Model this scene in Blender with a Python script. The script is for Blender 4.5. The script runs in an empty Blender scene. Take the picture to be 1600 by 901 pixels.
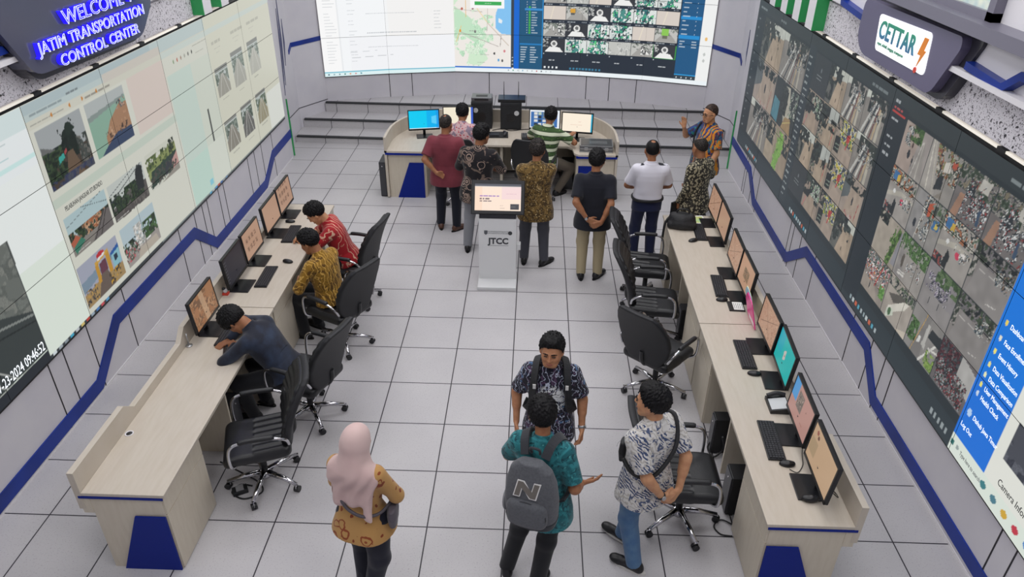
import bpy, bmesh, math, random
import numpy as np
from mathutils import Vector, Matrix
PI = math.pi
C = bpy.context.scene.collection
sc = bpy.context.scene

# ------------------------------------------------------------------ camera, world, lights, exposure
cam_d = bpy.data.cameras.new('camera')
cam = bpy.data.objects.new('camera', cam_d)
C.objects.link(cam)
sc.camera = cam
cam_d.sensor_width = 36.0
cam_d.lens = 1143.87 / 1600 * 36.0
cam_d.clip_end = 100
YAW, PIT, ROL = -0.0287230555, 0.536143043, 0.00988051465
_f = Vector((math.sin(YAW) * math.cos(PIT), math.cos(YAW) * math.cos(PIT), -math.sin(PIT)))
_r0 = Vector((math.cos(YAW), -math.sin(YAW), 0))
_u0 = _r0.cross(_f)
_r = _r0 * math.cos(ROL) + _u0 * math.sin(ROL)
_u = _u0 * math.cos(ROL) - _r0 * math.sin(ROL)
_m = Matrix((( _r.x, _u.x, -_f.x), (_r.y, _u.y, -_f.y), (_r.z, _u.z, -_f.z))).to_4x4()
_m.translation = Vector((-0.44028, -3.94716, 4.53405))
cam.matrix_world = _m

w = bpy.data.worlds.new('room_world')
sc.world = w
w.use_nodes = True
w.node_tree.nodes['Background'].inputs[0].default_value = (0.9, 0.92, 1.0, 1)
w.node_tree.nodes['Background'].inputs[1].default_value = 0.15
sc.view_settings.view_transform = 'Standard'
sc.view_settings.look = 'None'
sc.view_settings.gamma = 1.0
sc.view_settings.use_curve_mapping = False
sc.view_settings.exposure = 0.0
LIGHT = 0.91
CEIL = 5.6
for _i, (_x, _y, _p) in enumerate([(-2.6, -2.2, 64), (0.9, -2.2, 64), (-2.6, 1.6, 68), (0.9, 1.6, 68), (-2.6, 5.2, 70), (0.9, 5.2, 70), (-0.85, 8.2, 60)]):
    ld = bpy.data.lights.new('ceiling_area_light', 'AREA')
    ld.shape = 'RECTANGLE'
    ld.size, ld.size_y = 2.4, 2.0
    ld.energy = _p * LIGHT
    ld.color = (0.99, 0.985, 0.99)
    lo = bpy.data.objects.new('ceiling_area_light', ld)
    lo.location = (_x, _y, CEIL - 0.06)
    C.objects.link(lo)

# ------------------------------------------------------------------ helpers: colours, materials
def lin(c):
    if isinstance(c, str):
        c = c.lstrip('#')
        c = [int(c[i:i + 2], 16) / 255 for i in (0, 2, 4)]
    return tuple((x / 12.92 if x <= 0.04045 else ((x + 0.055) / 1.055) ** 2.4) for x in c)

_mats = {}
def mat(name, base, rough=0.5, metal=0.0, layers=(), bump=None, emit=None, es=1.0, spec=0.5, sheen=0.0, coat=0.0, sss=0.0, alpha=1.0):
    """Principled material; layers are procedural patterns in object space mixed over the base colour."""
    if name in _mats: return _mats[name]
    m = bpy.data.materials.new(name)
    m.use_nodes = True
    nt = m.node_tree
    N, L = nt.nodes, nt.links
    b = N['Principled BSDF']
    b.inputs['Roughness'].default_value = rough
    b.inputs['Metallic'].default_value = metal
    b.inputs['Specular IOR Level'].default_value = spec
    b.inputs['Sheen Weight'].default_value = sheen
    b.inputs['Coat Weight'].default_value = coat
    if sss:
        b.inputs['Subsurface Weight'].default_value = sss
        b.inputs['Subsurface Radius'].default_value = (0.02, 0.008, 0.005)
    tc = N.new('ShaderNodeTexCoord')
    def tex(k, p):
        mp = N.new('ShaderNodeMapping')
        L.new(tc.outputs['Object'], mp.inputs[0])
        mp.inputs['Scale'].default_value = p.get('sc', (1, 1, 1))
        mp.inputs['Rotation'].default_value = p.get('rot', (0, 0, 0))
        mp.inputs['Location'].default_value = p.get('loc', (0, 0, 0))
        vec = mp.outputs[0]
        if p.get('warp'):
            nz = N.new('ShaderNodeTexNoise'); nz.inputs['Scale'].default_value = p.get('ws', p['s'])
            L.new(vec, nz.inputs['Vector'])
            vm = N.new('ShaderNodeVectorMath'); vm.operation = 'SCALE'
            sb = N.new('ShaderNodeVectorMath'); sb.operation = 'SUBTRACT'; sb.inputs[1].default_value = (0.5, 0.5, 0.5)
            L.new(nz.outputs['Color'], sb.inputs[0]); L.new(sb.outputs[0], vm.inputs[0]); vm.inputs['Scale'].default_value = p['warp']
            ad = N.new('ShaderNodeVectorMath'); ad.operation = 'ADD'
            L.new(vec, ad.inputs[0]); L.new(vm.outputs[0], ad.inputs[1]); vec = ad.outputs[0]
        if k == 'noise':
            t = N.new('ShaderNodeTexNoise'); t.inputs['Scale'].default_value = p['s']; t.inputs['Detail'].default_value = p.get('d', 3)
            t.inputs['Distortion'].default_value = p.get('dist', 0); L.new(vec, t.inputs['Vector']); return t.outputs['Fac']
        if k in ('voro', 'rings', 'cell', 'edge'):
            t = N.new('ShaderNodeTexVoronoi'); t.inputs['Scale'].default_value = p['s']; t.inputs['Randomness'].default_value = p.get('r', 1)
            if k == 'edge': t.feature = 'DISTANCE_TO_EDGE'
            L.new(vec, t.inputs['Vector'])
            if k == 'cell':
                s = N.new('ShaderNodeSeparateColor'); L.new(t.outputs['Color'], s.inputs[0]); return s.outputs[0]
            if k == 'rings':
                a = N.new('ShaderNodeMath'); a.operation = 'MULTIPLY'; a.inputs[1].default_value = p.get('n', 30); L.new(t.outputs['Distance'], a.inputs[0])
                b2 = N.new('ShaderNodeMath'); b2.operation = 'SINE'; L.new(a.outputs[0], b2.inputs[0])
                lim = N.new('ShaderNodeMath'); lim.operation = 'LESS_THAN'; lim.inputs[1].default_value = p.get('lim', 9); L.new(t.outputs['Distance'], lim.inputs[0])
                c2 = N.new('ShaderNodeMath'); c2.operation = 'MULTIPLY'; L.new(b2.outputs[0], c2.inputs[0]); L.new(lim.outputs[0], c2.inputs[1]); return c2.outputs[0]
            return t.outputs['Distance']
        if k == 'wave':
            t = N.new('ShaderNodeTexWave'); t.inputs['Scale'].default_value = p['s']; t.inputs['Distortion'].default_value = p.get('dist', 0)
            t.inputs['Detail'].default_value = p.get('d', 2); t.inputs['Detail Scale'].default_value = p.get('ds', 1)
            t.bands_direction = p.get('dir', 'X'); L.new(vec, t.inputs['Vector']); return t.outputs['Fac']
        if k == 'ball':
            s = N.new('ShaderNodeVectorMath'); s.operation = 'DISTANCE'; L.new(vec, s.inputs[0]); s.inputs[1].default_value = p['c']; return s.outputs['Value']
        if k == 'axis':
            s = N.new('ShaderNodeSeparateXYZ'); L.new(vec, s.inputs[0]); return s.outputs[p['a']]
    col = None
    base = lin(base)
    for (k, p, lo, hi, c) in layers:
        mr = N.new('ShaderNodeMapRange'); mr.inputs['From Min'].default_value = lo; mr.inputs['From Max'].default_value = hi
        f = tex(k, p)
        L.new(f, mr.inputs['Value'])
        fac = mr.outputs[0]
        if p.get('mask'):
            k2, p2, lo2, hi2 = p['mask']
            m2 = N.new('ShaderNodeMapRange'); m2.inputs['From Min'].default_value = lo2; m2.inputs['From Max'].default_value = hi2
            L.new(tex(k2, p2), m2.inputs['Value'])
            mu = N.new('ShaderNodeMath'); mu.operation = 'MULTIPLY'; L.new(fac, mu.inputs[0]); L.new(m2.outputs[0], mu.inputs[1]); fac = mu.outputs[0]
        mx = N.new('ShaderNodeMix'); mx.data_type = 'RGBA'
        L.new(fac, mx.inputs[0])
        if col is None: mx.inputs[6].default_value = (*base, 1)
        else: L.new(col, mx.inputs[6])
        mx.inputs[7].default_value = (*lin(c), 1)
        col = mx.outputs[2]
    if col is None: b.inputs['Base Color'].default_value = (*base, 1)
    else: L.new(col, b.inputs['Base Color'])
    if bump:
        k, p, strength = bump
        bp = N.new('ShaderNodeBump'); bp.inputs['Strength'].default_value = strength; bp.inputs['Distance'].default_value = 0.01
        L.new(tex(k, p), bp.inputs['Height']); L.new(bp.outputs[0], b.inputs['Normal'])
    if emit:
        b.inputs['Emission Color'].default_value = (*lin(emit), 1)
        b.inputs['Emission Strength'].default_value = es
    _mats[name] = m
    return m

def screen_mat(name, gain=1.0):
    """A lit display: emission from the painted picture (colour attribute), glossy front."""
    if name in _mats: return _mats[name]
    m = bpy.data.materials.new(name); m.use_nodes = True
    N, L = m.node_tree.nodes, m.node_tree.links
    b = N['Principled BSDF']
    b.inputs['Base Color'].default_value = (0.01, 0.01, 0.01, 1)
    b.inputs['Roughness'].default_value = 0.35
    b.inputs['Specular IOR Level'].default_value = 0.25
    a = N.new('ShaderNodeAttribute'); a.attribute_name = 'Col'
    L.new(a.outputs['Color'], b.inputs['Emission Color'])
    b.inputs['Emission Strength'].default_value = gain
    _mats[name] = m
    return m

# ------------------------------------------------------------------ helpers: objects
def prop(o, label=None, cat=None, group=None, kind=None):
    if label: o['label'] = label
    if cat: o['category'] = cat
    if group: o['group'] = group
    if kind: o['kind'] = kind
    return o

def thing(name, label, cat, loc=(0, 0, 0), rz=0.0, group=None):
    o = bpy.data.objects.new(name, None); C.objects.link(o)
    o.empty_display_size = 0.1
    o.location = loc; o.rotation_euler = (0, 0, rz)
    return prop(o, label, cat, group)

def obj(name, me, m, parent=None, smooth=None):
    if isinstance(me, MB): me = me.mesh(name)
    o = bpy.data.objects.new(name, me); C.objects.link(o)
    if m is not None:
        for mm in (m if isinstance(m, (list, tuple)) else [m]): me.materials.append(mm)
    if parent is not None: o.parent = parent
    return o

def struct(name, me, m, label=None):
    return prop(obj(name, me, m), label, None, None, 'structure')

def dup(root, loc, rz, label=None, group=None):
    r = root.copy(); C.objects.link(r); r.location = loc; r.rotation_euler = (0, 0, rz)
    if label: r['label'] = label
    if group: r['group'] = group
    for ch in list(root.children):
        c = ch.copy(); C.objects.link(c); c.parent = r
        for g in list(ch.children):
            d = g.copy(); C.objects.link(d); d.parent = c
    return r

class MB:
    """Collects shapes into one mesh."""
    def __init__(s): s.v = []; s.f = []; s.mi = []; s.sm = []
    def add(s, vs, fs, mi=0, smooth=False, T=None):
        o = len(s.v)
        for p in vs:
            p = Vector(p)
            if T is not None: p = T @ p
            s.v.append(tuple(p))
        for f in fs: s.f.append(tuple(i + o for i in f)); s.mi.append(mi); s.sm.append(smooth)
        return s
    def box(s, lo, hi, mi=0, T=None, bev=0.0):
        (x0, y0, z0), (x1, y1, z1) = lo, hi
        if bev > 0:
            bm = bmesh.new()
            bmesh.ops.create_cube(bm, size=1.0)
            for v in bm.verts: v.co = Vector(((x0 + x1) / 2 + v.co.x * (x1 - x0), (y0 + y1) / 2 + v.co.y * (y1 - y0), (z0 + z1) / 2 + v.co.z * (z1 - z0)))
            bmesh.ops.bevel(bm, geom=bm.edges[:], offset=bev, segments=2, affect='EDGES', profile=0.5)
            bm.verts.index_update()
            s.add([v.co[:] for v in bm.verts], [[v.index for v in f.verts] for f in bm.faces], mi, False, T)
            bm.free(); return s
        vs = [(x, y, z) for z in (z0, z1) for y in (y0, y1) for x in (x0, x1)]
        return s.add(vs, [(0, 2, 3, 1), (4, 5, 7, 6), (0, 1, 5, 4), (2, 6, 7, 3), (0, 4, 6, 2), (1, 3, 7, 5)], mi, False, T)
    def prism(s, poly, d0, d1, axis='z', mi=0, T=None, smooth=False):
        """poly: 2-D outline (counter-clockwise); extruded along the axis from d0 to d1."""
        n = len(poly)
        def P(p, d): return {'z': (p[0], p[1], d), 'y': (p[0], d, p[1]), 'x': (d, p[0], p[1])}[axis]
        vs = [P(p, d0) for p in poly] + [P(p, d1) for p in poly]
        fs = [tuple(range(n))[::-1], tuple(range(n, 2 * n))] + [(i, (i + 1) % n, n + (i + 1) % n, n + i) for i in range(n)]
        if axis == 'y': fs = [f[::-1] for f in fs]
        return s.add(vs, fs, mi, smooth, T)
    def cyl(s, a, b, ra, rb=None, n=16, mi=0, caps=True, T=None):
        return s.tube([a, b], [ra, ra if rb is None else rb], n, mi, caps, T)
    def tube(s, pts, r, n=10, mi=0, caps=True, T=None, closed=False):
        pts = [Vector(p) for p in pts]
        rs = r if isinstance(r, (list, tuple)) else [r] * len(pts)
        k = len(pts); vs = []; up = None
        for i, p in enumerate(pts):
            if closed: t = pts[(i + 1) % k] - pts[i - 1]
            else: t = pts[min(i + 1, k - 1)] - pts[max(i - 1, 0)]
            t.normalize()
            if up is None:
                up = Vector((0, 0, 1)) if abs(t.z) < 0.9 else Vector((1, 0, 0))
            x = up.cross(t)
            if x.length < 1e-6: x = Vector((1, 0, 0)).cross(t)
            x.normalize(); y = t.cross(x); up = y
            for j in range(n):
                a = 2 * PI * j / n
                vs.append(p + (x * math.cos(a) + y * math.sin(a)) * rs[i])
        fs = [(i * n + j, i * n + (j + 1) % n, ((i + 1) % k) * n + (j + 1) % n, ((i + 1) % k) * n + j) for i in range(k if closed else k - 1) for j in range(n)]
        s.add(vs, fs, mi, True, T)
        if caps and not closed:
            o = len(s.v) - len(vs)
            for f in (tuple(range(n))[::-1], tuple(range((k - 1) * n, k * n))):
                s.f.append(tuple(i + o for i in f)); s.mi.append(mi); s.sm.append(False)
        return s
    def lathe(s, prof, n=24, mi=0, T=None):
        vs = [(r * math.cos(2 * PI * j / n), r * math.sin(2 * PI * j / n), z) for r, z in prof for j in range(n)]
        k = len(prof)
        fs = [(i * n + j, i * n + (j + 1) % n, (i + 1) * n + (j + 1) % n, (i + 1) * n + j) for i in range(k - 1) for j in range(n)]
        fs += [tuple(range(n))[::-1], tuple(range((k - 1) * n, k * n))]
        return s.add(vs, fs, mi, True, T)
    def mesh(s, name='mesh'):
        me = bpy.data.meshes.new(name)
        me.from_pydata(s.v, [], s.f)
        me.polygons.foreach_set('material_index', s.mi)
        me.polygons.foreach_set('use_smooth', s.sm)
        me.update()
        return me

def bez(pts, n=8):
    """Smooth Catmull-Rom path through points."""
    P = [Vector(p) for p in pts]; out = []
    for i in range(len(P) - 1):
        p0, p1, p2, p3 = P[max(i - 1, 0)], P[i], P[i + 1], P[min(i + 2, len(P) - 1)]
        for k in range(n):
            t = k / n
            out.append(0.5 * ((2 * p1) + (p2 - p0) * t + (2 * p0 - 5 * p1 + 4 * p2 - p3) * t * t + (3 * p1 - p0 - 3 * p2 + p3) * t ** 3))
    out.append(P[-1]); return out

def text_mesh(body, size, extrude=0.0, align='LEFT', bevel=0.0, outline=False, offset=0.0, xs=1.0, spc=1.0):
    cu = bpy.data.curves.new('lettering', 'FONT')
    cu.body = body; cu.size = size; cu.extrude = extrude; cu.align_x = align; cu.bevel_depth = bevel; cu.offset = offset; cu.space_character = spc
    cu.resolution_u = 3; cu.bevel_resolution = 1
    if outline: cu.fill_mode = 'NONE'
    o = bpy.data.objects.new('lettering', cu); C.objects.link(o)
    dg = bpy.context.evaluated_depsgraph_get(); dg.update()
    me = bpy.data.meshes.new_from_object(o.evaluated_get(dg))
    bpy.data.objects.remove(o); bpy.data.curves.remove(cu)
    if xs != 1.0: me.transform(Matrix.Diagonal((xs, 1, 1, 1)))
    return me

def frame(o, xdir, ydir):
    """Matrix placing local x along xdir and y along ydir at o."""
    x = Vector(xdir).normalized(); z = x.cross(Vector(ydir)).normalized(); y = z.cross(x)
    m = Matrix(((x.x, y.x, z.x), (x.y, y.y, z.y), (x.z, y.z, z.z))).to_4x4(); m.translation = Vector(o); return m

def merge(meshes):
    mb = MB()
    for me in meshes:
        mb.add([v.co[:] for v in me.vertices], [tuple(p.vertices) for p in me.polygons])
    return mb.mesh('lettering')

# ------------------------------------------------------------------ helpers: smooth solids from distance fields (surface nets)
class Solid:
    def __init__(s): s.ops = []
    def cap(s, a, b, ra, rb=None, k=0.02, cut=False, sub=False, fl=None):
        s.ops.append(('cap', np.array(a, float), np.array(b, float), ra, ra if rb is None else rb, k, cut, sub, fl)); return s
    def ell(s, c, r, R=None, k=0.02, sub=False):
        s.ops.append(('ell', np.array(c, float), np.array(r, float), np.eye(3) if R is None else np.array(R, float), k, sub)); return s
    def torso(s, O, R, prof, k=0.03, bend=0.0, e=2.4):
        s.ops.append(('tor', np.array(O, float), np.array(R, float), np.array(prof, float), k, bend, e)); return s
    def fn(s, lo, hi, f, k=0.0, sub=False):
        s.ops.append(('fn', np.array(lo, float), np.array(hi, float), f, k, sub)); return s
    def cut(s, p, n, k=0.0):
        s.ops.append(('cut', np.array(p, float), np.array(n, float) / np.linalg.norm(n), k)); return s
    def _bb(s, o):
        if o[0] == 'cap': r = max(o[3], o[4]) * 1.05; return np.minimum(o[1], o[2]) - r, np.maximum(o[1], o[2]) + r
        if o[0] == 'ell': e = np.sqrt(((o[3] * o[2][None, :]) ** 2).sum(1)); return o[1] - e, o[1] + e
        if o[0] == 'tor':
            P = o[3]; m = max(P[:, 1].max(), (P[:, 2] + abs(P[:, 3])).max()) + abs(o[5]) * 0.3
            c = o[1][None] + np.array([[0, 0, P[0, 0]], [0, 0, P[-1, 0]]]) @ o[2].T
            return c.min(0) - m, c.max(0) + m
        if o[0] == 'fn': return o[1], o[2]
    def mesh(s, h=0.008, name='solid', post=None):
        bbs = [s._bb(o) for o in s.ops if o[0] != 'cut' and not (o[-1] is True or (o[0] == 'cap' and o[7]))]
        lo = np.min([b[0] for b in bbs], 0) - 3 * h; hi = np.max([b[1] for b in bbs], 0) + 3 * h
        n = np.ceil((hi - lo) / h).astype(int) + 1
        D = np.full(n, 1.0, np.float32)
        ax = [(lo[i] + h * np.arange(n[i])).astype(np.float32) for i in range(3)]
        for o in s.ops:
            if o[0] == 'cut':
                p, nn, k = o[1:]
                g = (ax[0] - p[0])[:, None, None] * nn[0] + (ax[1] - p[1])[None, :, None] * nn[1] + (ax[2] - p[2])[None, None, :] * nn[2]
                D = smax(D, g, k); continue
            a, b = s._bb(o)
            k = {'cap': 5, 'ell': 4, 'tor': 4, 'fn': 4}[o[0]]; k = o[k]
            mg = k + 3 * h
            i0 = np.clip(np.floor((a - mg - lo) / h).astype(int), 0, n); i1 = np.clip(np.ceil((b + mg - lo) / h).astype(int) + 1, 0, n)
            sl = tuple(slice(i0[i], i1[i]) for i in range(3))
            X = ax[0][sl[0]][:, None, None]; Y = ax[1][sl[1]][None, :, None]; Z = ax[2][sl[2]][None, None, :]
            sub = False
            if o[0] == 'cap':
                _, A, B, ra, rb, k, cutb, sub, fl = o
                d = B - A; L2 = max(float(d @ d), 1e-12)
                px, py, pz = X - A[0], Y - A[1], Z - A[2]
                tt = (px * d[0] + py * d[1] + pz * d[2]) / L2; t = np.clip(tt, 0, 1)
                qx, qy, qz = px - t * d[0], py - t * d[1], pz - t * d[2]
                q2 = qx * qx + qy * qy + qz * qz
                if fl is not None:
                    nn = np.array(fl[0], float); nn /= np.linalg.norm(nn); kk = (1 / fl[1]) ** 2 - 1
                    q2 = q2 + kk * (qx * nn[0] + qy * nn[1] + qz * nn[2]) ** 2
                g = np.sqrt(q2) - (ra + (rb - ra) * t)
                if fl is not None: g = g * (0.5 + 0.5 * fl[1])
                if cutb: g = np.maximum(g, (tt - 1) * math.sqrt(L2))
            elif o[0] == 'ell':
                _, c, r, R, k, sub = o
                px, py, pz = X - c[0], Y - c[1], Z - c[2]
                q = 0
                for j in range(3): q = q + ((px * R[0, j] + py * R[1, j] + pz * R[2, j]) / r[j]) ** 2
                g = (np.sqrt(q) - 1) * float(r.min() * 0.5 + np.median(r) * 0.5)
            elif o[0] == 'tor':
                _, O, R, P, k, bend, e = o
                px, py, pz = X - O[0], Y - O[1], Z - O[2]
                lx = px * R[0, 0] + py * R[1, 0] + pz * R[2, 0]; ly = px * R[0, 1] + py * R[1, 1] + pz * R[2, 1]; lz = px * R[0, 2] + py * R[1, 2] + pz * R[2, 2]
                rx = np.interp(lz, P[:, 0], P[:, 1]); ry = np.interp(lz, P[:, 0], P[:, 2]); cy = np.interp(lz, P[:, 0], P[:, 3])
                cy = cy + bend * lz * lz
                g = ((np.abs(lx / rx) ** e + np.abs((ly - cy) / ry) ** e) ** (1 / e) - 1) * np.minimum(rx, ry)
                g = np.maximum(g, np.maximum(P[0, 0] - lz, lz - P[-1, 0]))
            else:
                _, _, _, f, k, sub = o
                g = f(X, Y, Z)
            g = np.broadcast_to(g, D[sl].shape).astype(np.float32)
            D[sl] = smax(D[sl], -g, k) if sub else -smax(-D[sl], -g, k)
        v, q = surface_nets(D, lo, h)
        if post is not None: v = post(v)
        return np_mesh(v, q, name)

def smax(a, b, k):
    if k <= 0: return np.maximum(a, b)
    t = np.clip(k - np.abs(a - b), 0, None)
    return np.maximum(a, b) + t * t * (0.25 / k)

def surface_nets(D, lo, h):
    S = D < 0
    n = np.array(D.shape)
    cnt = np.zeros(n - 1, np.int8)
    for i in (0, 1):
        for j in (0, 1):
            for k in (0, 1): cnt += S[i:n[0] - 1 + i, j:n[1] - 1 + j, k:n[2] - 1 + k]
    act = np.argwhere((cnt > 0) & (cnt < 8))
    idx = np.full(n - 1, -1, np.int32); idx[act[:, 0], act[:, 1], act[:, 2]] = np.arange(len(act))
    c = np.array([(i, j, k) for i in (0, 1) for j in (0, 1) for k in (0, 1)])
    val = np.stack([D[act[:, 0] + a, act[:, 1] + b, act[:, 2] + d] for a, b, d in c], 1)
    acc = np.zeros((len(act), 3)); num = np.zeros(len(act))
    for a in range(8):
        for b in range(a + 1, 8):
            if np.abs(c[a] - c[b]).sum() != 1: continue
            va, vb = val[:, a], val[:, b]; m = (va < 0) != (vb < 0)
            t = np.where(m, va / np.where(m, va - vb, 1), 0)
            acc += np.where(m[:, None], c[a] + t[:, None] * (c[b] - c[a]), 0); num += m
    v = lo + h * (act + acc / num[:, None])
    quads = []
    for ax in range(3):
        u, w_ = (ax + 1) % 3, (ax + 2) % 3
        a = [slice(None)] * 3; b = [slice(None)] * 3
        a[ax] = slice(0, n[ax] - 1); b[ax] = slice(1, n[ax])
        e = np.argwhere(S[tuple(a)] != S[tuple(b)])
        e = e[(e[:, u] > 0) & (e[:, w_] > 0) & (e[:, u] < n[u] - 1) & (e[:, w_] < n[w_] - 1)]
        inside = S[e[:, 0], e[:, 1], e[:, 2]]
        def cell(du, dw):
            q = e.copy(); q[:, u] -= du; q[:, w_] -= dw; return idx[q[:, 0], q[:, 1], q[:, 2]]
        q = np.stack([cell(1, 1), cell(0, 1), cell(0, 0), cell(1, 0)], 1)
        q[~inside] = q[~inside][:, ::-1]
        quads.append(q)
    return v, np.concatenate(quads)

def np_mesh(v, q, name='solid'):
    me = bpy.data.meshes.new(name)
    me.vertices.add(len(v)); me.vertices.foreach_set('co', np.asarray(v, np.float32).ravel())
    k = q.shape[1]
    me.loops.add(q.size); me.loops.foreach_set('vertex_index', q.astype(np.int32).ravel())
    me.polygons.add(len(q)); me.polygons.foreach_set('loop_start', np.arange(0, q.size, k, dtype=np.int32))
    me.polygons.foreach_set('use_smooth', np.ones(len(q), bool))
    me.update(calc_edges=True)
    return me

def wrinkle(amp, sc_=1.0, seed=0):
    rg = np.random.default_rng(seed)
    K = rg.normal(size=(6, 3)) * np.array([22, 22, 14]) * sc_; ph = rg.uniform(0, 6.28, 6)
    def f(v):
        d = sum(np.sin(v @ K[i] + ph[i] + 1.5 * np.sin(v[:, 2] * 9 + i)) for i in range(6)) / 6
        g = np.stack([np.cos(v @ K[i] + ph[i]) for i in range(3)], 1)
        r = v - np.array([0, 0, 0]); 
        return v + amp * (np.stack([d * np.sign(v[:, 0]) * 0.6, d * np.sign(v[:, 1] + 0.01) * 0.9, d * 0.15], 1) + 0.25 * g)
    return f
# ------------------------------------------------------------------ setting: floor, walls, stage, ceiling
XL, XR = -4.57, 2.825
WALL = mat('painted_panel', '#d0ced4', 0.45, layers=[('noise', dict(s=3, d=4), 0.35, 0.7, '#cac8d0')])
DARKG = mat('dark_groove', '#26242a', 0.7)
BLUE = mat('blue_stripe', '#14338f', 0.35, layers=[('noise', dict(s=2.5, d=2), 0.4, 0.7, '#112a78')], spec=.3)
GREEN = mat('green_laminate', '#2c9a55', 0.4)
WHITE = mat('white_laminate', '#dedce0', 0.4)

def floor_mat(name='raised_floor_tiles', cross=True):
    m = bpy.data.materials.new(name); m.use_nodes = True
    N, L = m.node_tree.nodes, m.node_tree.links
    b = N['Principled BSDF']; b.inputs['Roughness'].default_value = 0.42; b.inputs['Specular IOR Level'].default_value = 0.35
    tc = N.new('ShaderNodeTexCoord'); sp = N.new('ShaderNodeSeparateXYZ'); L.new(tc.outputs['Object'], sp.inputs[0])
    def line(o):
        a = N.new('ShaderNodeMath'); a.operation = 'MULTIPLY_ADD'; L.new(o, a.inputs[0]); a.inputs[1].default_value = 1 / 0.6; a.inputs[2].default_value = 100.5
        f = N.new('ShaderNodeMath'); f.operation = 'FRACT'; L.new(a.outputs[0], f.inputs[0])
        s = N.new('ShaderNodeMath'); s.operation = 'SUBTRACT'; L.new(f.outputs[0], s.inputs[0]); s.inputs[1].default_value = 0.5
        c = N.new('ShaderNodeMath'); c.operation = 'ABSOLUTE'; L.new(s.outputs[0], c.inputs[0])
        r = N.new('ShaderNodeMapRange'); L.new(c.outputs[0], r.inputs[0]); r.inputs[1].default_value = 0.0072; r.inputs[2].default_value = 0.0098; r.inputs[3].default_value = 1; r.inputs[4].default_value = 0
        return r.outputs[0]
    mx = N.new('ShaderNodeMath'); mx.operation = 'MAXIMUM'; L.new(line(sp.outputs[0]), mx.inputs[0]); mx.inputs[1].default_value = 0
    if cross: L.new(line(sp.outputs[1]), mx.inputs[1])
    def noise(s, d, lo, hi):
        n = N.new('ShaderNodeTexNoise'); n.inputs['Scale'].default_value = s; n.inputs['Detail'].default_value = d; L.new(tc.outputs['Object'], n.inputs['Vector'])
        r = N.new('ShaderNodeMapRange'); L.new(n.outputs['Fac'], r.inputs[0]); r.inputs[1].default_value = lo; r.inputs[2].default_value = hi; return r.outputs[0]
    def mix(fac, a, c):
        x = N.new('ShaderNodeMix'); x.data_type = 'RGBA'; L.new(fac, x.inputs[0])
        for i, q in ((6, a), (7, c)):
            if isinstance(q, str): x.inputs[i].default_value = (*lin(q), 1)
            else: L.new(q, x.inputs[i])
        return x.outputs[2]
    c = mix(noise(1.2, 4, 0.35, 0.7), '#c0bec0', '#b7b5b8')
    c = mix(noise(90, 2, 0.6, 0.72), c, '#a29da4')
    c = mix(mx.outputs[0], c, '#2b2830')
    L.new(c, b.inputs['Base Color'])
    return m
FLOOR = floor_mat()
STAGE = floor_mat('stage_tiles', False)

struct('floor', MB().box((-5.4, -6.0, -0.1), (3.6, 11.0, 0)), FLOOR)
struct('ceiling', MB().box((-5.4, -6.0, CEIL), (3.6, 11.0, CEIL + 0.1)), mat('ceiling_paint', '#d9d8db', 0.7))
LITE = mat('light_diffuser', '#ffffff', 0.5, emit='#fff8f6', es=2.0)
for i, (x, y) in enumerate([(x, y) for x in (-3.5, -1.7, 0, 1.8) for y in (-3.2, -0.6, 2, 4.6, 7.2)]):
    t = thing('ceiling_light', 'square white recessed ceiling light panel above the control room', 'ceiling light', (x, y, CEIL), 0, 'ceiling light panels')
    obj('frame', MB().box((-.3, -.3, -.03), (.3, .3, 0)), WHITE, t)
    obj('diffuser', MB().box((-.27, -.27, -.036), (.27, .27, -.03)), LITE, t)
struct('wall_front', MB().box((-5.4, -6.1, 0), (3.6, -6.0, CEIL)), WALL)

# side walls: panels with dark grooves below the screens
def side_wall(name, X, s, y1, grooves):
    mb = MB()
    a, b = sorted((X, X - s * 0.2))
    mb.box((a, -6.0, 0), (b, y1, CEIL))
    for (y, z0, z1) in grooves:
        g0, g1 = sorted((X - s * 0.01, X + s * 0.003))
        mb.box((g0, y - .006, z0), (g1, y + .006, z1), 1)
    return struct(name, mb, [WALL, DARKG])
side_wall('wall_left', XL, 1, 7.95, [(y, 0.0, 0.74) for y in (0.99, 1.21, 1.60, 2.27, 3.62, 4.07, 4.31, 4.47, 4.84, 5.02, 5.96, 6.24, 6.55, 7.03, -0.3, -.5)])
side_wall('wall_right', XR, -1, 7.75, [(y, 0.0, 0.63) for y in (-0.38, -0.56, 1.41, 1.59, 1.88, 2.34, 3.56, 4.08, 4.37, 4.5, 6.02, 6.35, 6.8, 6.69, -1.5, -1.7)])

def ribbon(name, X, s, pts, w_, th=0.012, m=BLUE):
    """Band of constant width following a polyline of (y, z) on a side wall."""
    P = [Vector((y, z)) for y, z in pts]; up, dn = [], []
    for i, p in enumerate(P):
        d1 = (P[i] - P[i - 1]).normalized() if i else (P[1] - P[0]).normalized()
        d2 = (P[i + 1] - P[i]).normalized() if i < len(P) - 1 else d1
        n1, n2 = Vector((-d1.y, d1.x)), Vector((-d2.y, d2.x)); n = (n1 + n2).normalized(); n = n * (w_ / 2 / max(n.dot(n1), .5))
        up.append(p + n); dn.append(p - n)
    a, b = sorted((X - s * 0.005, X + s * th))
    mb = MB()
    for i in range(len(P) - 1):
        mb.prism([tuple(q) for q in (dn[i], dn[i + 1], up[i + 1], up[i])], a, b, 'x')
    return struct(name, mb, m)
ribbon('trim_1', XL, 1, [(-6, .115), (1.52, .10), (2.05, .50), (3.98, .50), (4.50, .105), (6.5, .10), (7.0, .40), (7.95, .42)], .135)
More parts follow.
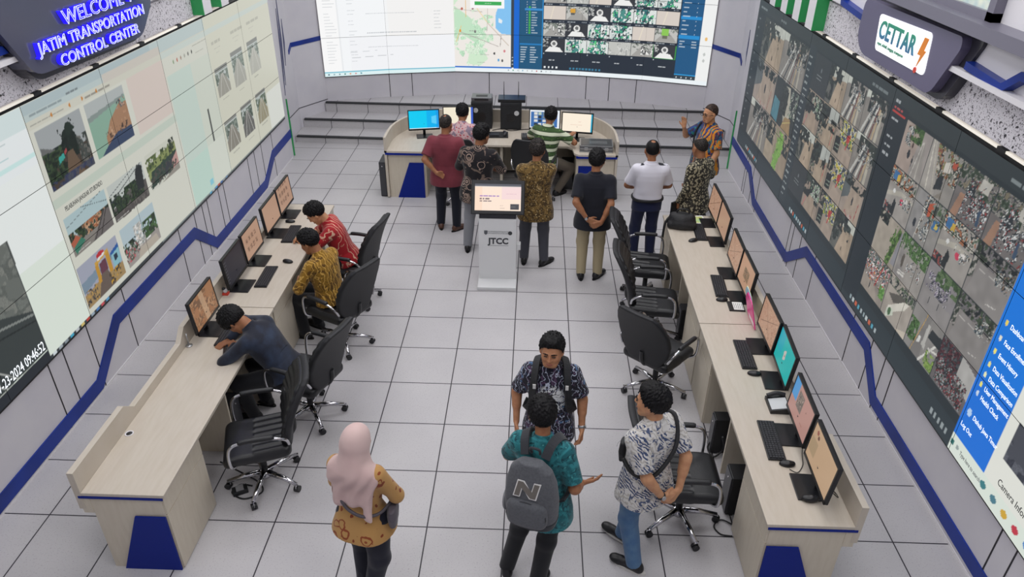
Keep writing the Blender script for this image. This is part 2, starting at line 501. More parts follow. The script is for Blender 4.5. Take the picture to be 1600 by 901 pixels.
ribbon('trim_2', XR, -1, [(-6, .12), (1.57, .13), (1.95, .48), (3.86, .50), (4.43, .12), (6.1, .15), (6.55, .47), (7.75, .52)], .125)
# skirting under the stripe: thin pale plinth
for nm, X, s, y1 in (('baseboard_left', XL, 1, 7.9), ('baseboard_right', XR, -1, 7.7)):
    a, b = sorted((X - s * .005, X + s * 0.006))
    struct(nm, MB().box((a, -6, 0), (b, y1, .02)), WHITE)

# corner walls, the faceted back wall, stage
ARC = [(-4.38, 9.761), (-3.234, 10.094), (-1.996, 10.345), (-0.755, 10.317), (0.398, 10.195), (1.565, 9.972), (2.703, 9.604)]
def wall_strip(name, pts, z0, z1, th, grooves=(), extra=None):
    mb = MB()
    for (x0, y0), (x1, y1) in zip(pts[:-1], pts[1:]):
        d = Vector((x1 - x0, y1 - y0)).normalized(); n = Vector((-d.y, d.x)) * th
        mb.prism([(x0, y0), (x1, y1), (x1 + n.x, y1 + n.y), (x0 + n.x, y0 + n.y)], z0, z1, 'z')
    for (a, b, za, zb_, w2) in grooves:
        d = (Vector(b) - Vector(a)).normalized() if a != b else None
        mb.box((a[0] - w2, a[1] - .012, za), (a[0] + w2, a[1] + .03, zb_), 1)
    return struct(name, mb, [WALL, DARKG])
def arc_pt(s_, off=0.0):
    L_ = 0
    for (x0, y0), (x1, y1) in zip(ARC[:-1], ARC[1:]):
        l = math.hypot(x1 - x0, y1 - y0)
        if s_ <= L_ + l + 1e-6 or (x1, y1) == ARC[-1]:
            t = (s_ - L_) / l; n = Vector((y1 - y0, -(x1 - x0))).normalized() * off
            return Vector((x0 + (x1 - x0) * t + n.x, y0 + (y1 - y0) * t + n.y)), Vector((x1 - x0, y1 - y0)).normalized()
        L_ += l
gb = MB()
for (x0, y0), (x1, y1) in zip(ARC[:-1], ARC[1:]):
    d = Vector((x1 - x0, y1 - y0)).normalized(); n = Vector((-d.y, d.x)) * .2
    gb.prism([(x0, y0), (x1, y1), (x1 + n.x, y1 + n.y), (x0 + n.x, y0 + n.y)], 0, CEIL, 'z')
for s_ in (1.19, 1.62, 3.12, 5.0, 5.44, 5.95):
    p, d = arc_pt(s_, 0.0)
    T = frame((p.x, p.y, 0), (d.x, d.y, 0), (-d.y, d.x, 0))
    gb.box((-.006, -.004, .45), (.006, .02, .9), 1, T)
struct('wall_back', gb, [WALL, DARKG])
def corner(name, pts, flip):
    mb = MB()
    for (x0, y0), (x1, y1) in zip(pts[:-1], pts[1:]):
        d = Vector((x1 - x0, y1 - y0)).normalized(); n = Vector((-d.y, d.x)) * (.2 if not flip else -.2)
        poly = [(x0, y0), (x1, y1), (x1 + n.x, y1 + n.y), (x0 + n.x, y0 + n.y)]
        if flip: poly = poly[::-1]
        mb.prism(poly, 0, CEIL, 'z')
        m = n.normalized() * -0.004
        poly2 = [(x0 + m.x, y0 + m.y), (x1 + m.x, y1 + m.y), (x1 + n.x * .05, y1 + n.y * .05), (x0 + n.x * .05, y0 + n.y * .05)]
        if flip: poly2 = poly2[::-1]
        mb.prism(poly2, .475, .487, 'z', 1)
    return struct(name, mb, [WALL, DARKG])
CL = [(-4.755, 7.9), (-4.755, 9.15), (-4.38, 9.765)]
CR = [(3.04, 7.7), (3.04, 8.9), (2.703, 9.61)]
corner('wall_corner_left', CL, False)
corner('wall_corner_right', CR, True)
for nm, pts, zz in (('trim_3', CL[1:], 1.6), ('trim_4', CR[1:], 1.6)):
    mb = MB(); (x0, y0), (x1, y1) = pts; fl = nm == 'trim_4'
    d = Vector((x1 - x0, y1 - y0)).normalized(); n = Vector((d.y, -d.x)) * (.012 if not fl else -.012)
    poly = [(x0, y0), (x1, y1), (x1 + n.x, y1 + n.y), (x0 + n.x, y0 + n.y)]
    mb.prism(poly if fl else poly[::-1], zz - .03, zz + .045, 'z')
    mb2 = sorted((x0 - .002 * (1 if not fl else -1), x0 + (.012 if not fl else -.012)))
    mb.prism([(y0 - .16, zz - .12), (y0 + .005, zz - .03), (y0 + .005, zz + .045), (y0 - .16, zz - .05)], mb2[0], mb2[1], 'x')
    struct(nm, mb, BLUE)
# black and blue spike inlays on the corner walls, green accents at the wall ends
for nm, X, s in (('trim_5', -4.755, 1), ('trim_6', 3.04, -1)):
    mb = MB(); a, b = sorted((X, X + s * .008)); o = 0.0 if s > 0 else -.3
    for i, (ya, za, yb, zb_) in enumerate([(8.75, 2.55, 8.60, 1.05), (8.86, 2.1, 8.74, 1.35), (8.66, 2.3, 8.5, .9)]):
        ym = (ya + yb) / 2 + .03; zm = (za + zb_) / 2
        mb.prism([(ya + o, za), (yb + o, zb_), (ym + .03 + o, zm)], a, b, 'x')
    struct(nm, mb, mat('navy_inlay', '#2b3366', .4))
for nm, X, s, y0 in (('trim_7', XL, 1, 7.952), ('trim_8', XR, -1, 7.752)):
    a, b = sorted((X - s * .18, X + s * .02))
    mb = MB(); mb.box((a, y0, .02), (b, y0 + .03, 0.55))
    mb.prism([(y0, .55), (y0 + .03, .55), (y0 - .0 + .015, 1.0)], a, b, 'x')
    struct(nm, mb, GREEN)

def sp_(x): return (x - XL) / (XR - XL)
stage_m = FLOOR
STEP = [(8.69, 8.44, 0.0, 0.115), (9.19, 8.96, 0.115, 0.27), (9.672, 9.48, 0.27, 0.45)]
xl_at = [-4.72, -4.70, -4.40]; xr_at = [3.0, 2.98, 2.70]
SY = lambda i, x: STEP[i][0] + (STEP[i][1] - STEP[i][0]) * (x + 4.7) / 7.7
mb = MB()
for i, (ya, yb, z0, z1) in enumerate(STEP):
    if i == 0: mb.prism([(-4.75, SY(0, -4.75)), (3.035, SY(0, 3.035)), (3.035, 9.1), (-4.75, 9.3)], z0, z1, 'z')
    elif i == 1: mb.prism([(-4.72, SY(1, -4.72)), (3.0, SY(1, 3.0)), (2.75, 9.58), (-4.42, 9.75)], z0, z1, 'z')
    else: mb.prism([(-4.41, SY(2, -4.41)), (2.72, SY(2, 2.72)), (2.703, 9.604)] + ARC[::-1][1:], z0, z1, 'z')
mb.prism([(-4.745, 9.15), (3.03, 8.9), (2.70, 9.6), (-4.39, 9.75)], 0.0, .112, 'z')
for k in range(-7, 6):
    x = k * .6
    if -4.7 < x < 2.9:
        for i, (ya, yb, z0, z1) in enumerate(STEP):
            if xl_at[i] < x < xr_at[i]: mb.box((x - .004, SY(i, x) - .002, z0 + .002), (x + .004, SY(i, x) + .01, z1 - .03), 1)
struct('floor_stage', mb, [STAGE, DARKG])
for i, (ya, yb, z0, z1) in enumerate(STEP):
    a, b = xl_at[i], xr_at[i] + (.03 if i == 0 else 0)
    struct('trim_%d' % (9 + i), MB().prism([(a, SY(i, a) - .018), (b, SY(i, b) - .018), (b, SY(i, b) + .055), (a, SY(i, a) + .055)], z1 - .018, z1 + .006, 'z'), mat('black_nosing', '#26282b', .5))

# above the screens: speckled panels, white boards with blue bands, rails, fins
SPECK = mat('speckled_panel', '#d6d3d9', .6, layers=[('noise', dict(s=55, d=3, dist=1.5), .58, .61, '#4a474e'), ('voro', dict(s=20, warp=.06, ws=30), .24, .18, '#2f2d34')])
LED = mat('light_bar_diffuser', '#f0ece2', .4, emit='#fff6e4', es=.28)
for nm, X, s, z0, z1 in (('left', XL, 1, 2.83, 3.13), ('right', XR, -1, 2.83, 3.16)):
    a, b = sorted((X - s * .01, X + s * .03))
    struct('trim_%d' % (12 if s > 0 else 13), MB().box((a, -2.5, z0), (b, 5.3 if s > 0 else 5.05, z1)), SPECK)
    a, b = sorted((X - s * .01, X + s * .16))
    mbb = MB().box((a, -2.5, z1), (b, 1.75 if s > 0 else 3.2, z1 + .04))
    a2, b2 = sorted((X - s * .01, X + s * .08)); mbb.box((a2, -2.5, z1 + .04), (b2, 7.4, z1 + .6))
    struct('trim_%d' % (14 if s > 0 else 15), mbb, WHITE)
    t = thing('light_bar', 'slim white light bar with black clips running along the top of the %s video wall' % nm, 'light', (X, 2.5, 2.79))
    y0, y1 = -4.6, 3.4 if s > 0 else 2.6
    mb = MB(); mb.box(*[tuple(q) for q in zip(*[sorted(p) for p in ((0, s * .028), (y0, y1), (0, .018))])])
    obj('diffuser', mb, LED, t)
    for k in range(9):
        yy = y0 + .35 + k * .92
        if yy < y1: obj('clip', MB().box(*[tuple(q) for q in zip(*[sorted(p) for p in ((0, s * .034), (yy - .05, yy + .05), (-.006, .022))])]), mat('black_plastic', '#1d1e21', .45), t)
# blue bands on the white boards
ribbon('trim_16', XL + .08, 1, [(-2.5, 3.42), (-.2, 3.42), (.2, 3.235), (1.72, 3.235)], .06, .07)
ribbon('trim_17', XR - .08, -1, [(-2.5, 3.33), (.9, 3.33), (1.07, 3.21), (1.56, 3.24)], .055, .07)
ribbon('trim_18', XR - .08, -1, [(3.4, 3.2), (3.7, 3.22), (4.1, 3.25), (4.2, 3.5)], .055, .07)
for i, (y0, X, s) in enumerate([(4.75, XR, -1), (5.25, XR, -1), (5.75, XR, -1), (6.25, XR, -1), (5.1, XL, 1), (5.65, XL, 1), (6.2, XL, 1)]):
    a, b = sorted((X - s * .01, X + s * .165)); 
    mb = MB().box((a, y0 + .015, 2.84), (b, y0 + .25, 4.2), 0)
    mb.box((a, y0, 2.84), (b, y0 + .015, 4.2), 1)
    struct('trim_%d' % (19 + i), mb, [WHITE, GREEN])
# upper right: grey rail and the window above it
GREYR = mat('grey_rail', '#73717f', .4)
struct('trim_30', MB().box((XR - .25, -2.5, 3.47), (XR - .02, 3.0, 3.56)), GREYR)
win = prop(obj('window_1', MB().box((XR - .12, 1.5, 3.6), (XR - .085, 2.75, 4.4)), mat('window_glass', '#b9cfcf', .08, layers=[('noise', dict(s=5, d=2), .45, .62, '#e6ecd8')], spec=.8)), None, None, None, 'structure')  # pale blotches in the pane's colour imitate a screen reflected in the glass
fr = MB()
for a, b in (((1.42, 3.56), (1.5, 4.5)), ((2.75, 3.56), (2.83, 4.5)), ((1.42, 3.56), (2.83, 3.62)), ((2.1, 3.6), (2.13, 4.4))): fr.box((XR - .15, a[0], a[1]), (XR - .08, b[0], b[1]))
obj('window_frame', fr, GREYR, win)
# ------------------------------------------------------------------ video walls: pictures painted into colour grids
RG = np.random.default_rng(7)
def vnoise(h, w_, cell, rg=RG):
    a = rg.random((int(h / cell) + 3, int(w_ / cell) + 3))
    y = np.arange(h) / cell; x = np.arange(w_) / cell
    yi, xi = y.astype(int), x.astype(int); fy, fx = (y - yi)[:, None], (x - xi)[None]
    fy = fy * fy * (3 - 2 * fy); fx = fx * fx * (3 - 2 * fx)
    g = lambda a_, b_: a[yi + a_][:, xi + b_]
    return (g(0, 0) * (1 - fx) + g(0, 1) * fx) * (1 - fy) + (g(1, 0) * (1 - fx) + g(1, 1) * fx) * fy

class Cv:
    def __init__(s, u0, u1, v0, v1, res, bg):
        s.u0, s.v0, s.res = u0, v0, res
        s.W, s.H = int(round((u1 - u0) / res)) + 1, int(round((v1 - v0) / res)) + 1
        s.a = np.empty((s.H, s.W, 3)); s.a[:] = lin(bg)
    def sl(s, u0, u1, v0, v1):
        i = lambda q, o, n: int(np.clip(round((q - o) / s.res), 0, n))
        return slice(i(v0, s.v0, s.H), i(v1, s.v0, s.H)), slice(i(u0, s.u0, s.W), i(u1, s.u0, s.W))
    def rect(s, u0, u1, v0, v1, c, al=1.0):
        k = s.sl(u0, u1, v0, v1); s.a[k] = s.a[k] * (1 - al) + np.array(lin(c)) * al; return s
    def poly(s, P, c, al=1.0, nz=0.0):
        P = np.array(P, float); (u0, v0), (u1, v1) = P.min(0), P.max(0)
        k = s.sl(u0, u1 + s.res, v0, v1 + s.res); sub = s.a[k]
        if sub.size == 0: return s
        U = s.u0 + s.res * (np.arange(k[1].start, k[1].stop)[None] ); V = s.v0 + s.res * (np.arange(k[0].start, k[0].stop)[:, None])
        ins = np.zeros(sub.shape[:2], bool)
        for i in range(len(P)):
            (xa, ya), (xb, yb) = P[i - 1], P[i]
            if ya == yb: continue
            ins ^= ((ya > V) != (yb > V)) & (U < (xb - xa) * (V - ya) / (yb - ya) + xa)
        col = np.array(lin(c))[None, None]
        if nz: col = col * (1 + nz * (vnoise(*sub.shape[:2], 4)[:, :, None] - .5))
        sub[ins] = (sub * (1 - al) + col * al)[ins]; return s
    def ell(s, u, v, ru, rv, c, al=1.0):
        t = np.linspace(0, 2 * PI, 20)[:-1]; return s.poly([(u + ru * math.cos(q), v + rv * math.sin(q)) for q in t], c, al)
    def line(s, a, b, w_, c, al=1.0):
        a, b = Vector(a), Vector(b); d = (b - a)
        if d.length == 0: return s
        n = Vector((-d.y, d.x)).normalized() * w_ / 2
        return s.poly([a + n, b + n, b - n, a - n], c, al)
    def dashes(s, u, v, n, L_, h, c, al=.7, rg=RG):
        """A line of small words."""
        for _ in range(n):
            l = L_ * rg.uniform(.5, 1.3); s.rect(u, u + l, v, v + h, c, al); u += l + h * .7
        return s
    def blobs(s, u0, u1, v0, v1, cols, cell, th=.5, al=1.0, rg=RG):
        k = s.sl(u0, u1, v0, v1); sub = s.a[k]
        if sub.size == 0: return s
        h, w_ = sub.shape[:2]
        m = vnoise(h, w_, cell, rg) * .6 + vnoise(h, w_, max(cell / 2.5, 1), rg) * .4 > th
        pick = (vnoise(h, w_, max(cell / 2, 1), rg) * len(cols) * 1.25 - len(cols) * .12).astype(int).clip(0, len(cols) - 1)
        col = np.array([lin(c) for c in cols])[pick] * (0.75 + .5 * rg.random((h, w_, 1)))
        sub[m] = (sub * (1 - al) + col * al)[m]; return s

TREE = ['#1d2a22', '#2a3a2a', '#3c4f36', '#22302c']
def pic(cv, u0, u1, v0, v1, items):
    """items: polygons / blobs given in unit coordinates of the picture."""
    U = lambda p: (u0 + (u1 - u0) * p[0], v0 + (v1 - v0) * p[1])
    for it in items:
        k = it[0]
        if k == 'p': cv.poly([U(q) for q in it[1]], it[2], it[3] if len(it) > 3 else 1)
        elif k == 'b': (a, b), (c, d) = U(it[1][:2]), U(it[1][2:]); cv.blobs(a, c, b, d, it[2], it[3], it[4])
        elif k == 'l': cv.line(U(it[1]), U(it[2]), it[3], it[4])
        elif k == 'e': c = U(it[1]); cv.ell(c[0], c[1], it[2] * (u1 - u0), it[3] * (v1 - v0), it[4])
FULL = [(0, 0), (1, 0), (1, 1), (0, 1)]
def blank_tile(cv, u0, u1, v0, v1):
    w_, h = u1 - u0, v1 - v0
    cv.rect(u0, u1, v0, v1, '#3b4145'); cv.ell(u0 + w_ * .5, v0 + h * .62, .018, .025, '#6d7478')
    for k in range(3): cv.dashes(u0 + w_ * .28, v0 + h * (.45 - .09 * k), 3, w_ * .1, .008, '#8b9194')

DK = ['#20262a', '#2c3330', '#3a4340', '#181d20']
MIX = ['#3a4340', '#8f9290', '#c4c3bd', '#59636b', '#22272b', '#7d6a5c']
CAR = ['#d8d8d5', '#22262b', '#5c6166', '#b9bcbd', '#30343a', '#8c3a38']
SCN = {
 'hwy': [('p', FULL, '#9a938f'), ('p', [(0, 0), (.5, 0), (.62, .8), (.4, 1), (0, 1)], '#a3948b'), ('b', (.12, .55, .36, .95), MIX, 4, .42), ('b', (.3, .68, .72, 1), ['#3b5530', '#4d6b3c', '#2c4028'], 6, .32), ('p', [(.55, 0), (1, 0), (.84, .8), (.72, .8)], '#928d88'), ('l', (.62, 0), (.75, .8), .012, '#b9b5ae'), ('l', (.8, 0), (.78, .8), .01, '#b5b1a8'), ('e', (.36, .38), .05, .1, '#2c3138'), ('e', (.55, .3), .02, .12, '#33373c'), ('e', (.42, .6), .03, .06, '#4a3a38')],
 'stall': [('p', FULL, '#8f8b86'), ('b', (.2, .4, 1, 1), ['#3c4a38', '#6d6f68', '#b3ada2', '#2d3331', '#8a5a46', '#7d8058'], 6, .28), ('p', [(0, 0), (.5, 0), (.2, 1), (.02, 1)], '#a09b95'), ('l', (.2, 0), (.06, 1), .014, '#c6c1b6'), ('l', (.42, 0), (.12, 1), .012, '#b5b0a4'), ('p', [(.55, .55), (.75, .6), (.7, .8), (.56, .74)], '#c9c4ba'), ('p', [(.76, .72), (.9, .76), (.88, .86), (.76, .84)], '#a9503e'), ('p', [(.42, .12), (.66, .22), (.62, .5), (.46, .4)], '#2b3035'), ('p', [(.5, .0), (.72, .05), (.7, .2)], '#7d776f')],
 'jam': [('p', FULL, '#6f6a69'), ('b', (0, .55, 1, 1), ['#2e3b2e', '#4a554a', '#8f8c86', '#3b3f42', '#77705f'], 6, .3), ('p', [(.05, 0), (.24, 0), (.3, .48), (.16, .46)], '#9c7a66'), ('p', [(.55, .7), (.82, .72), (.86, .95), (.6, .92)], '#b9b6ae'), ('p', [(.3, .42), (.52, .5), (.5, .72), (.34, .66)], '#2b3136'), ('b', (.28, .02, .98, .62), CAR, 3, .52), ('b', (.3, .3, .75, .85), CAR, 3, .55), ('p', [(.75, .1), (.83, .1), (.8, .4), (.74, .38)], '#3d4f66')],
 'shop': [('p', FULL, '#9b9691'), ('b', (0, .68, 1, 1), ['#4a5a48', '#86867f', '#c0bbb0', '#33383a', '#a06a4c'], 5, .3), ('p', [(.08, .72), (.3, .74), (.28, .94), (.08, .92)], '#3f6f9e'), ('p', [(.22, .72), (.34, .76), (.33, .9), (.24, .88)], '#c9a94a'), ('p', [(0, .42), (.5, .62), (1, .6), (1, .52), (.55, .52), (0, .32)], '#b0aba0'), ('e', (.26, .52), .05, .05, '#e2e2e0'), ('p', [(.26, .02), (.42, .0), (.44, .3), (.34, .4)], '#2b2f33'), ('e', (.62, .42), .07, .07, '#c2425c'), ('p', [(.66, .42), (.82, .46), (.8, .56), (.68, .52)], '#d9d5d0'), ('b', (.5, .34, .95, .6), MIX, 4, .55), ('b', (0, .0, .3, .2), ['#2a2e32', '#3a3f44', '#8c4a46'], 5, .4)],
 'roof': [('p', FULL, '#8d8a87'), ('p', [(0, 0), (.3, 0), (.4, 1), (.1, 1)], '#8f8d8c'), ('e', (.2, .3), .05, .1, '#2f343c'), ('b', (.35, .1, .7, 1), MIX, 5, .36), ('p', [(.5, .6), (.72, .68), (.66, .95), (.48, .85)], '#b4583f'), ('p', [(.72, .45), (.95, .5), (.95, .72), (.75, .66)], '#3d6a96'), ('p', [(.8, .5), (.9, .52), (.9, .64), (.82, .62)], '#c8b35a'), ('b', (.6, .6, 1, 1), ['#4b5e45', '#7d8176', '#3a413c'], 5, .4), ('l', (.3, 0), (.44, 1), .01, '#c9c5bb')],
 'plaza': [('p', FULL, '#85807e'), ('b', (0, .7, 1, 1), ['#2c332c', '#3d4a3a', '#6d6a6c', '#23272a'], 6, .25), ('b', (0, .3, .12, .8), ['#2c332c', '#4a4f4a', '#a09c96'], 5, .4), ('p', [(.05, .0), (1, .0), (1, .62), (.2, .66)], '#8b8785'), ('l', (.15, .55), (.95, .62), .006, '#b4b0ac'), ('b', (.6, .55, 1, .9), MIX, 4, .45), ('l', (.6, .12), (.85, .18), .006, '#c5c2bd')],
 'grey': [('p', FULL, '#9b9388'), ('p', [(0, 0), (.7, 0), (.8, 1), (0, 1)], '#a59c90'), ('b', (.0, .75, .4, 1), DK, 6, .35), ('p', [(.62, 0), (.78, .0), (.95, .9), (.84, .95)], '#56743e'), ('b', (.62, .0, .95, .95), ['#4b6a36', '#6d8a50', '#38502c'], 5, .58), ('p', [(.85, .1), (1, .1), (1, .9), (.95, .9)], '#8b8a90')],
 'hedge': [('p', FULL, '#99948f'), ('b', (0, .62, 1, 1), ['#45613a', '#5c7a4c', '#36502f', '#8f9488'], 6, .3), ('p', [(.05, 0), (.35, 0), (.2, .6), (.05, .75)], '#8c8886'), ('e', (.22, .42), .05, .16, '#5a544e'), ('b', (.4, .3, .9, .6), CAR, 3, .62), ('l', (.15, .1), (.4, .14), .02, '#d5d2cc'), ('l', (.15, .16), (.4, .2), .01, '#d5d2cc')],
 'crowd': [('p', FULL, '#8a8688'), ('b', (.1, .4, .8, .8), ['#6d5f7a', '#b9b5bb', '#4a4a58', '#8c8a92', '#2f3338'], 3, .42), ('b', (.3, .7, 1, 1), ['#3d5236', '#5c7050'], 6, .4), ('p', [(0, 0), (1, 0), (1, .38), (0, .45)], '#8f8b8a'), ('e', (.3, .25), .015, .08, '#3a3d42'), ('e', (.6, .28), .015, .08, '#3a3d42')],
 'bikes': [('p', FULL, '#8f8780'), ('b', (0, .55, 1, 1), ['#a8606a', '#c9c4c0', '#4d5a48', '#33373b', '#7d8a90'], 4, .32), ('b', (.02, .35, .9, .75), ['#b0443e', '#e0dedb', '#2b2f34', '#6d7680', '#c97a3c'], 3, .48), ('l', (.55, .3), (.7, .9), .014, '#a53f3a'), ('p', [(0, 0), (.8, 0), (.6, .3), (0, .38)], '#9c9288'), ('e', (.35, .22), .02, .1, '#2e3238'), ('b', (.78, .2, 1, .5), ['#4f7a3a', '#6a9450'], 4, .4)],
 'truck': [('p', FULL, '#a59d94'), ('p', [(.1, .55), (.7, .85), (.9, .8), (.35, .45)], '#5d5a55'), ('p', [(.22, .1), (.75, .55), (.85, .75), (.7, .72), (.2, .28)], '#d3cfc4'), ('p', [(.2, .0), (.45, .2), (.4, .34), (.18, .22)], '#c9cfc0'), ('e', (.3, .2), .06, .1, '#4c6b4a'), ('p', [(.6, 0), (1, .2), (1, 0)], '#c3b9aa'), ('b', (.0, .75, 1, 1), ['#4b5a48', '#86867f', '#33383a'], 5, .45)],
 'bus': [('p', FULL, '#8b8885'), ('p', [(.2, 0), (.55, 0), (.58, 1), (.42, 1)], '#7f7c7a'), ('p', [(.35, .3), (.43, .32), (.44, .48), (.37, .46)], '#dcdcd8'), ('p', [(.5, .35), (.62, .3), (.6, .85), (.53, .85)], '#b9b7b2'), ('b', (0, .2, .3, .7), ['#3f5c34', '#567648', '#2c4024'], 6, .35), ('l', (.55, 0), (.9, .62), .022, '#d6d4ce'), ('l', (.72, .42), (1, .5), .018, '#cfccc6'), ('p', [(.62, .62), (1, .6), (1, .85), (.66, .82)], '#2d3236'), ('b', (.7, .05, 1, .4), ['#6a8a3e', '#8aa356', '#4c6a34'], 5, .4), ('l', (.24, 0), (.44, 1), .008, '#c5a05a')],
 'motor': [('p', FULL, '#6a6566'), ('p', [(.45, .55), (1, .35), (1, .9), (.6, 1)], '#b3b1ae'), ('b', (0, .3, .6, 1), ['#33232a', '#5c3038', '#2a2e33', '#4a4d52'], 4, .3), ('b', (.1, .05, .95, .6), ['#22252a', '#3b3f45', '#7a3338', '#8f9496', '#23382c'], 3, .42)],
 'round': [('p', FULL, '#98938e'), ('b', (.08, .45, .4, .85), ['#6d9a3c', '#8ab052', '#4d7430'], 5, .3), ('l', (.5, .25), (.58, .85), .03, '#c4c1bb'), ('e', (.68, .38), .05, .14, '#3f5c7a'), ('e', (.66, .2), .04, .08, '#2e3d50'), ('l', (.78, .6), (.9, .9), .014, '#cfccc6'), ('b', (.82, .55, 1, 1), ['#4b6a3c', '#6d8a54', '#8d8a88'], 5, .4), ('b', (0, .82, 1, 1), ['#45613a', '#8f9488', '#6d6a66'], 5, .4)],
 'alley': [('p', FULL, '#a4937f'), ('p', [(.1, .7), (1, .78), (1, 1), (.1, 1)], '#c6c9bf'), ('b', (0, .52, .62, 1), DK, 9, .3), ('b', (.5, .5, .85, .9), DK, 7, .45), ('p', [(.3, 0), (.95, 0), (.72, .62), (.5, .66)], '#b3a08b'), ('p', [(0, 0), (.3, 0), (.45, .55), (0, .6)], '#63645f'), ('b', (0, .1, .35, .6), DK, 8, .42), ('e', (.6, .2), .02, .06, '#4a3d36')],
 'park': [('p', FULL, '#8b8680'), ('p', [(.0, .82), (.5, .88), (.45, 1), (0, 1)], '#c9ccc2'), ('b', (.2, .55, 1, 1), DK, 7, .35), ('l', (.1, 0), (.5, .85), .035, '#c8c7c1'), ('l', (.24, 0), (.56, .85), .028, '#3a3f45'), ('l', (.38, 0), (.62, .8), .035, '#d0cec6'), ('l', (.52, 0), (.67, .8), .024, '#6d3f3e'), ('l', (.64, 0), (.72, .75), .035, '#b5a183'), ('l', (.8, 0), (.8, .7), .05, '#b9b3a4'), ('b', (.3, .4, .95, .85), MIX, 4, .55)],
 'yard': [('p', FULL, '#a3958a'), ('p', [(0, .3), (.35, .5), (.3, 1), (0, 1)], '#5d6466'), ('p', [(.2, .0), (1, 0), (.9, .8), (.4, .85)], '#ab9a8a'), ('e', (.55, .45), .035, .12, '#3a3a3c'), ('b', (0, .75, 1, 1), DK, 7, .42), ('b', (.3, .0, .7, .14), ['#a0565a', '#c4b9b2'], 4, .55), ('l', (.8, .05), (.86, .55), .012, '#9c3f45')],
 'teal': [('p', FULL, '#2f3638'), ('p', [(0, .05), (.3, .0), (.3, .5), (.04, .55)], '#4f8492'), ('p', [(.45, .95), (.62, .98), (.78, .4), (.6, .0), (.5, .3), (.62, .6)], '#b7b3a4'), ('p', [(.5, .0), (.9, .0), (.82, .35), (.6, .3)], '#a38861'), ('b', (.3, .3, .6, .95), DK, 6, .35), ('b', (.7, .4, 1, 1), ['#4a6a4a', '#c9c9c0', '#23282a', '#7d8a80'], 5, .42), ('l', (.55, .12), (.85, .3), .01, '#d2c27a')],
 'green': [('p', FULL, '#9d8d7d'), ('p', [(.0, 0), (.35, 0), (.42, .6), (.2, .95), (0, .9)], '#ab9c88'), ('b', (0, .45, .35, 1), DK + ['#4c4f4c'], 7, .35), ('p', [(.42, 0), (.6, 0), (.78, .8), (.62, .95), (.5, .5)], '#7fae4f'), ('b', (.42, .0, .78, .95), ['#6d9c40', '#97c266', '#547f34'], 4, .55), ('p', [(.62, 0), (1, 0), (1, .7), (.8, .75)], '#a08f7b'), ('b', (.75, .5, 1, 1), DK, 7, .4)],
 'store': [('p', FULL, '#9c8f82'), ('b', (.2, .45, 1, 1), ['#4f7a4a', '#c9b64c', '#c2c4be', '#2f3438', '#46586c'], 6, .3), ('p', [(.05, .1), (.35, .12), (.33, .55), (.06, .5)], '#23282b'), ('l', (.1, .2), (.32, .22), .012, '#7d8a7d'), ('l', (.1, .3), (.32, .33), .012, '#7d8a7d'), ('l', (.6, .2), (.78, .75), .02, '#b5403f'), ('p', [(.6, .5), (.78, .6), (.74, .75), (.62, .7)], '#b5403f'), ('p', [(.4, 0), (1, 0), (1, .3), (.5, .36)], '#a8988a'), ('b', (.0, .6, .3, 1), DK, 6, .4)],
 'gate': [('p', FULL, '#a1917f'), ('p', [(.5, .6), (1, .7), (1, 1), (.5, 1)], '#b4b8b2'), ('b', (.0, .4, .5, 1), DK, 8, .3), ('p', [(.3, 0), (.9, 0), (.85, .55), (.5, .6)], '#ab9a86'), ('l', (.84, .1), (.88, .6), .012, '#b94a48'), ('b', (0, 0, .3, .4), ['#3f5244', '#8f8a80', '#2a2e30'], 5, .4), ('b', (.6, .45, 1, .75), DK, 6, .45)],
 'arch': [('p', FULL, '#98897c'), ('b', (0, .4, 1, 1), DK, 8, .28), ('b', (.4, .5, 1, .95), ['#6f8f70', '#c0c4ba', '#2a2f30'], 4, .48), ('p', [(.15, 0), (.9, 0), (.7, .5), (.4, .52)], '#a79584'), ('p', [(.05, .35), (.5, .6), (.46, .7), (.02, .48)], '#22272a'), ('l', (.08, .0), (.2, .35), .01, '#cf5a66')],
}
def scene(cv, u0, u1, v0, v1, name, haze=.16):
    pic(cv, u0, u1, v0, v1, SCN[name])
    k = cv.sl(u0, u1, v0, v1); sub = cv.a[k]
    if sub.size: sub *= .86 + .28 * vnoise(sub.shape[0], sub.shape[1], 7)[:, :, None]
    cv.rect(u0, u1, v0, v1, '#50575b', haze)
W1 = [['alley', 'park'], ['yard', 'teal'], ['park', 'green']]
W2 = [['blank', 'alley', 'park', 'park'], ['arch', 'gate', 'store', 'park'], ['alley', 'gate', 'store', 'yard'], ['blank', 'arch', 'store', 'alley']]
W3 = [['hwy', 'stall', 'jam', 'jam'], ['shop', 'roof', 'shop', 'jam'], ['grey', 'hedge', 'plaza', 'crowd'], ['bikes', 'bus', 'truck', 'round']]
W3 = [['hwy', 'stall', 'jam', 'jam'], ['shop', 'roof', 'shop', 'plaza'], ['grey', 'hedge', 'crowd', 'plaza'], ['bikes', 'truck', 'bus', 'motor']]

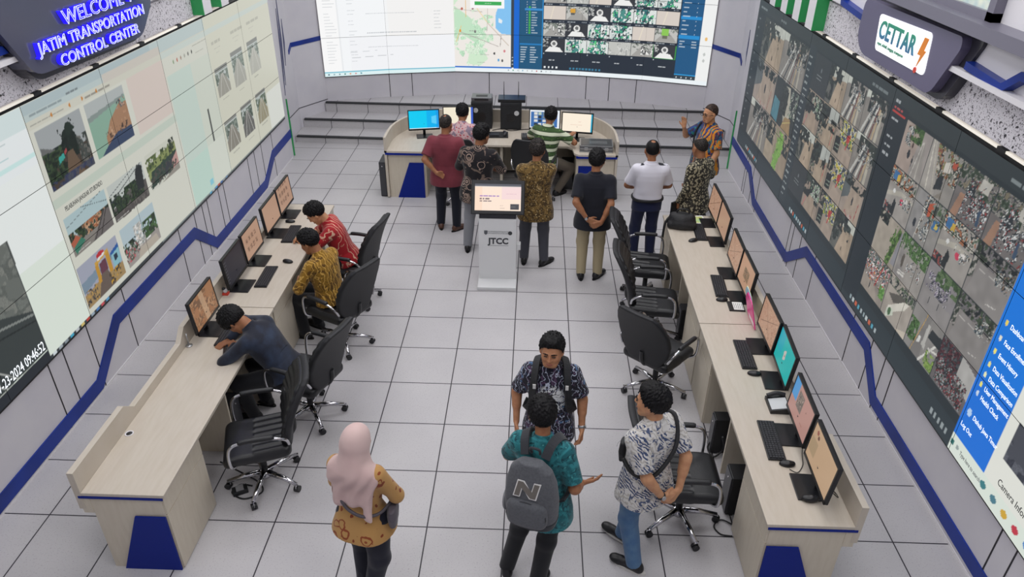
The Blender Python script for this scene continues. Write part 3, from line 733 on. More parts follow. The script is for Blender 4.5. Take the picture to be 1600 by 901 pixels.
def panel_mesh(cv, u0, u1, v0, v1, place, depth=.03, step=1):
    """Grid of screen colours for one display panel, with its sides; place(u, v, d) gives the point, d metres behind the face."""
    nu, nv = max(2, int(round((u1 - u0) / cv.res / step))), max(2, int(round((v1 - v0) / cv.res / step)))
    us, vs = np.linspace(u0, u1, nu + 1), np.linspace(v0, v1, nv + 1)
    ci = np.clip(np.round((us - cv.u0) / cv.res).astype(int), 0, cv.W - 1); ri = np.clip(np.round((vs - cv.v0) / cv.res).astype(int), 0, cv.H - 1)
    col = cv.a[ri][:, ci]
    U, V = np.meshgrid(us, vs)
    v = place(U.ravel(), V.ravel(), 0.0)
    I = np.arange((nu + 1) * (nv + 1)).reshape(nv + 1, nu + 1)
    q = np.stack([I[:-1, :-1], I[:-1, 1:], I[1:, 1:], I[1:, :-1]], -1).reshape(-1, 4)
    ring = np.concatenate([I[0, :-1], I[:-1, -1], I[-1, :0:-1], I[:0:-1, 0]])
    bu, bv = U.ravel()[ring], V.ravel()[ring]
    off = len(v); v = np.concatenate([v, place(bu, bv, depth)])
    r = len(ring); a = np.arange(r); b = (a + 1) % r
    sides = np.stack([ring[b], ring[a], off + a, off + b], 1)
    me = np_mesh(v, np.concatenate([q, sides]))
    me.polygons.foreach_set('use_smooth', np.zeros(len(q) + r, bool))
    me.polygons.foreach_set('material_index', np.concatenate([np.zeros(len(q), int), np.ones(r, int)]))
    at = me.attributes.new('Col', 'FLOAT_COLOR', 'POINT')
    full = np.ones((len(v), 4), np.float32); full[:off, :3] = col.reshape(-1, 3); full[off:, :3] = 0.01
    at.data.foreach_set('color', full.ravel())
    return me
BEZEL = mat('black_bezel', '#141518', .4)
SCREEN = screen_mat('video_screen', .96)
TXT_D = mat('dark_lettering', '#2b2e33', .6)
TXT_W = mat('white_lettering', '#e9eef2', .5, emit='#e9eef2', es=.9)
TXT_G = mat('grey_lettering', '#7c7f83', .6)
SCREEN_L = screen_mat('side_video_screen', .74)
G_ = .0025

# left wall: browser window with harbour and road cameras
ZL0, ZL1 = 0.76, 2.77; PW, PH = 1.21, (2.77 - 0.76) / 3
lc = Cv(7.72 - 8 * PW, 7.72, ZL0, ZL1, .009, '#dfe0d4')
lc.rect(-2, 1.67, ZL0, ZL1, '#e2e7e8').rect(-2, 1.67, ZL0, 2.2, '#d9e2d8').rect(-2, 1.67, 1.6, 2.3, '#e3e8e6')
lc.rect(-2, 1.67, 2.60, 2.77, '#cfdcdc').rect(-2, 1.67, 2.36, 2.40, '#c6e2e0').dashes(.6, 2.45, 6, .12, .012, '#9cc3c6').dashes(.9, 2.56, 5, .1, .012, '#a8b8ba')
lc.a[:, :int((1.67 - lc.u0) / lc.res)] *= 1.22  # near panels painted brighter to imitate the displays' viewing-angle falloff
lc.poly([(-2, .86), (1.02, .86), (1.03, 1.90), (-2, 1.90)], '#6f7470'); lc.blobs(-2, 1.03, .86, 1.9, ['#7c817c', '#5d625f', '#8a8c86'], 16, .5, .6)
lc.poly([(-2, .86), (1.02, .86), (1.02, 1.25), (.6, 1.42), (-2, 1.6)], '#3f4647')
for k in range(4): lc.line((.2 + .14 * k, .86), (-.3 + .1 * k, 1.5), .012, '#b9bcb8')
lc.line((1.02, 1.22), (-.6, 1.62), .02, '#8a8f8c').line((1.02, 1.16), (-.6, 1.5), .015, '#2c3133')
lc.rect(-2, 1.03, .76, .86, '#2b3038')
lc.rect(1.68, 7.72, 2.62, 2.77, '#c6d4d3').rect(1.68, 7.72, 2.56, 2.63, '#dad9cb').rect(1.68, 3.9, 2.69, 2.77, '#b9c9cc')
lc.dashes(1.75, 2.66, 4, .12, .014, '#7d8a90').dashes(2.3, 2.69, 3, .07, .014, '#5d6468').dashes(3.2, 2.66, 5, .1, .012, '#8e999d').dashes(1.72, 2.585, 5, .1, .014, '#8d8d88').dashes(2.55, 2.58, 4, .14, .016, '#7a766f')
for x in (2.02, 2.3, 2.5, 2.75): lc.ell(x, 2.592, .014, .018, '#d08a3a')
lc.rect(1.68, 4.12, 1.87, 1.95, '#cdd8cb')
lc.rect(3.3, 4.1, 1.98, 2.56, '#e0d2c9').rect(2.9, 4.1, 2.62, 2.7, '#d6d0c6')
lc.rect(4.12, 5.32, ZL0, 2.36, '#d9dfd2').rect(4.12, 4.75, ZL0, 2.36, '#cfdfd5').rect(4.12, 4.75, ZL0, 1.33, '#c8e2d6')
lc.rect(5.32, 7.72, ZL0, 2.77, '#dcdccb').rect(4.95, 5.0, 1.15, 1.75, '#5c605c').rect(4.75, 5.3, .76, 1.33, '#dfe4d8')
lc.rect(7.05, 7.72, .76, 1.35, '#e9ece4').rect(4.1, 7.72, 2.56, 2.62, '#d3ddd6')
for k in range(6): lc.ell(4.35 + .1 * k, 2.47, .016, .022, ['#8aa27c', '#c0604a', '#a98b7a', '#b0b0a4', '#7d7d78', '#545652'][k])
lc.dashes(4.9, 2.52, 4, .1, .012, '#9c9d90').dashes(4.95, 2.43, 2, .1, .012, '#b0b0a2')
for (u, v) in ((5.45, 2.42), (6.1, 2.42), (6.72, 2.42)): lc.dashes(u, v, 3, .13, .03, '#b2b2a6').dashes(u + .05, v - .07, 3, .08, .014, '#bcbcb0').dashes(u + .1, v - .12, 2, .06, .012, '#c2c2b8')
AA = [('p', FULL, '#a9aeb0'), ('p', [(0, 0), (1, 0), (1, .42), (.7, .5), (0, .55)], '#4a4038'), ('b', (0, .1, .55, .62), TREE, 8, .3), ('e', (.6, .62), .15, .2, '#1b2924'), ('e', (.52, .55), .1, .14, '#16221f'), ('e', (.66, .78), .09, .12, '#1f2f28'), ('e', (.7, .55), .08, .18, '#16221f'), ('p', [(.5, .3), (.75, .3), (.72, .6), (.54, .6)], '#1b2622'), ('b', (.42, .35, .8, .95), ['#16221f', '#25362e'], 4, .62), ('b', (.75, .1, 1, .6), ['#4a504e', '#39423e', '#6b6a66'], 6, .35), ('p', [(.35, 0), (.75, 0), (.62, .45), (.5, .45)], '#6d5a49'), ('p', [(.28, .33), (.42, .38), (.42, .47), (.29, .43)], '#3fa79d'), ('p', [(.43, .42), (.5, .46), (.5, .52), (.44, .49)], '#a2484a'), ('p', [(0, .6), (.3, .58), (.02, .72)], '#6d6f6e'), ('b', (0, 0, 1, .14), ['#39405c', '#4a4e5c'], 7, .45)]
BB = [('p', FULL, '#8fb3a0'), ('p', [(0, .74), (1, .82), (1, 1), (0, 1)], '#b9bfbe'), ('p', [(0, .66), (.98, .8), (.98, .84), (0, .76)], '#8d9a96'), ('p', [(.3, 0), (.3, .25), (.5, .52), (.8, .72), (1, .7), (1, 0)], '#ab8365'), ('b', (.45, .2, 1, .55), ['#b98f70', '#9e7a60', '#c09a7c'], 9, .62), ('p', [(.1, 0), (1, 0), (1, .22), (.6, .25), (.28, .12)], '#3a4a68'), ('b', (.3, .22, .95, .36), ['#4f3f38', '#6a5244'], 5, .5), ('b', (.72, .64, .98, .8), ['#39424a', '#9a8c84', '#c99a7a'], 3, .5)]
CC = [('p', FULL, '#b5ccd0'), ('p', [(0, 0), (1, 0), (1, .6), (0, .42)], '#8b8680'), ('b', (0, .3, 1, .6), TREE + ['#8a6a54'], 6, .3), ('b', (.35, .3, .95, .6), ['#b06a45', '#8a5c44', '#c7a07e', '#3e463f'], 5, .4), ('p', [(.05, .02), (.3, .2), (.2, .4), (.03, .28)], '#3f7f6a'), ('p', [(.03, .22), (.22, .34), (.15, .46), (0, .36)], '#b4634c'), ('p', [(.45, 0), (1, 0), (1, .5), (.85, .55)], '#6f6a69'), ('l', (.5, 0), (.88, .56), .012, '#3a3635'), ('l', (.66, 0), (.93, .56), .012, '#3a3635'), ('l', (0, .75), (.9, 1.0), .006, '#7d8a8c'), ('l', (.4, .98), (1, .7), .006, '#5c686a')]
DD = [('p', FULL, '#c9cfca'), ('p', [(0, 0), (1, 0), (1, .5), (.5, .55), (0, .35)], '#5c5957'), ('b', (0, .2, .9, .7), TREE, 6, .35), ('p', [(.72, .35), (.92, .3), (.98, .9), (.85, 1), (.75, .8)], '#2b3033'), ('l', (0, .55), (.95, .98), .01, '#4c5255'), ('l', (0, .72), (.75, 1), .006, '#5c6265'), ('b', (.2, 0, 1, .2), ['#6b6763', '#55504f'], 8, .4)]
EE = [('p', FULL, '#d6d8cb'), ('p', [(0, .3), (1, .55), (1, .85), (0, .7)], '#8f9a62'), ('b', (0, .55, .8, .9), ['#55663f', '#6f7d4a', '#3e4d35'], 5, .45), ('p', [(0, .05), (.95, .25), (1, .6), (.1, .5)], '#34473f'), ('p', [(.5, .1), (.95, .28), (1, .5), (.55, .45)], '#3b3f46'), ('p', [(.72, .12), (1, .2), (1, .55), (.8, .4)], '#c59a94'), ('b', (.0, .05, .95, .5), ['#2c3a35', '#47544c', '#5b4f4a'], 4, .55), ('b', (.78, .6, .98, .98), ['#2a332a', '#3d4a38'], 5, .45), ('p', [(.3, 0), (1, 0), (1, .2)], '#9a958c')]
FF = [('p', FULL, '#a9adbe'), ('p', [(0, .35), (1, .62), (1, .74), (0, .6)], '#8296a8'), ('p', [(0, 0), (1, 0), (1, .3), (.3, .35), (0, .3)], '#a98e63'), ('p', [(.28, .0), (.72, 0), (.62, .45), (.46, .45)], '#6d6058'), ('p', [(.36, .3), (.44, .3), (.46, .8), (.38, .75)], '#c8963c'), ('p', [(.66, .3), (.74, .32), (.74, .85), (.66, .82)], '#c8963c'), ('p', [(.38, .72), (.74, .8), (.74, .88), (.38, .8)], '#d3a64c'), ('p', [(.46, .45), (.64, .45), (.64, .72), (.48, .7)], '#6a4050'), ('e', (.56, .88), .1, .07, '#c0333c'), ('p', [(.46, .78), (.66, .82), (.66, .87), (.46, .83)], '#ecebe8'), ('p', [(.78, .3), (.99, .35), (.99, .72), (.78, .66)], '#8fc2cf'), ('p', [(.76, .64), (1, .7), (1, .8), (.78, .72)], '#2c5fa6'), ('p', [(.84, .46), (.93, .48), (.93, .62), (.84, .6)], '#27364a'), ('b', (.62, .05, .95, .35), ['#d1a23f', '#6a5638', '#3a3a3e'], 5, .45), ('b', (.0, .05, .3, .38), ['#c39a50', '#6b6257', '#3a3a40'], 4, .48)]
GG = [('p', FULL, '#b9cbd2'), ('p', [(0, 0), (1, 0), (1, .4), (0, .45)], '#a39d98'), ('b', (0, .3, 1, .6), TREE + ['#5a6a4a'], 6, .42), ('b', (.35, .25, .75, .85), ['#e9e8e4', '#cfcdc8', '#9ea3a2', '#dad2c8'], 6, .42), ('b', (0, .1, .4, .5), ['#c25a66', '#3f6a55', '#3c4040', '#c9c4be'], 4, .45), ('b', (.6, .3, 1, .75), ['#34532f', '#4a6a3f', '#2c3a2c'], 7, .36), ('p', [(.3, 0), (.95, 0), (.9, .2), (.4, .22)], '#bcb2a4')]
HH = lambda c1, g: [('p', FULL, '#c4ccc8'), ('b', (0, .45, 1, .85), [g, '#6d7a70', '#8d988e'], 6, .35), ('p', [(0, 0), (1, 0), (1, .3), (.6, .75), (.42, .75), (0, .35)], c1), ('l', (.15, 0), (.48, .75), .012, '#d8d8d0'), ('l', (.5, 0), (.51, .75), .01, '#b8b8b0'), ('l', (.85, 0), (.55, .75), .012, '#d8d8d0'), ('p', [(0, .88), (1, .88), (1, 1), (0, 1)], '#8d8f8a')]
for p_, r_ in ((AA, (1.735, 2.42, 2.01, 2.53)), (BB, (2.495, 3.19, 2.015, 2.527)), (CC, (1.735, 2.43, 1.37, 1.75)), (DD, (2.47, 3.18, 1.355, 1.74)), (EE, (3.255, 3.955, 1.355, 1.755)), (FF, (1.69, 2.39, .85, 1.27)), (GG, (2.47, 3.18, .85, 1.265)),
               (HH('#a5a398', '#5c6a5c'), (5.375, 5.8, 1.765, 2.12)), (HH('#b2b2a8', '#a0aaa0'), (5.965, 6.4, 1.735, 2.195)), (HH('#bdbdb2', '#b3bbb0'), (6.59, 7.03, 1.745, 2.2)), (HH('#8f8b80', '#5d6a62'), (5.365, 5.8, 1.025, 1.44)), (HH('#6f6f6c', '#4d5a50'), (5.97, 6.4, 1.018, 1.455)), (HH('#a09a80', '#55664a'), (6.585, 7.01, 1.02, 1.455))): pic(lc, *r_, p_)
for u, v in ((5.4, 1.0), (6.0, .98), (6.6, 1.0), (5.4, 1.74), (6.0, 1.7), (6.62, 1.72)): lc.dashes(u + .08, v - .03, 3, .07, .012, '#a2a296')
for k, r_ in enumerate(((1.8, 1.39), (2.5, 1.37), (3.28, 1.37))): lc.dashes(r_[0], r_[1], 4, .06, .01, '#d8d8d2')
lc.rect(1.03, 7.72, .76, .80, '#3c4248').rect(3.2, 7.72, .78, .80, '#8f9895')
for k in range(11): lc.rect(1.06 + .09 * k, 1.115 + .09 * k, .77, .80, ['#dfe7ec', '#aab4bb', '#8f9aa2', '#47b0d2', '#c9ced2', '#e2c979', '#c2473c', '#9fb1c0', '#4a7fc0', '#d0505a', '#5fa0cf'][k])
for k in range(7): lc.rect(4.55 + .09 * k, 4.61 + .09 * k, .77, .80, ['#56a8cf', '#b9c3c8', '#4b8fd0', '#c2473c', '#3f6fb0', '#9aa4aa', '#6d8fb0'][k])
lc.rect(4.62, 4.72, .86, .93, '#8fd0e2').rect(1.02, 1.03, .8, 1.9, '#3a4044')

def wall_thing(name_label, cat_):
    return thing('video_wall', name_label, cat_)
vl = wall_thing('long video wall with harbour and highway camera pictures on a pale web page', 'video wall')
obj('backing_frame', MB().box((XL - .0, 7.72 - 8 * PW - .03, ZL0 - .03), (XL + .012, 7.76, ZL1 + .03)), BEZEL, vl)
def put_text(body, size, m, parent, o, xd, yd, align='LEFT', xs=1.0, name='caption', ex=.0006):
    me = text_mesh(body, size, ex, align, xs=xs); me.transform(frame(o, xd, yd)); return obj(name, me, m, parent)
lpan = {}
for i in range(8):
    for j in range(3):
        u0, v0 = 7.72 - (i + 1) * PW, ZL0 + j * PH
        lpan[i, j] = obj('display_panel', panel_mesh(lc, u0 + G_, u0 + PW - G_, v0 + G_, v0 + PH - G_, lambda U, V, d: np.stack([np.full(U.shape, XL + .03 - d * .6), U, V], 1)), [SCREEN_L, BEZEL], vl)
put_text('PELABUHAN JANGKAR SITUBONDO', .062, TXT_D, lpan[4, 1], (XL + .0315, 1.80, 1.79), (0, 1, 0), (0, 0, 1), xs=.62)
put_text('07-23-2024 09:46:52', .125, TXT_W, lpan[6, 0], (XL + .0315, 1.0, .885), (0, 1, 0), (0, 0, 1), 'RIGHT', xs=.62)

# right wall: traffic camera mosaics, blue menu and white camera page
ZR0, ZR1 = 0.64, 2.76; PW2, PH2 = 1.177, (2.76 - 0.64) / 3
rc = Cv(-7.42, -7.42 + 8 * PW2, ZR0, ZR1, .009, '#2e363b')
rc.rect(-7.42, -.38, ZR0, .86, '#323c42').rect(-7.42, -.38, 2.62, 2.76, '#353d41').rect(-5.07, -4.8, .7, 2.65, '#363f45').rect(-2.71, -2.37, .7, 2.65, '#2c343b')
for r_ in range(3):
    for c_ in range(2): scene(rc, -7.0 + .98 * c_, -7.0 + .98 * (c_ + 1) - .012, 2.58 - .56 * (r_ + 1) + .012, 2.58 - .56 * r_, W1[r_][c_], .26)
for r_ in range(4):
    for c_ in range(4):
        q = (rc, -4.79 + .51 * c_, -4.79 + .51 * (c_ + 1) - .01, 2.6 - .42 * (r_ + 1) + .01, 2.6 - .42 * r_)
        if W2[r_][c_] == 'blank': blank_tile(*q)
        else: scene(*q, W2[r_][c_], .22)
        scene(rc, -2.37 + .497 * c_, -2.37 + .497 * (c_ + 1) - .008, 2.58 - .4125 * (r_ + 1) + .008, 2.58 - .4125 * r_, W3[r_][c_], .12)
for k in range(24): rc.dashes(-5.0, 2.5 - .075 * k, 2, .05, .02, '#aab2b2', .6)
for k, v in enumerate((2.66, 2.6, 2.5, 2.34, 2.26, 2.18)): rc.dashes(-2.66, v, 2 if k != 1 else 3, .06, .022, '#b5babd' if k != 1 else '#c05a58', .75)
rc.rect(-2.68, -2.42, 2.57, 2.58, '#b0413e'); rc.dashes(-7.3, 2.66, 5, .06, .02, '#8d9698').dashes(-6.3, 2.66, 3, .08, .02, '#7d8688').dashes(-3.2, 2.66, 4, .08, .02, '#7d8688').dashes(-.8, 2.66, 2, .1, .025, '#8d9698')
for k in range(14): rc.dashes(-7.3, 2.5 - .12 * k, 1, .05, .02, '#8d9698', .6)
for y0 in (-4.6, -2.5, -6.9): 
    for k in range(10): rc.rect(y0 + .07 * k, y0 + .07 * k + .04, .70, .745, ['#9fb0b5', '#c9d3d5', '#d26a4a', '#5fb0c8', '#b5c0c4'][k % 5], .8)
for k in range(5): rc.rect(-.72 + .06 * k, -.69 + .06 * k, .70, .76, '#aab4b6', .7)
rc.rect(-.38, 3, ZR0, ZR1, '#e6e7df').rect(-.38, .06, .80, ZR1, '#1a7ae0').rect(-.38, .06, .8, 1.38, '#1f74dc')
rc.rect(-.38, 3, ZR0, .80, '#dfe8de').rect(-.37, -.33, .70, .75, '#2f6f6a'); rc.ell(-.28, .725, .018, .022, '#9aa6a4')
for k, c_ in enumerate(('#3f7f86', '#4f7f8f', '#d2a83c', '#c23b4c', '#4a86c8', '#7a8aa0', '#5c9f6c')): rc.ell(.09 + .135 * k, .72, .035, .03, c_)
for k in range(5): rc.rect(.16, 2.2, 1.04 + .3 * 0, 1.36, '#4b4e57')
rc.blobs(.16, 2.2, 1.04, 1.36, ['#3b3e48', '#5c5f68'], 14, .5); rc.rect(.16, 2.2, 1.5, 2.6, '#d4d7d0').rect(.06, 3, 2.6, 2.76, '#cfd6d4')
MZ = [(1.83, '#f0d860'), (1.705, '#e8e8d8'), (1.595, '#f2e878'), (1.485, '#f0e890'), (1.395, '#eef0c0'), (1.305, '#f0e87a'), (1.225, '#cfe0f2')]
for v, c_ in MZ: rc.ell(-.31, v, .016, .022, c_)
rc.ell(-.305, 1.045, .026, .034, '#bcd6f4')
vr = wall_thing('video wall of traffic camera mosaics with a blue menu beside a white page', 'video wall')
obj('backing_frame', MB().box((XR - .012, 7.42 - 8 * PW2 - .03, ZR0 - .03), (XR, 7.46, ZR1 + .03)), BEZEL, vr)
rpan = {}
for i in range(8):
    for j in range(3):
        u0, v0 = -7.42 + i * PW2, ZR0 + j * PH2
        rpan[i, j] = obj('display_panel', panel_mesh(rc, u0 + G_, u0 + PW2 - G_, v0 + G_, v0 + PH2 - G_, lambda U, V, d: np.stack([np.full(U.shape, XR - .03 + d * .6), -U, V], 1)), [screen_mat('camera_video_screen', .88), BEZEL], vr)
for s_, v in (('Dashboard', 1.83), ('Face Enrollment', 1.705), ('Event History', 1.595), ('Data Visualization', 1.485), ('Data Comparison', 1.395), ('User Management', 1.305), ('Health Check', 1.225)):
    put_text(s_, .055, TXT_W, rpan[6, 1], (XR - .0315, .26, v - .018), (0, -1, 0), (0, 0, 1), xs=.75)
put_text('Dishub Jawa Timur', .055, TXT_W, rpan[6, 0], (XR - .0315, .25, 1.03), (0, -1, 0), (0, 0, 1), xs=.75)
put_text('Log Out', .055, TXT_W, rpan[6, 0], (XR - .0315, .345, .905), (0, -1, 0), (0, 0, 1), xs=.8)
put_text('Type here to search', .05, TXT_G, rpan[6, 0], (XR - .0315, .235, .705), (0, -1, 0), (0, 0, 1), xs=.7)
put_text('Camera Information', .075, TXT_D, rpan[7, 0], (XR - .0315, -.2, .85), (0, -1, 0), (0, 0, 1), xs=.8)

# back wall: six facets of displays, spreadsheet, map and bus cameras
ZB0 = 0.9; PHB = .70
ARCL = sum(math.hypot(b[0] - a[0], b[1] - a[1]) for a, b in zip(ARC[:-1], ARC[1:]))
bc = Cv(0, ARCL, ZB0, ZB0 + 3 * PHB, .009, '#f6f7f8')
bc.rect(0, .33, ZB0, 3, '#fbfbfb').rect(.33, .36, ZB0, 3, '#eceef0').rect(.36, 1.2, ZB0, 3, '#f7f9fb').rect(1.25, 2.47, ZB0, 3, '#f6f5f4').rect(.5, 2.47, .99, 1.6, '#f5f6f9')
for k in range(34): bc.dashes(.1, 2.9 - .055 * k, 1, .16, .008, '#c2c6ca', .8)
for k in range(30): bc.dashes(.52, 2.9 - .06 * k, 2, .06, .008, '#c4c8cc', .8)
for v in (2.55, 2.0, 1.66, 1.4): bc.dashes(.85, v, 24, .035, .01, '#b9bdc2', .8)
for k in range(6): bc.dashes(2.1, 2.02 - .06 * k, 2, .06, .009, '#b5b9bd', .8)
bc.line((.5, 1.22), (1.3, 1.25), .006, '#b3b7bb').line((.5, 1.32), (1.0, 1.34), .005, '#c3c7cb')
bc.rect(0, 2.47, .9, .985, '#dff3f5').rect(0, 2.47, .975, .988, '#5fb9d0')
for k in range(7): bc.ell(.07 + .1 * k, .937, .016, .016, ['#3f6f7f', '#8fb0b8', '#7f9fa8', '#4f8f8a', '#e0a07a', '#d89a9a', '#3f8f9f'][k])
bc.rect(2.47, 3.55, .985, 3.1, '#f1ece6')
bc.poly([(2.47, 2.1), (2.7, 1.95), (2.95, 1.75), (3.15, 1.5), (2.9, 1.42), (2.6, 1.6), (2.47, 1.45)], '#c5e6c8').poly([(2.47, 3), (2.6, 3), (2.55, 2.2), (2.47, 2.1)], '#d5ecd2').poly([(2.7, 1.05), (2.75, 1.3), (3.0, 1.35), (3.1, 1.15), (2.95, 1.02)], '#d3ecd0')
bc.blobs(2.47, 3.2, 1.02, 2.1, ['#bfe3c4', '#d9ecd6'], 14, .62)
bc.poly([(3.55, 3), (3.3, 3), (3.32, 2.15), (3.25, 1.98), (3.24, 1.72), (3.35, 1.62), (3.55, 1.6)], '#86c5f4').poly([(3.3, 1.9), (3.38, 1.86), (3.37, 1.8), (3.3, 1.82)], '#e8f1f6')
for a, b, c_ in (((2.72, 2.3), (3.1, 1.8), '#f2d9a0'), ((3.1, 1.8), (3.5, 1.4), '#c9b8a8'), ((2.55, 1.65), (3.3, 1.38), '#b9b2ac'), ((2.69, 2.2), (2.69, 1.9), '#e8b04a'), ((2.47, 2.05), (3.0, 2.0), '#c8c2bc'), ((3.1, 2.1), (3.08, 1.65), '#c4bfb8'), ((3.35, 1.6), (3.33, 1.38), '#a8a29c'), ((2.5, 1.45), (2.6, 1.75), '#efc47e')): bc.line(a, b, .012, c_)
for u, v, c_ in ((2.58, 1.66, '#e59a3f'), (2.86, 1.65, '#6d6d6d'), (3.22, 1.25, '#4d4d4d'), (3.42, 1.3, '#d57f86'), (3.3, 1.13, '#5fa7d8'), (2.62, 2.05, '#c06a5a'), (2.82, 2.06, '#9c6a7a'), (3.38, 1.12, '#5a5a5a')): bc.ell(u, v, .02, .026, c_)
for u, v in ((2.75, 1.66), (2.95, 1.22), (2.9, 1.08), (2.95, 2.08), (2.75, 1.55)): bc.dashes(u, v, 3, .05, .01, '#9c9a96')
bc.rect(2.78, 3.42, 2.07, 2.4, '#fbfbfb').rect(2.86, 3.36, 2.125, 2.19, '#3fae5c').dashes(3.05, 2.15, 3, .04, .012, '#d5f0da')
bc.rect(2.47, 3.56, .985, 1.01, '#1f6fd0').rect(3.545, 3.605, 1.0, 3.1, '#3c4652').rect(3.6, 3.7, .985, 3.1, '#1769d2')
for v in (1.05, 1.12, 1.18): bc.rect(3.56, 3.59, v, v + .02, '#aab4bc')
bc.rect(3.70, 4.15, .985, 3.1, '#24587c')
for k in range(30):
    v = 2.95 - .045 * k
    bc.rect(3.83, 3.845, v, v + .02, '#d5dee4').rect(3.87, 3.905, v - .004, v + .03, '#49b04c' if k > 18 else '#2c5f86').dashes(3.92, v, 1, .1, .018, '#c3d2dc')
bc.rect(3.80, 4.12, 2.055, 2.085, '#3f8fd0').rect(3.71, 4.14, 1.43, 1.46, '#2a7fbf').rect(4.125, 4.14, 1.2, 3, '#2f8fd2')
for k in range(7): bc.dashes(3.73, 1.38 - .045 * k, 1, .1, .016, '#d5e2ea').dashes(3.91, 1.38 - .045 * k, 1, .12, .016, '#d5e2ea')
bc.rect(4.14, 6.63, .985, 3.1, '#2c3440')
GREY = ['#e9e9e6', '#c9c9c6', '#8d8f90', '#3c3f44', '#5d6063']
def bus(u0, u1, v0, v1, kind, rg):
    w_, h = u1 - u0, v1 - v0
    if kind == 0: bc.rect(u0, u1, v0, v1, '#d9cfc6'); bc.line((u0 + w_ * .3, v0), (u0 + w_ * .45, v1), .02, '#e6dccb')
    elif kind == 1:
        bc.rect(u0, u1, v0, v1, '#3a3d43'); bc.ell(u0 + w_ * .5, v0 + h * .62, w_ * .15, h * .25, '#e6e6e4'); bc.poly([(u0 + w_ * .08, v0), (u0 + w_ * .92, v0), (u0 + w_ * .75, v0 + h * .35), (u0 + w_ * .3, v0 + h * .4)], '#f0f0ee'); bc.ell(u0 + w_ * .5, v0 + h * .64, w_ * .08, h * .14, '#6d6f70'); bc.blobs(u0, u0 + w_ * .25, v0 + h * .4, v1, ['#8d9090', '#c9cac8'], 4, .5, 1, rg)
    elif kind == 2:
        bc.rect(u0, u1, v0, v1, '#dfe4e1'); bc.poly([(u0, v0), (u0 + w_ * .3, v0), (u0 + w_ * .38, v1), (u0 + w_ * .1, v1)], '#c9d2cf'); bc.poly([(u0 + w_ * .35, v0), (u0 + w_ * .7, v0), (u0 + w_ * .6, v1), (u0 + w_ * .42, v1)], '#4f8f88'); bc.blobs(u0 + w_ * .08, u1 - w_ * .12, v0, v1, ['#5fc77f', '#3f9f86', '#2e6f74', '#3c4a52', '#7d9a98', '#e9f0ec'], 7, .46, 1, rg); bc.blobs(u0, u1, v0, v1, ['#eef2f0', '#2b3338'], 5, .66, 1, rg)
    elif kind in (3, 5, 6):
        bc.rect(u0, u1, v0, v1, '#c3c3bf'); bc.poly([(u0, v0), (u1, v0), (u0 + w_ * .6, v0 + h * .7), (u0 + w_ * .4, v0 + h * .7)], '#a5a39f'); bc.blobs(u0, u1, v0 + h * .5, v1, ['#6d746c', '#9aa09a', '#4a4f4c'], 4, .5, 1, rg)
        if kind == 3: bc.rect(u0 + w_ * .18, u0 + w_ * .40, v0 + h * .55, v0 + h * .85, '#d9a23f').rect(u0 + w_ * .2, u0 + w_ * .38, v0 + h * .4, v0 + h * .56, '#5c5f60').rect(u0 + w_ * .55, u0 + w_ * .68, v0 + h * .5, v0 + h * .72, '#b5b3ac')
        elif kind == 6: bc.rect(u0 + w_ * .3, u0 + w_ * .6, v0 + h * .48, v0 + h * .98, '#8fc95a').rect(u0 + w_ * .34, u0 + w_ * .56, v0 + h * .28, v0 + h * .48, '#6d7060')
        else: bc.blobs(u0 + w_ * .45, u1, v0 + h * .1, v1, ['#e6e6e3', '#3a3d40', '#8d8f8e'], 6, .5, 1, rg)
    else: bc.rect(u0, u1, v0, v1, '#c4c5c0'); bc.blobs(u0, u1, v0, v1, ['#b2b3b0', '#d9dad6', '#8f9190'], 9, .6, .7, rg)
KIND = [[1, 2, 2, 4, 5, 1], [5, 1, 2, 2, 0, 6], [0, 3, 1, 2, 2, 0], [5, 4, 0, 1, 2, 2], [1, 0, 5, 2, 4, 1]]
rg_ = np.random.default_rng(5)
for r_ in range(5):
    for c_ in range(6):
        u0, v0 = 4.15 + .412 * c_, 1.32 + .292 * r_
        bus(u0, u0 + .403, v0, v0 + .235, KIND[r_][c_], rg_)
        bc.dashes(u0 + .03, v0 + .255, 3, .04, .016, '#b5bcc2').dashes(u0 + .29, v0 + .255, 3, .022, .016, '#9aa2aa')
    
bc.rect(6.2, 6.625, 1.31, 1.32, '#3f9f4f').rect(6.2, 6.21, 1.31, 1.56, '#3f9f4f').rect(6.61, 6.625, 1.31, 1.56, '#3f9f4f')
for c_ in range(6): bc.dashes(4.27 + .412 * c_, 1.16, 2, .06, .018, '#d5dade').rect(4.16 + .412 * c_, 4.18 + .412 * c_, 1.275, 1.295, '#c5ccd2')
for k in range(4): bc.rect(4.18 + .075 * k, 4.21 + .075 * k, 1.015, 1.05, '#e9eef0')
for k in range(10): bc.rect(4.66 + .062 * k, 4.70 + .062 * k, 1.01, 1.045, '#3f7f9f')
bc.rect(6.63, 7.02, .985, 3.1, '#255a86').rect(6.64, 7.0, 2.03, 2.09, '#2a8fd2').rect(6.63, 7.0, 1.70, 1.76, '#2a8fd2').rect(6.63, 7.02, 1.055, 1.075, '#2f9fe0').rect(6.63, 7.02, .985, 1.05, '#3a4650')
for k in range(14): bc.dashes(6.67, 2.75 - .075 * k, 1, .1, .02, '#d0dde6').rect(6.9, 6.91, 2.75 - .075 * k, 2.77 - .075 * k, '#d0dde6')
for k in range(3): bc.dashes(6.66, 1.65 - .05 * k, 1, .09, .018, '#d0dde6').dashes(6.88, 1.65 - .05 * k, 1, .1, .018, '#d0dde6')
for k in range(4): bc.rect(6.67 + .09 * k, 6.69 + .09 * k, 1.0, 1.03, '#cfd6da')
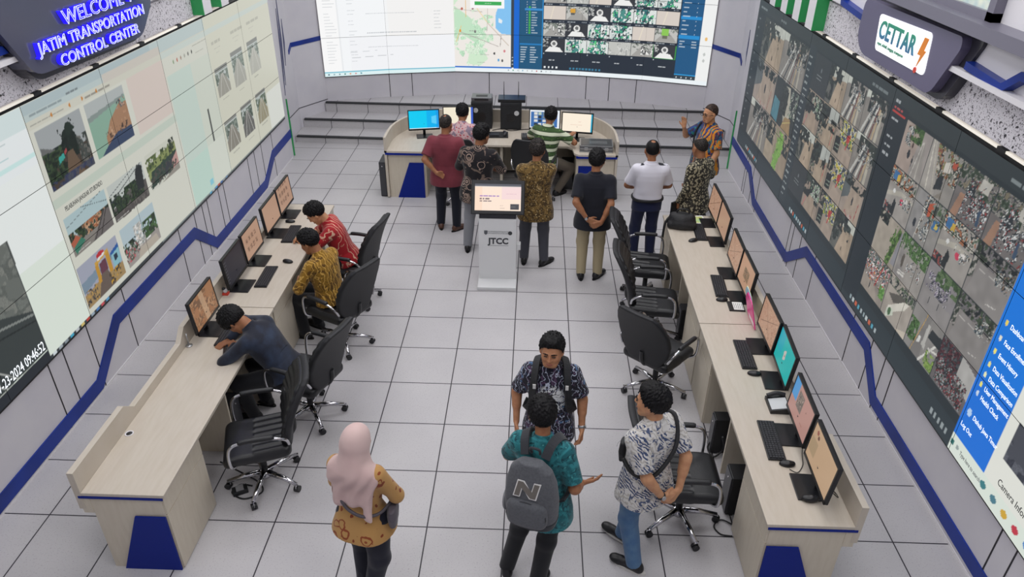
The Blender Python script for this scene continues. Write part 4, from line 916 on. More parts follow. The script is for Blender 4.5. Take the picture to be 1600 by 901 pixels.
bc.rect(7.02, ARCL, ZB0, 3.1, '#f2f3f2'); bc.ell(7.12, 1.72, .025, .035, '#eec07a').ell(7.12, 1.45, .02, .03, '#c3c6c4').ell(7.12, 1.34, .02, .03, '#c3c6c4')
bc.rect(2.47, ARCL, .9, .985, '#eef5f8')
for k in range(10): bc.ell(3.5 + .09 * k, .945, .012, .014, ['#9fb0b8', '#5fa08a', '#c5ccd0', '#7fb0c8', '#c5c5c5', '#b0b8c0', '#c05a5a', '#3f4f5a', '#c5ccd0', '#c5ccd0'][k])
vb = wall_thing('faceted video wall with spreadsheet, map and bus camera grid above the stage steps', 'video wall')
s0 = 0.0
for i, (a, b) in enumerate(zip(ARC[:-1], ARC[1:])):
    l = math.hypot(b[0] - a[0], b[1] - a[1]); d = np.array([b[0] - a[0], b[1] - a[1]]) / l; nn = np.array([d[1], -d[0]]); A = np.array(a)
    T = frame((a[0], a[1], 0), (d[0], d[1], 0), (-d[1], d[0], 0))
    obj('backing_frame', MB().box((0, -.01, ZB0 - .015), (l, .0, ZB0 + 3 * PHB + .02), 0, T), BEZEL, vb)
    for j in range(3):
        v0 = ZB0 + j * PHB
        def place(U, V, d_, s0=s0, A=A, d=d, nn=nn):
            P = A[None] + (U - s0)[:, None] * d[None] + nn[None] * (.025 - d_ * .6); return np.concatenate([P, V[:, None]], 1)
        obj('display_panel', panel_mesh(bc, s0 + G_, s0 + l - G_, v0 + G_, v0 + PHB - G_, place), [SCREEN, BEZEL], vb)
    s0 += l
# ------------------------------------------------------------------ signs above the side screens
PLUM = mat('plum_gloss', '#625d78', .3, spec=.5)
BLKG = mat('charcoal_gloss', '#33323b', .25)
sg = thing('sign', 'dark glossy sign with blue-lit letters welcoming visitors, above the left screens', 'sign', (XL + .05, 1.6, 2.93))
SO = Vector((XL + .05, 1.6, 2.93))
X1 = XL + .20
def yz(pts, o): return [(y - o.y, z - o.z) for y, z in pts]
def rounded(pts, r, n=5):
    out = []
    for i, p in enumerate(pts):
        p = Vector(p); a = Vector(pts[i - 1]) - p; b = Vector(pts[(i + 1) % len(pts)]) - p
        rr = min(r, a.length * .45, b.length * .45); a = p + a.normalized() * rr; b = p + b.normalized() * rr
        for k in range(n + 1):
            t = k / n; out.append(tuple(a * (1 - t) ** 2 + p * 2 * t * (1 - t) + b * t * t))
    return out
fl = rounded([(1.74, 2.99), (3.50, 2.93), (3.86, 3.22), (3.72, 3.62), (1.32, 3.62)], .12)
obj('board', MB().prism(yz(fl, SO), 0, .15, 'x'), mat('navy_gloss', '#4b4c60', .14, spec=.7), sg)
fl2 = rounded([(1.80, 2.93), (3.50, 2.90), (3.92, 3.2), (3.76, 3.65), (1.24, 3.65)], .12)
obj('casing', MB().prism(yz(fl2, SO), -.05, .10, 'x'), BLKG, sg)
NEON = mat('blue_neon_side', '#1a14d8', .4, emit='#2114f0', es=1.3)
NEONW = mat('neon_outline', '#dfe4ff', .4, emit='#d2d8ff', es=1.25)
for s_, y, z, sz, xs in (('WELCOME TO', 2.22, 3.285, .160, 1.30), ('JATIM TRANSPORTATION', 1.80, 3.138, .130, 1.17), ('CONTROL CENTER', 2.03, 2.995, .126, 1.22)):
    xs *= 1.0
    wd = lambda q: max(v.co.x for v in text_mesh(q, sz, xs=xs).vertices)
    x0 = 0.0; done = ''
    for word in s_.split():
        x0 = wd(done + 'I') - wd('I') if done else 0.0
        me = text_mesh(word, sz, .02, xs=xs); me.transform(frame((X1 - SO.x + .022, y - SO.y + x0, z - SO.z), (0, 1, 0), (0, 0, 1)))
        let = obj('lettering', me, NEON, sg)
        me = text_mesh(word, sz, 0, bevel=.0017, outline=True, xs=xs); me.transform(frame((X1 - SO.x + .044, y - SO.y + x0, z - SO.z), (0, 1, 0), (0, 0, 1)))
        obj('letter_outline', me, NEONW, let)
        done += word + ' '

sr = thing('sign', 'grey lozenge sign with a lit white panel of coloured letters, above the right screens', 'sign', (XR - .05, 3.0, 2.95))
SO = Vector((XR - .05, 3.0, 2.95))
fo = rounded([(1.80, 2.90), (3.30, 2.90), (3.52, 3.1), (3.52, 3.45), (1.50, 3.47), (1.48, 3.4)], .1)
obj('casing', MB().prism(yz(fo, SO)[::1], -.06, .05, 'x'), BLKG, sr)
ff = rounded([(1.88, 2.93), (3.28, 2.93), (3.46, 3.05), (3.46, 3.40), (1.64, 3.42), (1.62, 3.34)], .1)
obj('casing_front', MB().prism(yz(ff, SO), -.13, -.05, 'x'), PLUM, sr)
wp = rounded([(2.02, 3.04), (3.0, 3.03), (3.06, 3.33), (2.06, 3.36)], .05)
obj('lit_panel', MB().prism(yz(wp, SO), -.137, -.125, 'x'), mat('lit_white_panel', '#f2f3f4', .4, emit='#eef1f4', es=.62), sr)
GRADT = mat('printed_green_to_blue', '#3f6fb0', .5, layers=[('axis', dict(a=2), .16, .36, '#35a070')], emit=None)
me = text_mesh('CETTAR', .205, .003, offset=.0045, xs=.90, spc=1.08); me.transform(frame((-.140, 2.99 - SO.y, 3.145 - SO.z), (0, -1, 0), (0, 0, 1)))
obj('lettering', me, GRADT, sr)
me = text_mesh('cepat, efektif, tanggap, transparan', .038, .002, xs=1.05); me.transform(frame((-.140, 2.97 - SO.y, 3.085 - SO.z), (0, -1, 0), (0, 0, 1)))
obj('lettering', me, mat('printed_green', '#5f9f86', .5), sr)
bolt = [(0, .13), (.035, .3), (.1, .3), (.072, .21), (.105, .21), (.035, .085), (.05, .165), (.018, .165)]
bolt = [(0.0, .17), (.05, .31), (.115, .31), (.085, .215), (.12, .215), (.03, .08), (.055, .17)]
mb = MB().prism([(2.20 - SO.y - a, 3.0 - SO.z + b) for a, b in bolt][::-1], -.143, -.137, 'x')
obj('bolt_mark', mb, mat('printed_orange', '#e88a2e', .5), sr)
obj('dot_mark', MB().prism([(2.175 - SO.y + .024 * math.cos(t * PI / 8), 3.05 - SO.z + .024 * math.sin(t * PI / 8)) for t in range(16)], -.143, -.137, 'x'), mat('printed_red', '#d8483a', .5), sr)

# ------------------------------------------------------------------ desks
WOOD = mat('pale_maple_laminate', '#c5bcaf', .42, layers=[('noise', dict(s=5, d=4, sc=(7, 1, 1)), .35, .75, '#beb4a5')])
WOODS = mat('pale_maple_side', '#cdc4b3', .45, layers=[('noise', dict(s=5, d=4, sc=(7, 7, 1)), .35, .75, '#c6bcaa')])
BLUEL = mat('blue_laminate', '#0b2482', .5, spec=.2)
BLK = mat('black_plastic', '#1d1e21', .45)
def desk_unit(label, loc, s):
    """One 2.4 m desk along y; s=+1: seats on the +x side. Local x=0 is the seat edge, the ledge lies towards -s."""
    t = thing('desk', label, 'desk', loc, 0, 'control room desk units')
    def bx(mb, x0, x1, y0, y1, z0, z1, bev=0):   # x measured from the seat edge towards the ledge
        a, b = sorted((-s * x0, -s * x1)); return mb.box((a, y0, z0), (b, y1, z1), 0, None, bev)
    obj('worktop', bx(MB(), 0, .575, 0, 2.4, .722, .75, .003), WOOD, t)
    prof = [(0, .60), (2.4, .60), (2.4, .93), (1.78, .93), (1.66, .83), (.82, .83), (.70, .93), (0, .93)]
    a, b = sorted((-s * .575, -s * .62)); obj('ledge', MB().prism(prof, a, b, 'x'), WOOD, t)
    a, b = sorted((-s * .01, -s * .60))
    obj('edge_strip', bx(MB(), .012, .60, -.004, .002, .703, .722), BLUEL, t)
    for y0, y1, nm in ((.006, .62, 'near'), (1.86, 2.394, 'far')):
        p = obj('pedestal', bx(MB(), .03, .53, y0, y1, 0, .722), WOODS, t)
        obj('drawer', bx(MB(), .018, .03, y0 + .004, y1 - .004, .56, .718), WOODS, p)
        obj('door', bx(MB(), .018, .03, y0 + .004, y1 - .004, .01, .55), WOODS, p)
    obj('end_apron', bx(MB(), .53, .60, .002, .05, .56, .722), WOODS, t)
    obj('divider_panel', bx(MB(), .06, .53, 1.22, 1.24, 0, .722), WOODS, t)
    obj('modesty_panel', bx(MB(), .535, .55, .05, 2.39, .02, .722), WOODS, t)
    tr = [(-s * .03, .0), (-s * .45, .0), (-s * .245, .545), (-s * .03, .545)]
    if s < 0: pass
    obj('blue_panel', MB().prism(tr if s < 0 else tr[::-1], -.012, .0, 'y'), BLUEL, t)
    return t
desk_unit('near left maple desk with a blue trapezoid on its end and a bare front half', (-2.905, -.46, 0), 1)
desk_unit('far left maple desk carrying four monitors in front of two people', (-2.905, 1.95, 0), 1)
desk_unit('near right maple desk with four monitors and a desk phone', (1.16, -.54, 0), -1)
desk_unit('far right maple desk with a black bag at its far end', (1.16, 1.87, 0), -1)
for nm, (x, y) in (('left', (-3.434, .141)),):
    t = thing('cable_grommet', 'round dark cable hole ring in the bare top of the near left desk', 'grommet', (x, y, .7501))
    obj('ring', MB().lathe([(.032, 0), (.032, .004), (.024, .004), (.022, .001)]), WHITE, t)
    obj('hole', MB().lathe([(.0225, .0005), (.0225, .0015), (.001, .0015)]), BLK, t)

# control desk with curved back
cd = thing('control_desk', 'curved maple control desk with blue panels in front of the stage steps', 'desk', (-.92, 6.9, 0))
O = Vector((-.92, 6.9))
def curve_xy(r0=0.0):
    pts = [(-2.64, 6.29), (-2.64, 6.65)]
    for k in range(1, 12):
        a = PI - (PI / 2) * k / 11; pts.append((-1.70 + .94 * math.cos(a), 6.65 + 1.12 * math.sin(a)))
    R = [( -1.84 - x, y) for x, y in pts][::-1]
    return pts + R
cv_ = curve_xy()
top = [(-2.64, 6.29), (-2.06, 6.29), (-2.0, 6.35), (-1.98, 6.55), (-1.9, 6.63), (.06, 6.63), (.14, 6.55), (.16, 6.35), (.22, 6.29), (.80, 6.29)] + cv_[::-1][1:-1]
obj('worktop', MB().prism([(x - O.x, y - O.y) for x, y in top], .722, .75, 'z'), WOOD, cd)
mb = MB(); N_ = len(cv_)
inner = []
for i, p in enumerate(cv_):
    a, b = Vector(cv_[max(i - 1, 0)]), Vector(cv_[min(i + 1, N_ - 1)]); d = (b - a).normalized(); inner.append(Vector(p) + Vector((d.y, -d.x)) * .035)
vs, fs = [], []
for p, q in zip(cv_, inner):
    zt = .955
    vs += [(p[0] - O.x, p[1] - O.y, .02), (p[0] - O.x, p[1] - O.y, zt), (q.x - O.x, q.y - O.y, zt), (q.x - O.x, q.y - O.y, .02)]
for i in range(N_ - 1):
    for k in range(4): fs.append((4 * i + k, 4 * i + (k + 1) % 4, 4 * i + 4 + (k + 1) % 4, 4 * i + 4 + k))
fs += [(0, 3, 2, 1), (4 * N_ - 4, 4 * N_ - 3, 4 * N_ - 2, 4 * N_ - 1)]
obj('back_panel', MB().add(vs, fs), WOOD, cd)
for sx, x0, x1 in ((1, -2.60, -2.06), (-1, .22, .76)):
    p = obj('pedestal', MB().box((x0 - O.x, 6.335 - O.y, 0), (x1 - O.x, 7.0 - O.y, .722)), WOODS, cd)
    tr = [(-.20, 0), (.215, 0), (.215, .56), (.0, .56)] if sx > 0 else [(-.215, 0), (.20, 0), (0, .56), (-.215, .56)]
    cx = (x0 + x1) / 2 - O.x + (.045 if sx > 0 else -.045)
    obj('blue_panel', MB().prism([(cx + a, b) for a, b in tr], 6.323 - O.y, 6.335 - O.y, 'y'), BLUEL, p)
    obj('edge_strip', MB().box((x0 - O.x - .03, 6.288 - O.y, .690), (x1 - O.x + .03, 6.335 - O.y, .722)), BLUEL, p)
    obj('side_panel', MB().box(((x1 if sx > 0 else x0 - .02) - O.x, 6.36 - O.y, 0), ((x1 + .02 if sx > 0 else x0) - O.x, 7.0 - O.y, .722)), WOODS, cd)
obj('divider_panel', MB().box((-.95 - O.x, 6.75 - O.y, 0), (-.91 - O.x, 7.4 - O.y, .722)), WOODS, cd)
obj('modesty_panel', MB().box((-2.03 - O.x, 7.4 - O.y, .05), (.2 - O.x, 7.42 - O.y, .722)), WOODS, cd)

# ------------------------------------------------------------------ monitors, keyboards, mice
FRAMEM = mat('monitor_black', '#15161a', .35)
def monitor_screen(painter, w_, h):
    cv = Cv(-w_ / 2, w_ / 2, 0, h, .006, '#e0b498'); painter(cv, w_, h)
    return panel_mesh(cv, -w_ / 2, w_ / 2, 0, h, lambda U, V, d: np.stack([U, np.full(U.shape, d * .2), V], 1), depth=.01)
def monitor(label, loc, rz, painter, w_=.462, h=.285, tilt=5, gain=.56):
    """Local: screen faces -y, base on z=0."""
    t = thing('monitor', label, 'monitor', loc, rz)
    obj('base', MB().box((-.125, -.105, 0), (.125, .085, .012), 0, None, .004), FRAMEM, t)
    st = MB().tube([(0, .06, .01), (0, .055, .12), (0, .035, .2)], [.022, .02, .02], 10); obj('stand', st, FRAMEM, t)
    T = Matrix.Translation((0, .012, .095)) @ Matrix.Rotation(-math.radians(tilt), 4, 'X')
    b = .014
    hb = MB().box((-w_ / 2 - b, 0.002, 0), (w_ / 2 + b, .028, h + 2 * b + .012), 0, T, .003)
    hb.box((-w_ / 2 - b, -.004, 0), (w_ / 2 + b, .004, b + .012), 0, T).box((-w_ / 2 - b, -.004, h + b + .012), (w_ / 2 + b, .004, h + 2 * b + .012), 0, T)
    hb.box((-w_ / 2 - b, -.004, 0), (-w_ / 2, .004, h + 2 * b), 0, T).box((w_ / 2, -.004, 0), (w_ / 2 + b, .004, h + 2 * b), 0, T)
    hb.box((-.1, .028, .07), (.1, .05, .25), 0, T, .008)
    obj('housing', hb, FRAMEM, t)
    me = monitor_screen(painter, w_, h); me.transform(T @ Matrix.Translation((0, -.001, b + .012)))
    obj('screen', me, [screen_mat('monitor_screen' if gain < .9 else 'bright_monitor_screen', gain), BEZEL], t)
    return t
def p_dune(cv, w_, h):
    cv.rect(-1, 1, 0, 1, '#c08a62'); cv.blobs(-1, 1, 0, h, ['#8f6a4c', '#d6a57c', '#7d5f4c', '#b98058'], 12, .48, .8); cv.poly([(-.02, 0), (.06, 0), (.03, h), (-.05, h)], '#e8c09a', .7)
def p_dark(cv, w_, h):
    cv.rect(-1, 1, 0, 1, '#33323d'); cv.rect(-w_ / 2, -w_ / 2 + .05, 0, 1, '#26262e')
    for k in range(8): cv.dashes(-w_ / 2 + .012, h - .04 - .03 * k, 2, .02, .006, '#8c8c98', .8)
def p_peach(n):
    def f(cv, w_, h):
        cv.rect(-1, 1, 0, 1, '#dcb094')
        rg = np.random.default_rng(n)
        for r_ in range(n):
            for c_ in range(4): cv.blobs(-.16 + .08 * c_, -.16 + .08 * c_ + .05, h * .25 + r_ * .09, h * .25 + r_ * .09 + .05, ['#6f5648', '#b37f62', '#8d6f5c'], 2, .4, .9, rg)
    return f
def p_map(cv, w_, h):
    cv.rect(-1, 1, 0, 1, '#dcb095'); cv.blobs(-1, 1, 0, h, ['#c98c6c', '#f0c9a8', '#b77f66'], 5, .55, .6); cv.line((-.2, .05), (.2, .24), .006, '#8f6a55').line((-.15, .25), (.1, .02), .006, '#9c7562')
def p_box(cv, w_, h): cv.rect(-1, 1, 0, 1, '#e2b292'); cv.rect(-.09, .09, .09, .2, '#a98a6a'); cv.blobs(-.08, .08, .1, .19, ['#5f5a4c', '#c99a76', '#83705c'], 4, .45)
def p_teal(cv, w_, h): cv.rect(-1, 1, 0, 1, '#28d6d2'); cv.rect(-w_ / 2, -.08, .1, 1, '#22bde8', .5); cv.poly([(-.02, .09), (.03, .12), (.02, .2), (-.03, .17)], '#ece7df'); cv.poly([(0, .13), (.012, .14), (.0, .16)], '#b04a4a')
def p_pink(cv, w_, h): cv.rect(-1, 1, 0, 1, '#dba79c'); cv.rect(-w_ / 2, -.12, .12, 1, '#5cb4fa'); cv.rect(-.1, .02, .1, .24, '#8c7f78'); cv.blobs(-.09, .01, .11, .23, ['#6d625c', '#c0aca0'], 4, .5); cv.dashes(.06, .06, 2, .03, .008, '#a04b44').dashes(.1, .18, 1, .02, .012, '#6b4740')
def p_peachrb(cv, w_, h): cv.rect(-1, 1, 0, 1, '#e6c19c'); cv.ell(-.16, .235, .018, .018, '#b06a5c').ell(-.13, .215, .016, .016, '#7f5a4c'); cv.rect(-.22, -.1, .06, .18, '#cdb08c')
def p_win(cv, w_, h): cv.rect(-1, 1, 0, 1, '#04b0ee'); cv.rect(-w_ / 2, .05, 0, h, '#00d0f2', .8); cv.poly([(.12, .08), (.2, .06), (.2, .2), (.12, .18)], '#6fdcff', .6); cv.rect(-1, 1, 0, .015, '#e3f1f4'); cv.rect(.19, 1, 0, 1, '#1a7fe0', .5)
def p_sheet(cv, w_, h): 
    cv.rect(-1, 1, 0, 1, '#f2e9d2')
    cv.rect(.2, 1, 0, 1, '#3f62c8')
    for k in range(6): cv.dashes(.0, .05 + .035 * k, 3, .04, .008, '#a8b0ba')
def p_cam(cv, w_, h):
    cv.rect(-1, 1, 0, 1, '#e9eef4'); cv.rect(-.21, .2, .02, h - .02, '#3f6fae')
    rg = np.random.default_rng(3)
    for a in range(5):
        for b in range(4): cv.rect(-.16 + .065 * a, -.11 + .065 * a, .04 + .055 * b, .08 + .055 * b, ['#d9d9d4', '#6d7f8c', '#b9c9b4', '#2f3a46'][rg.integers(4)])
def p_cream(cv, w_, h): cv.rect(-1, 1, 0, 1, '#fbeedb'); cv.rect(.21, 1, 0, 1, '#2fa9cc'); cv.dashes(-.1, .1, 3, .05, .006, '#e0b8a8').dashes(.02, .15, 2, .03, .006, '#e0b0a0')
DZ = .7505
LM = [(-3.345, 1.55, 90 - 0, p_dune, 'monitor with a sandy desert picture, before the person slumped on the near left desk'),
      (-3.35, 2.33, 90, p_dark, 'monitor with a dark desktop on the far left desk beside a small red item'),
      (-3.355, 2.86, 90, p_peach(2), 'monitor with two rows of dark thumbnails on peach, second on the far left desk'),
      (-3.365, 3.52, 90, p_peach(0), 'monitor with a plain peach screen, behind the keyboard of the person in red'),
      (-3.37, 4.04, 90, p_peach(3), 'monitor with three rows of thumbnails, at the far end of the far left desk')]
for x, y, a, p_, l in LM: monitor(l, (x, y, DZ), math.radians(a), p_)
RM = [(1.535, -.20, -92.5, p_peachrb, 'cream monitor with a small red mark, nearest the raised end of the right desk'),
      (1.56, .335, -93, p_pink, 'pinkish monitor with a blue block, beside the desk phone'),
      (1.63, 1.005, -94, p_teal, 'teal monitor with a small white island, on the near right desk'),
      (1.635, 1.50, -91, p_map, 'peach map monitor next to the pink folder on the near right desk'),
      (1.64, 2.34, -91, p_box, 'peach monitor with one square picture, just beyond the pink folder'),
      (1.645, 2.83, -92, p_map, 'faded map monitor paired with the square-picture monitor on the far right desk'),
      (1.68, 3.56, -92, p_peach(0), 'plain peach monitor in front of the mouse near the black bag'),
      (1.685, 4.05, -90, p_map, 'farthest monitor of the right-hand desks, beside the bag owner in grey batik')]
for x, y, a, p_, l in RM: monitor(l, (x, y, DZ), math.radians(a), p_)
for x, y, a, p_, l in ((-2.13, 6.97, 12, p_win, 'bright blue monitor at the curved end of the control desk'), (-1.62, 7.17, 6, p_sheet, 'cream spreadsheet monitor behind the seated person in pink dots'), (-.28, 7.10, -3, p_cam, 'monitor with a grid of camera pictures, in front of the person in green batik'), (.215, 6.96, -9, p_cream, 'cream monitor with a teal edge beside the silver flight case')):
    monitor(l, (x, y, DZ), math.radians(a), p_, .455, .275, 4, 1.0)

KEYM = mat('key_caps', '#2b2c31', .5)
kb_me = MB().box((-.215, -.065, 0), (.215, .065, .016), 0, None, .005).mesh('keyboard')
km = MB()
for r_ in range(5):
    for c_ in range(18):
        x = -.203 + c_ * .0226; y = -.054 + r_ * .0216
        km.box((x, y, .014), (x + .019, y + .017, .0215))
km_me = km.mesh('keys')
def keyboard(label, loc, rz):
    t = obj('keyboard', kb_me, None); t.location = loc; t.rotation_euler = (0, 0, rz)
    if not kb_me.materials: kb_me.materials.append(FRAMEM)
    prop(t, label, 'keyboard')
    k = obj('keys', km_me, None, t)
    if not km_me.materials: km_me.materials.append(KEYM)
    return t
mouse_me = Solid().ell((0, 0, .008), (.031, .055, .027), k=.01).cap((0, .015, .02), (0, .04, .016), .018, k=.01).cut((0, 0, .0005), (0, 0, -1)).mesh(.0035, 'mouse')
mouse_me.materials.append(FRAMEM)
wheel_me = MB().tube([(-.004, .03, .03), (.004, .03, .03)], .008, 12).mesh('scroll_wheel'); wheel_me.materials.append(KEYM)
def mouse(label, loc, rz):
    t = prop(obj('mouse', mouse_me, None), label, 'mouse'); t.location = loc; t.rotation_euler = (0, 0, rz)
    obj('scroll_wheel', wheel_me, None, t)
for x, y, a, l in ((-3.17, 1.50, 90, 'black keyboard under the hand of the person slumped on the near left desk'), (-3.165, 2.525, 92, 'black keyboard in front of the person in the mustard shirt'), (-3.195, 3.51, 92, 'black keyboard in front of the person in the red shirt'),
                   (1.40, .27, -93, 'black keyboard below the pinkish monitor on the near right desk'), (1.465, 1.37, -92, 'black keyboard near the pink folder, in front of the peach map monitor'), (1.49, 2.56, -94, 'black keyboard on the far right desk near the white card'), (1.52, 3.80, -93, 'black keyboard beside the black bag on the far right desk')):
    keyboard(l, (x, y, DZ), math.radians(a))
for x, y, a, l in ((-3.035, 2.85, 80, 'mouse on the left desk close to the front edge, by the person in mustard'), (-3.30, 3.83, 95, 'mouse beside the far keyboard of the person in red'), (1.445, .02, -95, 'wired mouse by the keyboard below the pinkish monitor'), (1.50, -.32, -95, 'mouse on the base of the nearest right monitor'), (1.475, 1.09, -100, 'mouse in front of the teal monitor on the near right desk'), (1.455, 2.285, -95, 'mouse next to the keyboard and white card on the far right desk'), (1.40, 3.57, -70, 'mouse lying near the black bag on the far right desk')):
    z = DZ + (.012 if '-.32' in str(y) or y == -.32 else 0)
    mouse(l, (x, y, z), math.radians(a))

# cables: each a tube of its own
CAB = mat('black_cable', '#161619', .5)
def cable(label, pts, r=.0045):
    prop(obj('cable', MB().tube(bez(pts, 8), r, 8), CAB), label, 'cable')
cable('thin cable looping from the mouse to the pinkish monitor', [(1.45, -.03, .757), (1.50, -.06, .756), (1.56, .02, .756), (1.585, .12, .758), (1.62, .24, .80)], .003)
cable('thin cable curling behind the nearest right monitor', [(1.60, -.28, .85), (1.68, -.33, .80), (1.70, -.24, .757), (1.66, -.18, .757)], .003)
cable('black cable coiled on the floor by the left pedestal', [(-2.90, .33, .3), (-2.80, .42, .10), (-2.66, .40, .012), (-2.60, .30, .008), (-2.72, .22, .008), (-2.84, .28, .012), (-2.80, .36, .02), (-2.70, .36, .012)], .007)
cable('black cable loop lying on the floor beside the right pedestal', [(1.20, .10, .02), (1.12, .16, .01), (1.05, .10, .008), (1.08, .02, .008), (1.17, .0, .01)], .006)
cable('white and black cable tangle hanging under the right desk', [(1.36, 1.0, .5), (1.25, .93, .25), (1.16, .95, .06), (1.2, .86, .02), (1.28, .9, .08), (1.22, .8, .3)], .008)
cable('cable trailing across the control desk top', [(-1.1, 7.3, .757), (-.95, 7.38, .757), (-.8, 7.3, .757), (-.55, 7.38, .757), (-.2, 7.36, .757)], .006)
ad = thing('power_adapter', 'small black and grey power adapter on the floor by the near left chair', 'power adapter', (-2.78, .30, 0), .5)
obj('body', MB().box((-.06, -.04, 0), (.06, .04, .04), 0, None, .006), BLK, ad); obj('plug', MB().box((-.03, -.028, .04), (.03, .028, .055)), mat('grey_plastic', '#8e8e90', .5), ad)

# ------------------------------------------------------------------ computers, speakers and small things
def tower(label, loc, rz, w_=.10, d=.34, h=.36):
    t = thing('computer_tower', label, 'computer', loc, rz)
    obj('case', MB().box((-w_ / 2, -d / 2, .008), (w_ / 2, d / 2, h), 0, None, .006), BLK, t)
    obj('front_panel', MB().box((-w_ / 2 + .006, -d / 2 - .008, .02), (w_ / 2 - .006, -d / 2, h - .01), 0, None, .003), mat('dark_grey_plastic', '#3a3b40', .35), t)
    obj('feet', MB().box((-w_ / 2, -d / 2 + .03, 0), (w_ / 2, -d / 2 + .06, .01)).box((-w_ / 2, d / 2 - .06, 0), (w_ / 2, d / 2 - .03, .01)), BLK, t)
    obj('power_button', MB().cyl((0, -d / 2 - .011, h - .06), (0, -d / 2 - .006, h - .06), .008), mat('chrome', '#c9c9cc', .12, 1.0), t)
tower('black computer tower under the near right desk, nearest the raised end', (1.36, .30, 0), -PI / 2, .17, .40, .40)
tower('black computer tower under the near right desk by the cable tangle', (1.36, .98, 0), -PI / 2, .12, .36, .38)
tower('black computer tower in the shade under the near left desk', (-3.20, .98, 0), PI / 2, .17, .38, .42)
tower('slim black computer tower standing on the floor against the end of the control desk', (-2.70, 6.52, 0), 0, .10, .36, .55)
tower('black computer tower under the control desk beside the seated person in green', (.10, 6.95, 0), 0, .17, .38, .40)
tower('black computer tower under the far right desk behind the second chair', (1.36, 2.75, 0), -PI / 2, .14, .36, .38)
def speaker(label, loc, rz, extra):
    t = thing('speaker', label, 'speaker', loc, rz)
    obj('cabinet', MB().box((-.165, -.14, 0), (.165, .16, .43), 0, None, .008), mat('black_vinyl', '#202226', .5), t)
    obj('grille', MB().box((-.15, -.149, .02), (.15, -.139, .41), 0, None, .004), mat('grille_cloth', '#2a2c31', .8, layers=[('voro', dict(s=140), .3, .5, '#17181b')]), t)
    T = Matrix.Rotation(PI / 2, 4, 'X')
    obj('badge', MB().cyl((extra * .09, -.155, .30 - (.03 if extra > 0 else 0)), (extra * .09, -.149, .30 - (.03 if extra > 0 else 0)), .038, n=24), mat('silver_badge', '#c4c6c8', .35), t)
    obj('driver', MB().cyl((.0, -.152, .2), (.0, -.148, .2), .07, n=28), mat('driver_cone', '#1a1b1e', .35), t)
    return t
s1 = speaker('black speaker box with a grey receiver lying on it, behind the pink-dotted person', (-1.275, 7.52, DZ), 0, -1)
s2 = speaker('black speaker box carrying a black rack unit with two thin aerials', (-.81, 7.50, DZ), 0, 1)
t = thing('radio_receiver', 'grey audio receiver lying on the left speaker box', 'receiver', (-1.275, 7.52, DZ + .4305))
obj('case', MB().box((-.16, -.12, 0), (.16, .14, .06), 0, None, .005), mat('grey_metal', '#77797d', .35, .6), t); obj('display_strip', MB().box((-.11, -.124, .018), (.11, -.119, .046)), BLK, t)
obj('vent', MB().box((-.09, -.05, .06), (.09, .05, .062)), BLK, t)
t = thing('rack_unit', 'wide dark rack unit with two upright aerials on the right speaker box', 'rack unit', (-.80, 7.50, DZ + .4305))
obj('case', MB().box((-.215, -.13, 0), (.215, .14, .05), 0, None, .004), mat('blue_black_metal', '#2c313c', .35, .5), t)
obj('front_panel', MB().box((-.205, -.136, .006), (.205, -.129, .044)), BLK, t)
for x in (-.13, .10): obj('aerial', MB().cyl((x, .1, .05), (x, .1, .27), .006, .004, 8), BLK, t)
t = thing('audio_mixer', 'small black audio mixer with rows of knobs beside the right speaker box', 'mixer', (-.50, 6.98, DZ), .05)
obj('case', MB().prism([(-.10, 0), (.10, 0), (.10, .05), (-.10, .025)], -.13, .13, 'x'), BLK, t)
for r_ in range(3):
    for c_ in range(8): obj('knob', MB().cyl((-.11 + .031 * c_, -.06 + .05 * r_, .03 + .006 * r_), (-.11 + .031 * c_, -.06 + .05 * r_, .055 + .006 * r_), .007, .006, 8), mat('grey_plastic', '#8e8e90', .5), t)
t = thing('desk_phone', 'flat dark desk phone lying left of the audio mixer on the control desk', 'phone', (-1.0, 7.02, DZ), .05)
obj('body', MB().prism([(-.07, 0), (.09, 0), (.09, .05), (-.07, .02)], -.16, .16, 'x'), BLK, t); obj('keypad', MB().box((-.12, -.05, .03), (.02, .03, .042)), KEYM, t); obj('handset', MB().tube(bez([(.10, -.06, .045), (.12, 0, .066), (.10, .07, .06)]), .018, 10), mat('dark_grey_plastic', '#3a3b40', .35), t)
t = thing('flight_case', 'silver edged hard case with latches lying on the control desk', 'case', (.49, 6.56, DZ), -.04)
SIL = mat('brushed_silver', '#b4b6b8', .3, .8)
obj('shell', MB().box((-.24, -.16, 0), (.24, .16, .10), 0, None, .008), mat('grey_metal', '#77797d', .35, .6), t)
e = MB()
for z in (.004, .05, .096): e.box((-.246, -.166, z - .006), (.246, -.158, z + .006)).box((-.246, .158, z - .006), (.246, .166, z + .006)).box((-.246, -.166, z - .006), (-.238, .166, z + .006)).box((.238, -.166, z - .006), (.246, .166, z + .006))
obj('edging', e, SIL, t)
obj('lid_panel', MB().box((-.225, -.145, .10), (.225, .145, .104)), mat('dark_checker_metal', '#47494d', .4, .4), t)
for x in (-.15, .15): obj('latch', MB().box((x - .025, -.172, .03), (x + .025, -.16, .075), 0, None, .003), SIL, t)
obj('handle', MB().tube(bez([(-.06, -.165, .045), (-.05, -.195, .04), (.05, -.195, .04), (.06, -.165, .045)]), .007, 8), BLK, t)
for i in range(4): obj('sheen_bar', MB().box((-.1, -.06 + .03 * i, .104), (.16, -.052 + .03 * i, .1055)), SIL, t)
t = thing('desk_telephone', 'black desk phone with a pale keypad face between the pink and teal monitors', 'phone', (1.555, .675, DZ), -.02)
obj('body', MB().prism([(-.075, 0), (.075, 0), (.075, .055), (-.075, .03)], -.095, .095, 'y'), BLK, t)
